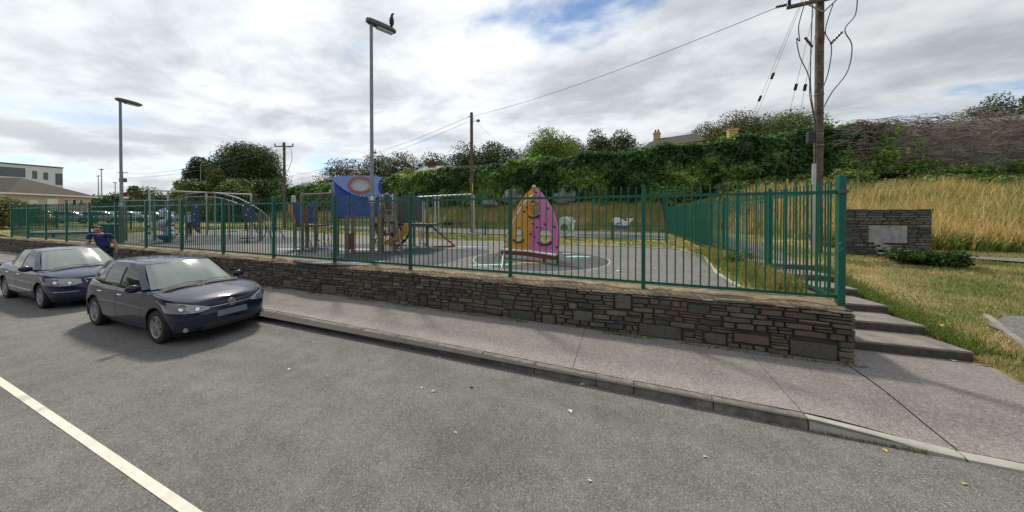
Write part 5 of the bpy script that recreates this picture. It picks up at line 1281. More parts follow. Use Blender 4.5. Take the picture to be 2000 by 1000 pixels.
    for s_ in (1, -1):
        vv = []
        for P in ring:
            zc_ = it('roof', P.x); zc_ = max(zc_, P.z)
            for k in ks: vv.append((P.x, s_*P.y*(1-k), zc_-(zc_-P.z)*(1-k)**2.6))
        m_ = len(ks); rp.add(vv, [(i*m_+j, i*m_+j+1, (i+1)*m_+j+1, (i+1)*m_+j) for i in range(len(ring)-1) for j in range(m_-1)])
    mats = {'paint': paint, 'side_window': M['glass'], 'windscreen': M['screen'], 'rear_window': M['glass'], 'frame': M['chrome'] if S['chrome'] else M['black'], 'pillar_trim': M['black']}
    nmz = {'paint': 'roof'}
    for (nm, s_, i_), q in parts.items():
        me = bpy.data.meshes.new(nm); me.from_pydata(q.v, [], q.f); bm = bmesh.new(); bm.from_mesh(me); bmesh.ops.remove_doubles(bm, verts=bm.verts, dist=.001); bmesh.ops.recalc_face_normals(bm, faces=bm.faces); bm.to_mesh(me); bm.free()
        me.polygons.foreach_set('use_smooth', [True]*len(me.polygons)); me.set_sharp_from_angle(angle=math.radians(40)); link(nmz.get(nm, nm), me, mats[nm], root)
    # surface strips on the nose: y0..y1, z curves
    def nose(y, z, off=.004):
        w = it('w', z); xf = it('xfz', z); u = min(.9999, abs(y)/w); return Vector((xc+(xf-xc)*(1-u**p)**(1/p)+off*1.6, y*(1+off*1.2/max(.2, w)), z))
    def patch(name, ys, zl, zh, m, off=.004, thick=.0, nrow=3, smooth=True, parent=root, mir=False):
        out_ = []
        for s_ in ((1, -1) if mir else (1,)):
            q = MB(); vv = []
            for y, a_, b_ in zip(ys, zl, zh):
                for k in range(nrow+1): P = nose(y, a_+(b_-a_)*k/nrow, off); vv.append((P.x, s_*P.y, P.z))
            N_ = nrow+1; fs = [(i*N_+k, i*N_+k+1, (i+1)*N_+k+1, (i+1)*N_+k) for i in range(len(ys)-1) for k in range(nrow)]
            back = [(x-.02, y, z) for x, y, z in vv]; nb_ = len(vv)
            rim = [i*N_ for i in range(len(ys))]+[(len(ys)-1)*N_+k for k in range(1, N_)]+[i*N_+N_-1 for i in range(len(ys)-2, -1, -1)]+[k for k in range(N_-2, 0, -1)]
            q.add(vv+back, fs+[(rim[i], rim[(i+1) % len(rim)], rim[(i+1) % len(rim)]+nb_, rim[i]+nb_) for i in range(len(rim))]); out_.append(q.build(name, m, parent, smooth=smooth))
        return out_
    y0_, y1_, zl_, zh_ = S['lamp']; ys = [y0_+(y1_-y0_)*math.sin(t*PI/2)**.8 for t in np.linspace(0, 1, 16)]; ys = [min(y, y1_-.0005*i_) for i_, y in enumerate(ys)]; ys = list(np.linspace(y0_, it('w', .68)*.985, 18))
    t_ = np.linspace(0, 1, 18); zl2 = np.interp(t_, np.linspace(0, 1, 4), zl_); zh2 = np.interp(t_, np.linspace(0, 1, 4), zh_)
    hl = patch('headlight', ys, zl2, zh2, M['lamp'], .003, mir=True)
    if detail:
        for o_, s_ in zip(hl, (1, -1)):
            for (yy, zz_, rr) in ((.74, .705, .058), (.56, .668, .042)):
                if S['kind'] == 'saloon': zz_ += .012; yy += .02
                P = nose(yy, zz_, .008); n_ = Vector((1, .55 if yy > .6 else .25, .25)).normalized(); a1 = n_.cross(Vector((0, 0, 1))).normalized(); a2 = n_.cross(a1)
                q = MB(); ringp = [P+a1*rr*math.cos(t)+a2*rr*math.sin(t) for t in np.linspace(0, 2*PI, 17)[:-1]]; cen = P-n_*.004
                q.add([(v.x, s_*v.y, v.z) for v in ringp]+[(cen.x, s_*cen.y, cen.z)], [(i, (i+1) % 16, 16) for i in range(16)]); q.build('reflector', M['lampin'], o_, smooth=True)
                q = MB(); q.tube([(v.x+.003, s_*v.y, v.z) for v in ringp+ringp[:1]], .005, 5, False); q.build('bezel', M['black'], o_)
    if not detail:
        patch('grille', np.linspace(-.42, .42, 8), [.60]*8, [.67]*8, M['black']); patch('number_plate', np.linspace(-.26, .26, 4), [.42]*4, [.53]*4, M['plate'], .012)
    elif S['kind'] == 'hatch':
        yy = np.linspace(-.385, .385, 17)
        patch('grille', yy, [.632]*17, [.695]*17, M['black'], .003)
        patch('grille_bar', yy, [.655]*17, [.661]*17, M['chrome'], .007, nrow=1)
        # round badge: ring with the two stacked letters
        P = nose(0, .685, .014); q = MB(); q.tube([(P.x, .068*math.cos(t), P.z+.068*math.sin(t)) for t in np.linspace(0, 2*PI, 25)], .007, 6, False); em = q.build('badge', M['chrome'], root)
        q = MB(); q.lathe([(.0, .004), (.062, .002), (.064, -.02)], (P.x, 0, P.z), 24, 'x'); q.build('badge_disc', M['lampdark'], em)
        q = MB()
        for a_, b_ in (((-.026, .056), (0, .012)), ((.026, .056), (0, .012)), ((-.052, .034), (-.024, -.048)), ((-.024, -.048), (0, -.002)), ((0, -.002), (.024, -.048)), ((.024, -.048), (.052, .034))):
            q.bar((P.x+.006, a_[0], P.z+a_[1]), (P.x+.006, b_[0], P.z+b_[1]), .006, .012)
        q.build('badge_letters', M['chrome'], em)
        patch('number_plate', np.linspace(-.27, .27, 9), [.455]*9, [.565]*9, M['plate'], .014, nrow=1, smooth=False)
        yy = np.linspace(-.50, .50, 21); patch('lower_grille', yy, [.235]*21, [.375]*21, M['black'], .002)
        for k in range(4): patch('grille_slat', yy, [.255+k*.03]*21, [.262+k*.03]*21, M['greyp'], .006, nrow=1)
        patch('fog_lamp_surround', np.linspace(.58, .80, 8), [.245, .24, .24, .24, .24, .245, .25, .26], [.33, .345, .35, .35, .35, .35, .345, .34], M['black'], .003, mir=True)
        for s_, o_ in ((1, 0), (-1, 0)):
            P = nose(.70, .295, .012); q = MB(); q.lathe([(0, .006), (.04, .002), (.045, -.01)], (P.x, s_*P.y, P.z), 14, 'x'); q.build('fog_lamp', M['lamp'], root, smooth=True)
        yy = np.linspace(-.80, .80, 31); patch('bumper_lip', yy, [.165]*31, [.20]*31, M['black'], .014, nrow=1)
    else:
        # shield grille with bright surround
        yy = np.linspace(-.34, .34, 15); top_ = [.745]*15; bot = [.40+.30*max(0, abs(y)-.14)/.20*.95 for y in yy]
        patch('grille', yy, bot, top_, M['black'], .004)
        for k in range(4): z_ = .50+k*.058; w_ = .14+.20*min(1, (z_-.40)/.285)-.02; patch('grille_slat', np.linspace(-w_, w_, 11), [z_]*11, [z_+.012]*11, M['chrome'], .009, nrow=1)
        for s_ in (1, -1): q = MB(); q.tube([nose(s_*y, z, .012) for y, z in ((.0, .752), (.2, .752), (.345, .748), (.30, .66), (.24, .55), (.15, .40))], .013, 6); q.build('chrome_surround', M['chrome'], root)
        patch('number_plate', np.linspace(-.26, .26, 9), [.36]*9, [.47]*9, M['plate'], .016, nrow=1)
        patch('lower_grille', np.linspace(-.55, .55, 21), [.22]*21, [.33]*21, M['black'], .003); patch('bumper_trim', np.linspace(.45, .80, 10), [.455]*10, [.467]*10, M['chrome'], .006, nrow=1, mir=True)
        patch('fog_lamp_surround', np.linspace(.58, .80, 8), [.25]*8, [.33]*8, M['black'], .003, mir=True)
        for s_ in (1, -1):
            y = s_*(it('w', .44)+.004); q = MB(); q.bar((.85, y, .43), (-.92, y, .43), .012, .022); q.build('side_trim', M['chrome'], root)
    # bonnet shut line and cowl
    if detail:
        for s_ in (1, -1):
            q = MB(); pts = []
            for x in np.linspace(1.98 if S['kind'] == 'hatch' else 2.15, .98, 14):
                ysd = side(('s', 0), .8)[1]*(.93 if x < 1.5 else .93-.55*((x-1.5)/(.62 if S['kind'] == 'hatch' else .75))**2); zs = it('zsh', x); zc_ = max(it('zc', x), zs)
                k = .07 if x < 1.5 else 1-ysd/side(('s', 0), .8)[1]; z = zc_-(zc_-zs)*(1-k)**3.2; pts.append((x, s_*ysd, z+.001))
            q.tube(pts, .0035, 4); q.build('bonnet_gap', M['black'], root)
        gx = S['gh'][0][0][0]; q = MB(); q.add([(gx+.10, -.66, .966), (gx+.10, .66, .966), (gx-.04, .72, .978), (gx-.04, -.72, .978), (gx+.14, 0, .992), (gx-.0, 0, 1.000)], [(0, 4, 5, 3), (4, 1, 2, 5)]); q.build('cowl', M['black'], root)
        for (ya, yb) in ((-.10, .58), (-.62, .02)): q = MB(); q.tube([(gx+.07, ya, 1.0), (gx-.03, (ya+yb)/2, 1.034), (gx-.03, yb, 1.02)], .006, 5); q.build('wiper', M['black'], root)
        # door handles
        for hx in S['handles']:
            for s_ in (1, -1):
                k = 0 if hx > -.5 else 1; q = MB(); y = it('w', .80)+.016; q.tube([(hx+.09, s_*(y-.014), .80), (hx+.07, s_*y, .802), (hx-.07, s_*y, .806), (hx-.09, s_*(y-.014), .806)], [.010, .013, .013, .010], 8); q.build('handle', M['chrome'], dr[(k, 0 if s_ > 0 else 1)], smooth=True)
        # side rub line
        for s_ in (1, -1): q = MB(); q.tube([(x, s_*(it('w', .635)+.001), .60+.02*(0-x)/1.3) for x in np.linspace(.86, -.92, 12)], .003, 4); q.build('side_strip', M['greyp'], root)
    for s_ in (1, -1):
        mx, mz = S['mirror']; q = MB(); prof = []
        bm = bmesh.new(); bmesh.ops.create_uvsphere(bm, u_segments=16, v_segments=10, radius=1)
        for v in bm.verts: 
            c_ = v.co; v.co = Vector((c_.x*.065-.02*abs(c_.y), c_.y*.125, c_.z*.078))
            if v.co.x < -.03: v.co.x = -.03
            v.co += Vector((mx, s_*(.96), mz+.0))
        me = bpy.data.meshes.new('mirror'); bm.to_mesh(me); bm.free(); me.polygons.foreach_set('use_smooth', [True]*len(me.polygons)); mo = link('mirror', me, paint, root)
        q = MB(); q.tube([(mx+.03, s_*.78, mz-.06), (mx+.005, s_*.88, mz-.04)], [.03, .022], 8); q.build('mirror_arm', M['black'], mo, smooth=True)
        # tail lamps and rear plate
        xr_ = it('xrz', .82); q = MB()
        pts = []
        for a_ in np.linspace(.25, 1.25, 8):
            w = it('w', .85); X = xrc+(xr_-xrc)*math.cos(a_)**(2/3.2); Y = w*math.sin(a_)**(2/3.2); pts.append((X, Y))
        vv = []
        for X, Y in pts:
            for z in (.74, .93): vv.append((X-.006, s_*(Y+.006), z))
        q.add(vv, [(i*2, i*2+1, i*2+3, i*2+2) for i in range(7)]); q.build('tail_light', M['tail'], root, smooth=True)
    q = MB(); xr_ = S['xr']-.012; q.box(xr_-.012, xr_+.03, -.26, .26, .58, .69); q.build('number_plate', M['plate'], root)
    # wheels
    for ax in S['ax']:
        for s_ in (1, -1):
            rw_ = zw; w0 = empty('wheel', (ax, s_*.775, rw_)); w0.parent = root; w0['local'] = 1
            if s_ < 0: w0.rotation_euler = (0, 0, PI)
            ro = rw_; prof = [(ro*.66, -.10), (ro*.80, -.108), (ro*.94, -.10), (ro*.995, -.075), (ro, -.04), (ro, .04), (ro*.995, .075), (ro*.94, .10), (ro*.80, .108), (ro*.66, .098), (ro*.64, .085)]
            q = MB(); q.lathe(prof, seg=36 if detail else 16, axis='y'); q.build('tyre', M['black'], w0, smooth=True)
            q = MB(); q.lathe([(ro*.66, .100), (ro*.645, .105), (ro*.625, .095), (ro*.60, .05), (ro*.58, -.05)], seg=36 if detail else 16, axis='y')
            q.lathe([(.0, .088), (.028, .088), (.034, .075), (.05, .06)], seg=16, axis='y')
            ns = 5
            for k in range(ns):
                for dd_ in (-.17, .17):
                    a_ = 2*PI*k/ns+.3; a2 = a_+dd_; p0 = Vector((.035*math.cos(a_+dd_*2), .072, .035*math.sin(a_+dd_*2))); p1_ = Vector((ro*.63*math.cos(a2), .088, ro*.63*math.sin(a2)))
                    q.bar(p0, p1_, .017, .026, (0, 1, 0))
            q.build('rim', M['rim'], w0)
            q = MB(); q.lathe([(0, .02), (ro*.60, .02)], seg=20, axis='y'); q.build('brake_disc', M['black'], w0)
    return root
g1 = build_car(GOLF, M['paint']); g1.location = (-9.54, 3.60, 0.0); g1.scale = (1, .87, 1)
tag(g1, 'dark blue hatchback parked by the kerb, nearer of the two parked cars', 'car', 'cars parked along the kerb')
g2 = build_car(PASS, M['paint2']); g2.location = (-15.45, 3.62, 0.0); g2.scale = (1, .88, 1)
tag(g2, 'navy blue saloon with chrome shield grille parked behind the dark hatchback', 'car', 'cars parked along the kerb')
# --- car park beyond the playground
lo = build_car(GOLF, mm('white_car_paint', (.55, .57, .60), .25, .2, var=.03, coat=1.), False); los = build_car(PASS, mm('silver_car_paint', (.36, .38, .41), .25, .5, var=.03, coat=1.), False)
carp = {'red': mm('red_car_paint', (.30, .03, .025), .3, .1, coat=1., var=.05), 'silver': M['silver_car'] if 'silver_car' in M else los.children[0].data.materials[0], 'white': lo.children[0].data.materials[0], 'blue': mm('pale_blue_car_paint', (.20, .27, .36), .25, .4, coat=1., var=.05), 'dark': mm('black_car_paint', (.02, .022, .025), .25, .2, coat=1., var=.05)}
spots = [(78, 440, 30.0, 'hatch', 'red', -.5, 'red hatchback in the car park behind the far left railing'), (50, 434, 33, 'hatch', 'silver', -.3, 'silver hatchback just left of the red one, beside the yellow-green shrub'),
    (100, 427, 40, 'saloon', 'silver', .2, 'pale silver car in front of the white shutter door'), (142, 436, 34.5, 'hatch', 'blue', .5, 'pale blue-silver hatchback in front of the three small windows'),
    (155, 424, 44, 'saloon', 'white', .3, 'white car parked right below the bungalow corner'), (203, 434, 36, 'hatch', 'silver', .6, 'silver hatchback left of the near left street lamp'), (190, 421, 45, 'hatch', 'dark', .2, 'dark hatchback with bright roof, behind the silver one by the lamp'),
    (252, 431, 38, 'hatch', 'white', .6, 'white hatchback just right of the near left street lamp'), (262, 419, 50, 'saloon', 'dark', .4, 'dark car behind the white hatchback beyond the left lamp'),
    (300, 424, 46, 'saloon', 'dark', .2, 'black saloon seen through the spiral climbing post'), (330, 420, 48, 'hatch', 'white', .5, 'white hatchback under the left end of the swing beam'), (365, 420, 48, 'saloon', 'white', .5, 'white saloon behind the blue hanging panel'),
    (402, 419, 50, 'hatch', 'red', .6, 'dark red hatchback in the row below the big rounded tree'), (436, 420, 50, 'saloon', 'dark', .4, 'dark saloon in the row below the big rounded tree')]
usedp = {'hatch': False, 'saloon': False}
for px, py, D, kd, colr, rot, lab in spots:
    src = lo if kd == 'hatch' else los
    o = src if not usedp[kd] else copy_tree(src); usedp[kd] = True
    p = at_d(px, py, D); o.location = (p.x, p.y, float(Hleft(p.x, p.y))+.02); o.rotation_euler = (0, 0, rot-.2+PI*.15)
    for ch in o.children:
        if ch.name.split('.')[0] in ('body', 'roof', 'mirror'):
            ch.material_slots[0].link = 'OBJECT'; ch.material_slots[0].material = carp[colr]
    tag(o, lab, 'car', 'cars in the far car park')
#@@PART4
# ------------------------------------------------------------------ playground equipment
def dgr(py, z=1.0): return F*(CAMZ-z)/(py-HOR)
def upright(mb, px, pyt, D, r_=.055, zb=1.0, py2=None, seg=10, pxb=None):
    t = at_d(px, pyt, D); b = at_d(pxb or px, pyt, D); mb.tube([(b.x, b.y, zb), (t.x, t.y, t.z if py2 is None else at_d(px, py2, D).z)], r_, seg); return t
def flat(name, pts, D, thick, m, parent, holes=(), away=HF, label=None):
    """upright board facing the camera side, its outline given in the photograph, standing D metres off"""
    P0 = at_d(pts[0][0], pts[0][1], D); cx_ = sum(p[0] for p in pts)/len(pts); nrm = ray(cx_, HOR); nrm.z = 0; nrm.normalize(); base = at_d(cx_, HOR, D)
    pr = lambda p: on_plane(p[0], p[1], base, nrm)
    q = MB(); q.plate([pr(p) for p in pts], [[pr(p) for p in h] for h in holes], nrm*thick); return q.build(name, m, parent)
def ell(cx, cy, rx, ry, n=20): return [(cx+rx*math.cos(2*PI*i/n), cy+ry*math.sin(2*PI*i/n)) for i in range(n)]

# three-sided climber
pc = empty('pyramid_climber', (CL.x, CL.y, 1.0), 0, 'orange and pink panelled pyramid climber with round holes on a dark rubber circle', 'play climber')
Lp, Cp, Rp, Bp = at_z(984, 488, 1.3), at_z(1033, 489, 1.3), at_z(1089, 497, 1.3), at_z(1056, 479, 1.3); Lp = at_z(984, 486, 1.3); Ap = at_d(1043, 367, 9.5)
def panel(name, a, b, c, outline, holes, m):
    nrm = (b-a).cross(c-a).normalized()
    if nrm.dot(CAM-a) < 0: nrm = -nrm
    pr = lambda p: on_plane(p[0], p[1], a, nrm); q = MB(); q.plate([pr(p) for p in outline], [[pr(p) for p in h] for h in holes], -nrm*.035); return q.build(name, m, pc), nrm
o1, n1 = panel('side_panel', Lp, Cp, Ap, [(984, 486), (988, 464), (995, 438), (1004, 415), (1015, 394), (1028, 377), (1042, 366), (1046, 366), (1044.5, 390), (1037, 393), (1033, 404), (1034, 415), (1041, 421), (1033, 488)], [ell(1013, 457, 8.5, 14)], M['orange'])
o2, n2_ = panel('side_panel', Cp, Rp, Ap, [(1046.6, 366), (1056, 376), (1068, 391), (1079, 411), (1087, 434), (1092, 460), (1090, 497), (1033.6, 489), (1041.5, 421.5), (1049, 420), (1053, 412), (1053, 400), (1049, 393), (1045, 391)], [ell(1064.5, 461, 12, 14)], M['pink'])
q = MB(); q.tube([(Bp.x, Bp.y, 1.0), Ap], .05, 8); q.build('back_pole', M['galvl'], pc); q = MB(); q.tube([at_d(1036, 425, 9.9), at_d(1041, 398, 9.7)], .05, 8); q.build('inner_bar', M['orange'], pc)
for a, b in ((Lp, Cp), (Cp, Rp)):
    d = (b-a); nn_ = Vector((d.y, -d.x, 0)).normalized(); nn_ = nn_ if nn_.dot(CAM-a) > 0 else -nn_
    q = MB(); q.bar(a+nn_*.10+Vector((0, 0, -.0)), b+nn_*.10+Vector((0, 0, -.0)), .20, .035); q.build('ledge', M['white'], pc)
    q = MB(); q.bar(a+nn_*.12+Vector((0, 0, -.10)), b+nn_*.12+Vector((0, 0, -.10)), .16, .10); q.build('ledge_board', M['redp'], pc)
for P in (Lp, Cp.lerp(Rp, .55), Rp, Bp): q = MB(); q.tube([(P.x, P.y, 1.0), (P.x, P.y, 1.3)], .035, 8); q.build('leg', M['green'], pc)
q = MB(); q.tube([at_z(980, 524, 1.0), at_d(983, 500, 9.0), at_d(990, 470, 9.1), at_d(1003, 432, 9.2), at_d(1019, 403, 9.3), at_d(1034, 386, 9.35), at_d(1046, 378, 9.4)], .022, 8); q.build('handrail', M['galvl'], pc, smooth=True)
q = MB(); q.lathe([(0, .07), (.05, .05), (.07, 0), (.05, -.05), (0, -.07)], (Ap.x, Ap.y, Ap.z+.03), 12); q.build('finial', mm('cream_plastic', (.45, .36, .24), .6), pc, smooth=True)
for (x_, y_, nn_, base_) in ((1021, 399, n1, Lp), (1029, 405, n1, Lp), (1024, 413, n1, Lp), (1017, 402, n1, Lp), (998, 435, n1, Lp), (988, 472, n1, Lp), (1070, 407, n2_, Rp), (1042, 437, n2_, Rp), (1049, 444, n2_, Rp), (1065, 438, n2_, Rp), (1056, 445, n2_, Rp), (1083, 443, n2_, Rp), (1037, 457, n2_, Rp), (1044, 462, n2_, Rp), (1088, 483, n2_, Rp), (1047, 376, n2_, Rp)):
    P = on_plane(x_, y_, base_, nn_); q = MB(); q.tube([P-nn_*.01, P+nn_*.04], [.035, .025], 8); q.build('grip', M['black'], pc)
for (cx_, cy_, w_, nn_, base_) in ((1013, 469, 10, n1, Lp), (1064.5, 474, 13, n2_, Rp), (1043, 421, 11, n2_, Rp)):
    q = MB(); q.tube([on_plane(cx_+w_*math.cos(t), cy_-2+6*math.sin(t), base_, nn_)+nn_*.03 for t in np.linspace(.1, PI-.1, 9)], .028, 8); q.build('hand_hold', M['black'], pc, smooth=True)
for k, (x0_, y0_, x1_, y1_) in enumerate(((984, 484, 962, 500), (983, 490, 975, 498))): q = MB(); q.tube([at_d(x0_, y0_, 9.1), at_z(x1_, y1_+8, 1.0)], .010, 5); q.build('rope', M['wire'], pc)

# main blue play tower
c = at_d(720, 500, 11.2); pt = empty('play_tower', (c.x, c.y, 1.0), 0, 'big blue climbing tower on timber posts with an orange-ringed round window', 'play tower')
DT = 11.0
for px, yb, yt in ((659, 494, 420), (678, 502, 420), (689, 496, 420), (742, 498, 400), (746.5, 492, 385), (771, 492, 374), (809, 481, 420), (834, 483, 388)):
    q = MB(); upright(q, px, yt, dgr(yb), .058); q.build('post', M['wood'], pt, smooth=True)
    P = at_d(px, yb, dgr(yb)); q = MB(); q.tube([(P.x, P.y, 1.0), (P.x, P.y, 1.16)], .066, 10); q.build('post_shoe', M['galv'], pt)
flat('front_panel', [(655, 423), (656, 390), (651, 344.8), (744, 345), (744, 422)], DT, .05, M['bluep'], pt, [ell(704, 361, 19, 12.4), ell(684, 399, 3, 4, 10), ell(693, 397, 1.6, 2.4, 8)])
for (pa, pb) in (((648, 424), (655, 423)),):
    a = at_d(655.5, 423, DT); b = at_d(647, 421, DT+1.1); zt_ = at_d(647, 350, DT).z; q = MB(); q.plate([(a.x, a.y, a.z), (b.x, b.y, a.z), (b.x, b.y, zt_), (a.x, a.y, zt_)], [], (.04, .02, 0)); q.build('side_panel', M['bluep'], pt)
flat('roof_shield', [(642.5, 347), (655, 344.5), (680, 342.8), (705, 342.5), (730, 343.5), (748, 346.5), (742, 352), (738.5, 360), (738.5, 369), (741, 377), (745.5, 384), (735, 385.5), (720, 386), (704, 384), (688, 379), (673, 371), (660, 361), (650, 352)], DT-.07, .04, M['bluel'], pt, [ell(704, 361, 19, 12.4)])
flat('window_ring', ell(704, 361, 25, 16.5, 28), DT-.12, .05, M['orange2'], pt, [ell(704, 361, 19.5, 12.6, 28)])
flat('round_window', ell(704, 361, 19.8, 12.9, 24), DT-.03, .01, M['clear'], pt)
flat('window_ring', ell(659.5, 387, 8.2, 15, 24), DT-.05, .05, M['orange2'], pt, [ell(659.5, 387, 5, 10.5, 20)])
flat('oval_window', ell(659.5, 387, 5.2, 10.8, 20), DT-.02, .02, M['clear'], pt)
for x_, y_ in ((663, 412), (667, 409), (676, 396), (708, 416), (739, 416), (676, 417), (666, 418), (678, 374), (676, 347), (720, 347), (737, 347), (702, 398)): flat('bolt', ell(x_, y_, .7, .9, 8), DT-.085 if y_ < 360 else DT-.01, .02, M['galvl'], pt)
def deck(x0_, x1_, y_, d0, d1, m='wood', th=.10):
    a, b, c_, d_ = at_d(x0_, y_, d0), at_d(x1_, y_, d0), at_d(x1_*1., y_, d1), at_d(x0_, y_, d1); z = a.z; q = MB()
    c_ = b+HF*(d1-d0); d_ = a+HF*(d1-d0); q.plate([(p.x, p.y, z) for p in (a, b, c_, d_)], [], (0, 0, -th)); return q.build('deck', M[m], pt)
deck(655, 746, 422, 11.05, 12.2); deck(746, 774, 432, 11.2, 12.2, 'greyp'); deck(772, 845, 437, 12.0, 13.2, 'greyp')
flat('red_board', [(681, 457), (692, 454), (692, 484), (681, 489)], 10.5, .06, M['redp'], pt)
flat('white_board', [(741.5, 379), (748, 379), (748, 420), (741.5, 420)], 11.3, .04, M['white'], pt); flat('white_board', [(765.5, 379), (773, 379), (773, 420), (765.5, 420)], 11.5, .04, M['white'], pt)
flat('white_board', [(824.5, 394), (829, 394), (829, 433), (824.5, 433)], 12.3, .04, M['white'], pt)
flat('doorway_board', [(749, 420), (749, 386), (751, 380), (756, 378), (761, 380), (765, 386), (765, 420)], 11.9, .04, M['greyp'], pt)
q = MB(); q.tube([at_d(*p, 11.4) for p in ((748.5, 384), (751, 382), (753, 379), (756, 378), (759, 380), (763, 384), (766, 384))], .035, 8); q.build('arch_rail', M['bluel'], pt, smooth=True)
flat('dark_panel', [(774, 437), (774, 384), (779, 383), (782, 386), (786, 381), (792, 380), (799, 384), (805, 381), (812, 381), (819, 386), (825, 390), (825, 434), (812, 432), (806, 431), (800, 436)], 12.0, .05, M['greyp'], pt, [ell(790, 402, 3, 3, 8)])
flat('dark_panel', [(775, 425), (775, 392), (812, 392), (812, 425)], 13.2, .05, M['greyp'], pt)
for x_, x2 in ((750, 768.5), (765.5, 786)):
    q = MB(); q.tube([at_d(x_, 397, 11.3), at_z(x2, 496, 1.0)], .042, 8); q.build('ladder_pole', M['wood'], pt)
for t in np.linspace(.15, .9, 6):
    a = at_d(750, 397, 11.3).lerp(at_z(768.5, 496, 1.0), t); b = at_d(765.5, 397, 11.3).lerp(at_z(786, 496, 1.0), t); q = MB(); q.tube([a, b], .022, 6); q.build('rung', M['redp'], pt)
# slide
up_e = [(789, 437), (786, 448), (778, 457), (767, 464), (756, 469), (748, 472)]; lo_e = [(749, 478.5), (762, 478), (777, 473), (789, 465), (797, 454), (800, 437)]
sl_ = empty('slide', tuple(Vector((0, 0, 0)))); sl_.parent = pt; bpy.data.objects.remove(sl_)
for D_ in (11.15, 11.65): flat('slide_side', up_e+lo_e, D_, .04, M['orange'], pt)
bed_pts = [(791, 441), (790, 450), (783, 459), (771, 467), (757, 473.5), (749, 475)]; q = MB(); aa = [at_d(*p, 11.17) for p in bed_pts]; bb = [a+HF*.5 for a in aa]
q.add(aa+bb, [(i, i+1, i+7, i+6) for i in range(5)]); q.add([v-Vector((0, 0, .04)) for v in aa+bb], [(i, i+1, i+7, i+6) for i in range(5)]); q.build('slide_bed', M['yellow'], pt)
q = MB(); q.tube([at_d(*p, 11.4)-Vector((0, 0, .03)) for p in ((801, 448), (797, 460), (787, 472), (775, 480), (768, 483))], .05, 8); q.build('slide_support', M['black'], pt, smooth=True)
flat('round_board', ell(838, 436, 8.5, 9.5), 12.9, .04, M['orange'], pt)
q = MB(); q.tube([at_d(844, 443, 12.6), at_z(889, 481, 1.02)], .03, 8); q.build('climbing_bar', M['redp'], pt)
for t in (.15, .35, .55, .75, .92): P = at_d(844, 443, 12.6).lerp(at_z(889, 481, 1.02), t); q = MB(); q.lathe([(.0, .06), (.055, .03), (.055, -.03), (0, -.06)], tuple(P), 8); q.build('bar_knob', M['redp'], pt)
q = MB(); a, b = at_z(848, 482, 1.03), at_z(890, 481, 1.03); q.bar(a, b, .22, .07); q.build('bar_foot', M['black'], pt)
# left pod of the tower with its net
for px, yb, yt in ((576, 487, 438), (590, 489, 381), (599.5, 485, 400), (616, 487, 398)): q = MB(); upright(q, px, yt, dgr(yb), .06); q.build('post', M['wood'], pt, smooth=True)
flat('hull_panel', [(560, 398), (561, 412), (565, 424), (571, 433), (578, 438), (585, 440), (590, 440), (590, 397), (575, 398)], 12.25, .05, M['bluep'], pt)
flat('hull_stripe', [(562, 399), (563, 412), (567, 424), (574, 434), (579, 437), (575, 424), (573, 410), (572, 399)], 12.18, .04, M['orange'], pt)
flat('blue_panel', [(600, 398), (612, 396), (613, 436), (600, 437)], 12.3, .05, M['bluep'], pt); flat('dark_board', [(594, 402), (600, 402), (600, 436), (594, 436)], 12.9, .04, M['redp'], pt)
a, b = at_d(572, 439, 12.2), at_d(617, 439, 12.2); q = MB(); q.plate([a, b, b+HF*.9, a+HF*.9], [], (0, 0, -.09)); q.build('deck', M['redp'], pt)
q = MB(); q.tube([at_d(573, 398, 12.3), at_d(573, 382, 12.3)], .06, 10); q.build('white_tube', M['white'], pt, smooth=True); q = MB(); q.tube([at_d(578, 398, 12.3), at_d(577, 388, 12.3), at_d(575, 381, 12.3)], .02, 6); q.build('hook', M['yellow'], pt)
q = MB(); a, b = at_d(588, 380.5, 12.2), at_d(649, 378, 11.6); q.tube([a, b], .045, 8); q.build('top_rail', M['wood'], pt)
rn = random.Random(3)
for i in range(9):
    x0_ = 602+i*5; P = [at_d(x0_+rn.uniform(-3, 3), 384, 12.0), at_d(x0_+rn.uniform(-8, 8), 410+rn.uniform(-6, 6), 11.9), at_d(x0_+rn.uniform(-8, 8), 440, 11.8), at_d(x0_+rn.uniform(-8, 8), 465, 11.7), at_z(608+i*4.5, 490, 1.0)]
    q = MB(); q.tube(P, .011, 5); q.build('net_rope', M['redp'] if i % 2 else M['wire'], pt)
for i in range(5):
    y_ = 395+i*20; q = MB(); q.tube([at_d(594, y_+rn.uniform(-6, 6), 12.0), at_d(610, y_+8, 11.9), at_d(628, y_-2, 11.8), at_d(650, y_+rn.uniform(-8, 8), 11.6)], .011, 5); q.build('net_rope', M['wire'], pt)
for i in range(14): P = at_d(rn.uniform(612, 648), rn.uniform(410, 478), 11.8); q = MB(); q.lathe([(0, .035), (.035, 0), (0, -.035)], tuple(P), 6); q.build('net_knot', M['black'], pt)

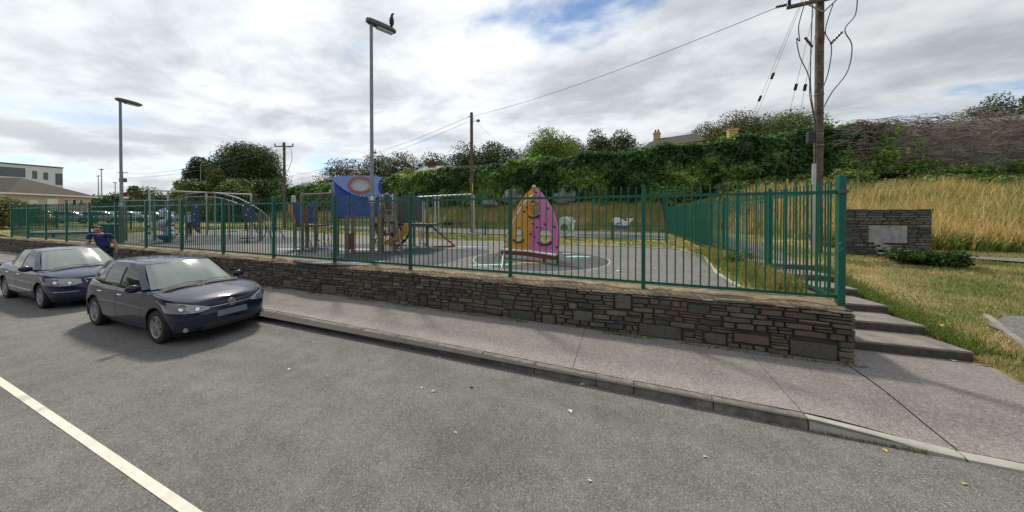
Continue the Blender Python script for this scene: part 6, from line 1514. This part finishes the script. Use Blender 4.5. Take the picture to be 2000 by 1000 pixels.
# swings
def frame_post(root, px, pyt, D, r_=.04, m='galvl', name='post', zb=1.0): q = MB(); upright(q, px, pyt, D, r_, zb); return q.build(name, M[m], root, smooth=True)
c = at_d(870, 460, 19); sw1 = empty('toddler_swing_frame', (c.x, c.y, 1.0), 0, 'pale steel swing frame with black toddler seats to the right of the blue tower', 'swing')
q = MB(); q.tube([at_d(815, 385, 18), at_d(923, 379.5, 18)], .05, 10); q.build('crossbar', M['galvl'], sw1, smooth=True)
for px, y_ in ((850, 383), (856.5, 383), (922, 379.5), (925.5, 381)): frame_post(sw1, px, y_, 18 if px != 856.5 and px < 925 else 19, .05)
for px, m_, w_ in ((877, 'black', 13), (900, 'redp', 6)):
    a = at_d(px, 437, 18); q = MB(); q.lathe([(.02, -.1), (.22*w_/13, -.08), (.28*w_/13, .02), (.30*w_/13, .10), (.26*w_/13, .10), (.2*w_/13, -.04), (0, -.05)], tuple(a), 12); st_ = q.build('seat', M[m_], sw1, smooth=True)
    for s_ in (-1, 1): t_ = at_d(px+s_*5, 381, 18); q = MB(); q.tube([a+Vector((s_*.22, 0, .05)), t_], .008, 4); q.build('chain', M['wire'], sw1)
q = MB(); q.bar(at_d(860, 436, 18), at_d(872, 440, 18), .05, .05); q.build('seat_bar', M['black'], sw1)
c = at_d(400, 460, 20); sw2 = empty('swing_frame', (c.x, c.y, 1.0), 0, 'long galvanised swing beam on upright posts behind the arched climber', 'swing')
q = MB(); q.tube([at_d(292, 371.5, 20), at_d(492, 380, 20)], .05, 10); q.build('crossbar', M['galvl'], sw2, smooth=True)
for px, y_ in ((292, 372), (328, 374), (403, 376), (491, 380)): frame_post(sw2, px, y_, 20, .055)
for px, yb in ((420, 448), (455, 452), (365, 446)):
    t_ = at_d(px, 377, 20); b_ = at_d(px, yb, 20); q = MB(); q.tube([t_, b_], .018, 6); q.build('chain', M['galvl'], sw2); q = MB(); q.bar(b_+RIGHT*-.22, b_+RIGHT*.22, .18, .04); q.build('seat', M['black'], sw2)
c = at_d(430, 460, 16.5); ac = empty('arch_climber', (c.x, c.y, 1.0), 0, 'curved twin steel tube climber with hanging navy climbing panels', 'play climber')
px_ = lambda pts, D_: [at_d(x_, y_, D_) for x_, y_ in pts]
for pts, D_ in (([(240, 392), (300, 391.5), (332, 392.5), (345, 386), (365, 379.5), (390, 376.5), (415, 376), (440, 380), (465, 387), (490, 399), (512, 413), (532, 433), (552, 458)], 16.0), ([(332, 394), (350, 388), (372, 384.5), (400, 384), (430, 387), (455, 394), (480, 404), (500, 418), (515, 434), (526, 450)], 17.0)):
    q = MB(); q.tube(px_(pts, D_), .030, 8); q.build('arched_tube', M['galv'], ac, smooth=True)
P = at_d(552, 458, 16.0); q = MB(); q.tube([P, (P.x+.2, P.y, 1.0)], .038, 8); q.build('tube_foot', M['galv'], ac); P = at_d(526, 450, 17.0); q = MB(); q.tube([P, (P.x+.15, P.y, 1.0)], .038, 8); q.build('tube_foot', M['galv'], ac)
for px, y_, D_, r_ in ((302, 392, 16, .06), (327, 393, 16, .09), (246, 392, 16, .05), (508, 412, 16, .07), (363, 386, 16.6, .04), (448, 392, 17, .04)): frame_post(ac, px, y_, D_, r_, 'galv')
flat('climbing_panel', [(374, 393), (391, 394), (392, 457), (383, 452), (376, 443), (373, 420)], 16.4, .04, M['navy'], ac); flat('climbing_panel', [(471, 402), (486, 400), (497, 407), (496, 432), (472, 428)], 16.4, .04, M['navy'], ac)
for x_, y_, m_ in ((386, 437, 'orange2'), (380, 418, 'white'), (384, 404, 'white'), (388, 447, 'orange'), (378, 429, 'white'), (477, 416, 'white'), (481, 420, 'white'), (484, 409, 'white'), (490, 424, 'pink'), (478, 410, 'white')): flat('hold', ell(x_, y_, 1.3, 1.6, 7), 16.33, .05, M[m_], ac)
for x_, y0_, y1_ in ((350, 388, 455), (420, 386, 462), (438, 388, 448)): q = MB(); q.tube([at_d(x_, y0_, 17), at_d(x_, y1_, 17)], .02, 6); q.build('hanging_bar', M['galvl'], ac)
for x_, y0_, x2, y2 in ((478, 431, 483, 470), (488, 430, 502, 455), (520, 440, 512, 468)): q = MB(); q.tube([at_d(x_, y0_, 16.2), at_d((x_+x2)/2+4, (y0_+y2)/2, 16.2), at_d(x2, y2, 16.2)], .02, 6); q.build('hanging_rope', M['black'], ac)
for x_, y_ in ((508, 432), (508, 448), (507, 420), (338, 440), (290, 442), (290, 455), (345, 458)): P = at_d(x_, y_, 16); q = MB(); q.lathe([(0, .06), (.07, .03), (.07, -.03), (0, -.06)], tuple(P), 8); q.build('bar_knob', M['black'], ac)
# spiral pod
P = at_d(325, 460, 15.0); sp_ = empty('spiral_pod_climber', (P.x, P.y, 1.0), 0, 'white and blue twisted spiral climbing pod standing left of the arched climber', 'play climber')
zt_ = at_d(325, 411, 15).z; q = MB(); pts = []; rr = []
for i in range(33): t = i/32; a_ = t*PI*3.2; pts.append((P.x+.15*math.cos(a_), P.y+.15*math.sin(a_), 1.28+(zt_-1.28)*t)); rr.append(.20-.05*t+.04*math.sin(i*1.2))
q.tube(pts, rr, 12); q.build('spiral_body', mm('marbled_white_blue', (.45, .52, .66), .5, var=.1, scale=3, col2=(.08, .16, .42), thr=(.5, .54)), sp_, smooth=True)
q = MB(); q.lathe([(0, 1.0), (.10, 1.0), (.12, 1.12), (.28, 1.22), (.34, 1.34), (.30, 1.40), (0, 1.40)], (P.x, P.y, 0), 16); q.build('base_bowl', M['bluep'], sp_, smooth=True); q = MB(); q.tube([(P.x+.35, P.y, 1.0), (P.x+.35, P.y, zt_)], .05, 8); q.build('post', M['navy'], sp_, smooth=True)
# spinner
P = at_z(483, 474, 1.0); sn_ = empty('standing_spinner', (P.x, P.y, 1.0), 0, 'small dark spinning post with a round foot plate right of the arched climber', 'play spinner')
q = MB(); q.tube([(P.x, P.y, 1.0), (P.x, P.y, 1.2), (P.x+.05, P.y, 1.75)], [.05, .03, .025], 8); q.build('stem', M['black'], sn_); q = MB(); q.lathe([(0, 1.22), (.26, 1.22), (.28, 1.26), (0, 1.27)], (P.x, P.y, 0), 16); q.build('foot_plate', M['black'], sn_)
# ring
P = at_d(145, 455, 19.5); rg = empty('ring_seat', (P.x, P.y, 1.0), 0, 'low white and blue circular ring seat behind the far left railing', 'play ring')
q = MB(); q.lathe([(1.30, 1.30), (1.33, 1.345), (1.46, 1.36), (1.58, 1.34), (1.60, 1.30)], (P.x, P.y, 0), 40); q.build('rim_top', M['white'], rg, smooth=True); q = MB(); q.lathe([(1.60, 1.30), (1.59, 1.20), (1.45, 1.18), (1.31, 1.20), (1.30, 1.30)], (P.x, P.y, 0), 40); q.build('rim_side', M['bluep'], rg, smooth=True)
for k in range(6): a_ = k*PI/3+.3; q = MB(); q.tube([(P.x+1.45*math.cos(a_), P.y+1.45*math.sin(a_), 1.0), (P.x+1.45*math.cos(a_), P.y+1.45*math.sin(a_), 1.2)], .05, 8); q.build('leg', M['navy'], rg)
# cabinet
P = at_d(218, 478, 14.8); cb_ = empty('utility_cabinet', (P.x, P.y, 1.0), 0, 'dark green metal utility cabinet beside the foot of the far left street lamp', 'cabinet')
q = MB(); q.box(P.x-.55, P.x+.55, P.y-.2, P.y+.2, 1.0, 1.9); q.build('body', mm('cabinet_green', (.012, .07, .05), .45), cb_, bevel=.01); q = MB(); q.box(P.x-.58, P.x+.58, P.y-.23, P.y+.23, 1.9, 1.95); q.build('lid', M['green'], cb_)
for s_ in (-.27, .27): q = MB(); q.box(P.x+s_-.25, P.x+s_+.25, P.y-.215, P.y-.2, 1.06, 1.84); d_ = q.build('door', M['green'], cb_); q = MB(); q.box(P.x+s_*.2-.015, P.x+s_*.2+.015, P.y-.235, P.y-.215, 1.4, 1.5); q.build('handle', M['black'], d_)
# whale springer
D_ = 19.3; P = at_d(1214, 455, D_); wh = empty('whale_spring_rider', (P.x, P.y, 1.0), 0, 'white whale-shaped spring rider with a blue wavy belly beyond the bow-topped fence', 'spring rider')
whale = [(1195.5, 434), (1196, 428), (1199, 425), (1204, 424.3), (1210, 425.5), (1216, 428), (1220, 431.5), (1223, 432.5), (1225, 430), (1223, 426.5), (1224, 425), (1228, 426.5), (1231, 427.2), (1236, 425.8), (1237.5, 427), (1234, 431), (1230, 435), (1228, 440), (1223, 444.5), (1214, 446.5), (1205, 445), (1198, 440)]
flat('body', whale, D_, .06, M['white'], wh); flat('body', whale, D_+.28, .06, M['white'], wh)
flat('belly', [(1196, 437), (1199, 438.5), (1202, 440), (1205, 438.5), (1208, 441), (1212, 440), (1216, 442), (1220, 440.5), (1224, 441), (1228, 438.5), (1228.5, 440), (1223, 445), (1214, 447), (1205, 445.5), (1198, 440.5)], D_-.03, .03, M['bluep'], wh)
a = at_d(1212, 436, D_+.1); q = MB(); q.bar(a+RIGHT*-.25+HF*.06, a+RIGHT*.25+HF*.06, .22, .05); q.build('seat', M['bluep'], wh)
a = at_d(1214, 446, D_+.15); q = MB(); q.tube([(a.x+.09*math.cos(t*6.2832*5), a.y+.09*math.sin(t*6.2832*5), 1.03+(a.z-1.03)*t) for t in np.linspace(0, 1, 60)], .018, 5); q.build('spring', M['white'], wh, smooth=True)
# shell rider
D_ = 16.8; P = at_d(1108, 458, D_); sh = empty('scallop_play_shell', (P.x, P.y, 1.0), 0, 'pale mint half-round play shell with a white spiky edge behind the pink climber panel', 'play shell')
flat('shell_wall', [(1092, 458), (1092, 426), (1098, 424), (1107, 426), (1114, 432), (1119, 441), (1119, 449), (1114, 456), (1104, 459)], D_+.5, .05, mm('mint_panel', (.35, .48, .44), .5), sh, [ell(1102, 446, 8, 9)])
flat('shell_fringe', [(1098, 424), (1104, 422.5), (1110, 424), (1117, 423), (1120, 427), (1119.5, 430), (1125, 431), (1122, 435), (1122, 442), (1120, 452), (1113, 459), (1103, 461), (1113, 455), (1117, 446), (1116, 437), (1110, 429)], D_, .12, M['white'], sh)
q = MB(); q.tube([at_d(1103+18*math.cos(t), 441+19*math.sin(t), D_-.05) for t in np.linspace(-1.3, 1.6, 16)], .025, 6); q.build('rim_tube', M['mint'], sh, smooth=True)
q = MB(); a = at_d(1104, 459, D_+.2); q.tube([(a.x, a.y, 1.0), (a.x, a.y, a.z+.05)], .10, 10); q.build('base', M['galv'], sh)
# red totem in the far distance
P = at_d(243, 385, 60); ts = empty('roadside_sign', (P.x, P.y, 1.4), 0, 'small distant red and white roadside sign right of the far left street lamp', 'sign'); q = MB(); a, b = at_d(236, 383, 60), at_d(250, 376, 60); q.bar((a.x, a.y, (a.z+b.z)/2), (b.x, b.y, (a.z+b.z)/2), .15, b.z-a.z); q.build('red_board', M['tail'], ts)
q = MB(); q.bar((a.x, a.y, a.z-.3), (b.x, b.y, a.z-.3), .15, .4); q.build('white_board', M['white'], ts); q = MB(); q.tube([(P.x, P.y, 1.2), (P.x, P.y, a.z)], .1, 6); q.build('post', M['galv'], ts)

# ------------------------------------------------------------------ people
def person(px, py_top, D, zg, h, yaw, label, shirt, legs, hair, pose, sleeve=.5, skirt=False, fingers=False):
    P = at_d(px, py_top, D); root = empty('person', (P.x, P.y, zg), yaw, label, 'person'); root['local'] = 1
    k = h/1.75; bulk = pose.get('bulk', 1.); hs = 1.0 if h > 1.4 else 1.22
    lean = pose.get('lean', (0, 0)); st_ = pose.get('stride', 0.0)
    def L3(x, y, z, up_=1.): f = max(0, (z-.92)/.7)*up_; return ((x+lean[0]*f)*k, (y+lean[1]*f)*k, z*k)
    J = dict(pel=L3(0, 0, .95), wai=L3(0, 0, 1.10), che=L3(.01, 0, 1.30), neb=L3(.0, 0, 1.45), neck=L3(.01, 0, 1.50), head=L3(.03, 0, 1.61), crown=L3(.02, 0, 1.68))
    for s_, nm in ((1, 'l'), (-1, 'r')):
        J['hip'+nm] = L3(0, .09*s_, .90); J['kne'+nm] = L3(.03+st_*s_*.5, .10*s_, .50); J['ank'+nm] = L3(-.02+st_*s_*.9, .10*s_, .09); J['toe'+nm] = L3(.15+st_*s_*.9, .11*s_, .035)
        J['sho'+nm] = L3(0, .185*s_*(1+(bulk-1)*.7), 1.42); e, w_ = pose.get('arm'+nm, ((.02, .25*s_, 1.13), (.08, .25*s_, .88))); J['elb'+nm] = L3(*e); J['wri'+nm] = L3(*w_)
        d_ = (Vector(J['wri'+nm])-Vector(J['elb'+nm])).normalized(); J['han'+nm] = tuple(Vector(J['wri'+nm])+d_*.07*k)
    names = list(J); ix = {n_: i for i, n_ in enumerate(names)}
    E = [('pel', 'wai'), ('wai', 'che'), ('che', 'neb'), ('neb', 'neck'), ('neck', 'head'), ('head', 'crown')]
    for nm in 'lr': E += [('pel', 'hip'+nm), ('hip'+nm, 'kne'+nm), ('kne'+nm, 'ank'+nm), ('ank'+nm, 'toe'+nm), ('neb', 'sho'+nm), ('sho'+nm, 'elb'+nm), ('elb'+nm, 'wri'+nm), ('wri'+nm, 'han'+nm)]
    Rd = dict(pel=(.13, .10), wai=(.125, .095), che=(.145, .105), neb=(.09, .07), neck=(.055, .055), head=(.088*hs, .098*hs), crown=(.075*hs, .085*hs))
    for nm in 'lr': Rd.update({'hip'+nm: .085, 'kne'+nm: .058, 'ank'+nm: .042, 'toe'+nm: .035, 'sho'+nm: .060, 'elb'+nm: .043, 'wri'+nm: .030, 'han'+nm: (.036, .022)})
    sc = lambda v, f=1.: tuple(q_*k*f for q_ in (v if hasattr(v, '__len__') else (v, v)))
    skin_mesh('body', [J[n_] for n_ in names], [(ix[a], ix[b]) for a, b in E], [sc(Rd[n_]) for n_ in names], M['skin'], root, 2, ix['pel'])
    def shell(nm_, pts, edges, rad, m): skin_mesh(nm_, pts, edges, [sc(r_) for r_ in rad], m, root, 2, 0)
    V3 = {n_: Vector(J[n_]) for n_ in names}
    pts = [V3['pel']-Vector((0, 0, .02*k)), V3['wai'], V3['che'], V3['neb']-Vector((0, 0, .01*k))]; ed = [(0, 1), (1, 2), (2, 3)]; rad = [(.150*bulk, .122*bulk), (.152*bulk, .118*bulk), (.165*bulk, .125*bulk), (.10*bulk, .078)]
    for nm in 'lr': b0 = len(pts); pts += [V3['sho'+nm], V3['sho'+nm].lerp(V3['elb'+nm], sleeve)]; ed += [(3, b0), (b0, b0+1)]; rad += [.080, .068]
    if sleeve > 1: pass
    shell('shirt', [tuple(p_) for p_ in pts], ed, rad, shirt)
    if not skirt:
        pts = [V3['pel']]; ed = []; rad = [(.148, .12)]
        for nm in 'lr': b0 = len(pts); pts += [V3['hip'+nm], V3['kne'+nm], V3['ank'+nm]]; ed += [(0, b0), (b0, b0+1), (b0+1, b0+2)]; rad += [.108, .078, .066]
        shell('trousers', [tuple(p_) for p_ in pts], ed, rad, legs)
    else:
        q = MB(); c_ = V3['wai']; q.lathe([(.12*k, 0), (.16*k, -.15*k), (.24*k, -.42*k), (.27*k, -.52*k)], tuple(c_), 16); q.build('skirt', shirt, root, smooth=True)
    for nm in 'lr':
        q = MB(); a_, t_ = V3['ank'+nm], V3['toe'+nm]; q.tube([a_+Vector((-.05*k, 0, -.04*k)), a_+Vector((.03*k, 0, -.035*k)), t_], [.045*k, .050*k, .038*k], 8); q.build('shoe', M['black'], root, smooth=True)
    hd_ = V3['head']; bm = bmesh.new(); bmesh.ops.create_uvsphere(bm, u_segments=16, v_segments=10, radius=1)
    for v in bm.verts: c_ = v.co; c_.x = (c_.x*.100*hs-.020)*k; c_.y *= .092*hs*k; c_.z = (c_.z*.088*hs+.040)*k; v.co = c_+hd_
    bmesh.ops.delete(bm, geom=[f for f in bm.faces if f.calc_center_median().z < hd_.z-.005*k or (f.calc_center_median().x > hd_.x+.015*k and f.calc_center_median().z < hd_.z+.082*k)], context='FACES')
    me = bpy.data.meshes.new('hair'); bm.to_mesh(me); bm.free(); me.polygons.foreach_set('use_smooth', [True]*len(me.polygons)); link('hair', me, hair, root)
    for s_ in (1, -1):
        q = MB(); q.lathe([(0, .012*k), (.011*k, .004*k), (.011*k, -.004*k)], (hd_.x+.088*hs*k, hd_.y+s_*.034*k, hd_.z+.005*k), 8, 'x'); q.build('eye', M['black'], root)
        q = MB(); q.tube([hd_+Vector((0, s_*.092*hs*k, .01*k)), hd_+Vector((-.01*k, s_*.104*hs*k, -.01*k))], [.022*k, .014*k], 7); q.build('ear', M['skin'], root, smooth=True)
    q = MB(); q.tube([hd_+Vector((.085*hs*k, 0, .01*k)), hd_+Vector((.112*hs*k, 0, -.022*k)), hd_+Vector((.085*hs*k, 0, -.03*k))], [.010*k, .014*k, .008*k], 7); q.build('nose', M['skin'], root, smooth=True)
    if fingers:
        for nm, s_ in (('l', 1), ('r', -1)):
            w0 = V3['han'+nm]; d_ = (V3['wri'+nm]-V3['elb'+nm]).normalized(); a_ = d_.cross(Vector((0, 1, 0))).normalized(); b_ = d_.cross(a_)
            for j, (off, ln) in enumerate(((-.028, .068), (-.010, .078), (.010, .072), (.027, .056))):
                p0 = w0+a_*off*k-d_*.01; skin_mesh('finger', [tuple(p0), tuple(p0+d_*ln*.5*k+b_*s_*.004), tuple(p0+d_*ln*k+b_*s_*.02*k)], [(0, 1), (1, 2)], [.0095, .009, .007], M['skin'], root, 1)
            p0 = w0+a_*-.03*k-d_*.05*k; skin_mesh('thumb', [tuple(p0), tuple(p0-a_*.025*k+d_*.03*k), tuple(p0-a_*.03*k+d_*.055*k)], [(0, 1), (1, 2)], [.012, .011, .008], M['skin'], root, 1)
    return root
toC = math.atan2(-1, .0)
person(205, 446, 11.0, .17, 1.86, -.62, 'man with short dark hair in a navy short-sleeved polo leaning over beside the parked cars', M['polo'], M['trouser'], M['hair'],
       dict(lean=(.16, -.10), bulk=1.22, armr=((.10, -.29, 1.16), (.26, -.33, .95)), arml=((-.02, .26, 1.14), (.04, .26, .88))), .62, fingers=True)
cl1 = mm('pale_blue_cloth', (.30, .48, .58), .9); cl2 = mm('pink_cloth', (.55, .34, .40), .9); cl3 = mm('lilac_cloth', (.42, .38, .55), .9); cl4 = mm('dark_red_cloth', (.18, .03, .04), .9); blond = mm('fair_hair', (.28, .17, .08), .7)
Dc = 19.5; person(369, 412, Dc, 1.0, at_d(369, 413, Dc).z-1.0, YAW-PI/2+.3, 'fair-haired child in a pale blue top and dark leggings left of the tall navy panel', cl1, M['trouser'], blond, dict(), .4)
Dc = 14.2; person(824.5, 438, Dc, 1.0, at_d(824.5, 439, Dc).z-1.0, YAW+PI+.2, 'small child in pink walking under the dark end of the play tower', cl2, cl2, blond, dict(stride=.16, lean=(.05, 0)), .9)
Dc = 13.4; person(765, 431, Dc, 1.0, at_d(765, 432, Dc).z-1.0, YAW-PI/2, 'person in lilac standing behind the wooden ladder of the play tower', cl3, M['trouser'], M['hair'], dict(), .9)
Dc = 14.0; person(783, 435, Dc, 1.0, at_d(783, 436, Dc).z-1.0, YAW-PI/2+.5, 'child in a dark red top at the foot of the orange slide', cl4, M['trouser'], M['hair'], dict(), .9)
# pushchair
Dc = 14.5; P = at_d(745, 470, Dc); pu = empty('pushchair', (P.x, P.y, 1.0), YAW, 'black and plum pushchair parked under the blue play tower', 'pushchair'); pu['local'] = 1
for x_, y_, r_ in ((-.28, .24, .13), (-.28, -.24, .13), (.34, .2, .10), (.34, -.2, .10)): q = MB(); q.lathe([(r_*.7, -.02), (r_, -.02), (r_, .02), (r_*.7, .02), (r_*.7, -.02)], (x_, y_, r_), 16, 'y'); q.build('wheel', M['black'], pu)
for s_ in (.22, -.22): q = MB(); q.tube([(.34, s_*.9, .12), (-.05, s_, .55), (-.42, s_, 1.0)], .014, 6); q.build('frame', M['galv'], pu); q = MB(); q.tube([(-.28, s_, .13), (.0, s_, .5)], .014, 6); q.build('frame', M['galv'], pu)
q = MB(); q.tube([(-.42, -.22, 1.0), (-.42, .22, 1.0)], .018, 6); q.build('handlebar', M['black'], pu)
q = MB(); q.add([(.25, -.2, .38), (.25, .2, .38), (-.1, .2, .36), (-.1, -.2, .36), (-.28, .2, .85), (-.28, -.2, .85), (.28, -.2, .45), (.28, .2, .45)], [(0, 1, 2, 3), (3, 2, 4, 5), (0, 6, 7, 1), (1, 7, 4, 2), (0, 3, 5, 6)]); q.build('seat', M['redp'], pu)
q = MB(); pr = [(-.30, .70), (-.32, .88), (-.22, 1.0), (-.05, 1.02), (.08, .92)]; q.add([(x, s_*.21, z) for x, z in pr for s_ in (-1, 1)], [(i*2, i*2+1, i*2+3, i*2+2) for i in range(4)]); q.build('hood', cl4, pu, smooth=True)

# ------------------------------------------------------------------ litter and fallen leaves
M['paleleaf'] = mm('pale_dry_leaf', (.55, .56, .42), .8, var=.2); M['yleaf'] = mm('yellow_leaf', (.55, .42, .05), .7, var=.2); M['brleaf'] = mm('brown_leaf', (.22, .08, .04), .8, var=.2); M['paper'] = mm('white_scrap', (.75, .75, .73), .7)
def scrap(px, py, z, size, m, label, grp, name='fallen_leaf', cat='leaf'):
    p = at_z(px, py, z); z0 = max(z, 0); rn_ = random.Random(px*7+py); a0 = rn_.uniform(0, 6.28); q = MB(); pts = []
    for i in range(8): a_ = 2*PI*i/8; r_ = size*(1 if i % 4 else 1.45)*rn_.uniform(.55, .75)*(1 if i % 2 == 0 else .8); pts.append((p.x+r_*math.cos(a_+a0), p.y+r_*.7*math.sin(a_+a0), z0+.004+size*.25*abs(math.sin(a_*1.0))))
    q.add([(p.x, p.y, z0+.006)]+pts+[(x, y, zq+.003) for x, y, zq in [(p.x, p.y, z0+.006)]+pts], [(0, 1+i, 1+(i+1) % 8) for i in range(8)]+[(9, 10+(i+1) % 8, 10+i) for i in range(8)])
    o = q.build(name, m, None, at=p); tag(o, label, cat, grp)
for px, py, sz in ((565, 722, .045), (613, 668, .03), (823, 758, .035), (847, 765, .035), (859, 700, .03), (1377, 893, .025), (890, 846, .03), (1152, 940, .025), (640, 735, .02), (1294, 793, .02)): scrap(px, py, 0, sz, M['paleleaf'], 'small pale dry leaf lying on the open grey asphalt of the road', 'small pale leaves on the road')
scrap(1138, 752, 0, .05, M['paleleaf'], 'larger pale leaf lying on the asphalt right against the kerb', 'fallen leaves'); scrap(1113, 804, 0, .05, M['paleleaf'], 'larger pale leaf on the asphalt in front of the diagonal pavement joint', 'fallen leaves')
scrap(921, 757, 0, .045, M['brleaf'], 'reddish brown curled leaf on the asphalt below the kerb', 'fallen leaves'); scrap(1728, 881, 0, .035, M['yleaf'], 'bright yellow leaf on the asphalt beside the pale dropped kerb', 'fallen leaves'); scrap(1884, 946, 0, .03, M['yleaf'], 'yellow-green leaf on the asphalt near the lower right of the road', 'fallen leaves')
scrap(1076, 634, .13, .05, M['yleaf'], 'yellow leaf on the pavement against the foot of the stone wall', 'fallen leaves'); scrap(681, 654, .0, .05, M['yleaf'], 'curled yellowish leaf in the gutter at the kerb', 'fallen leaves')
scrap(1862, 705, .16, .06, M['paleleaf'], 'pale scrap lying at the end of the lowest step', 'litter', 'litter_scrap', 'litter'); scrap(1838, 636, .5, .06, M['yleaf'], 'yellow leaf on the grass beside the steps', 'fallen leaves')
scrap(1209, 530, 1.01, .10, M['paper'], 'white scrap on the playground tarmac behind the railing', 'litter', 'litter_scrap', 'litter'); scrap(1279, 527, 1.01, .06, M['paper'], 'smaller white scrap on the playground tarmac near a railing post', 'litter', 'litter_scrap', 'litter')
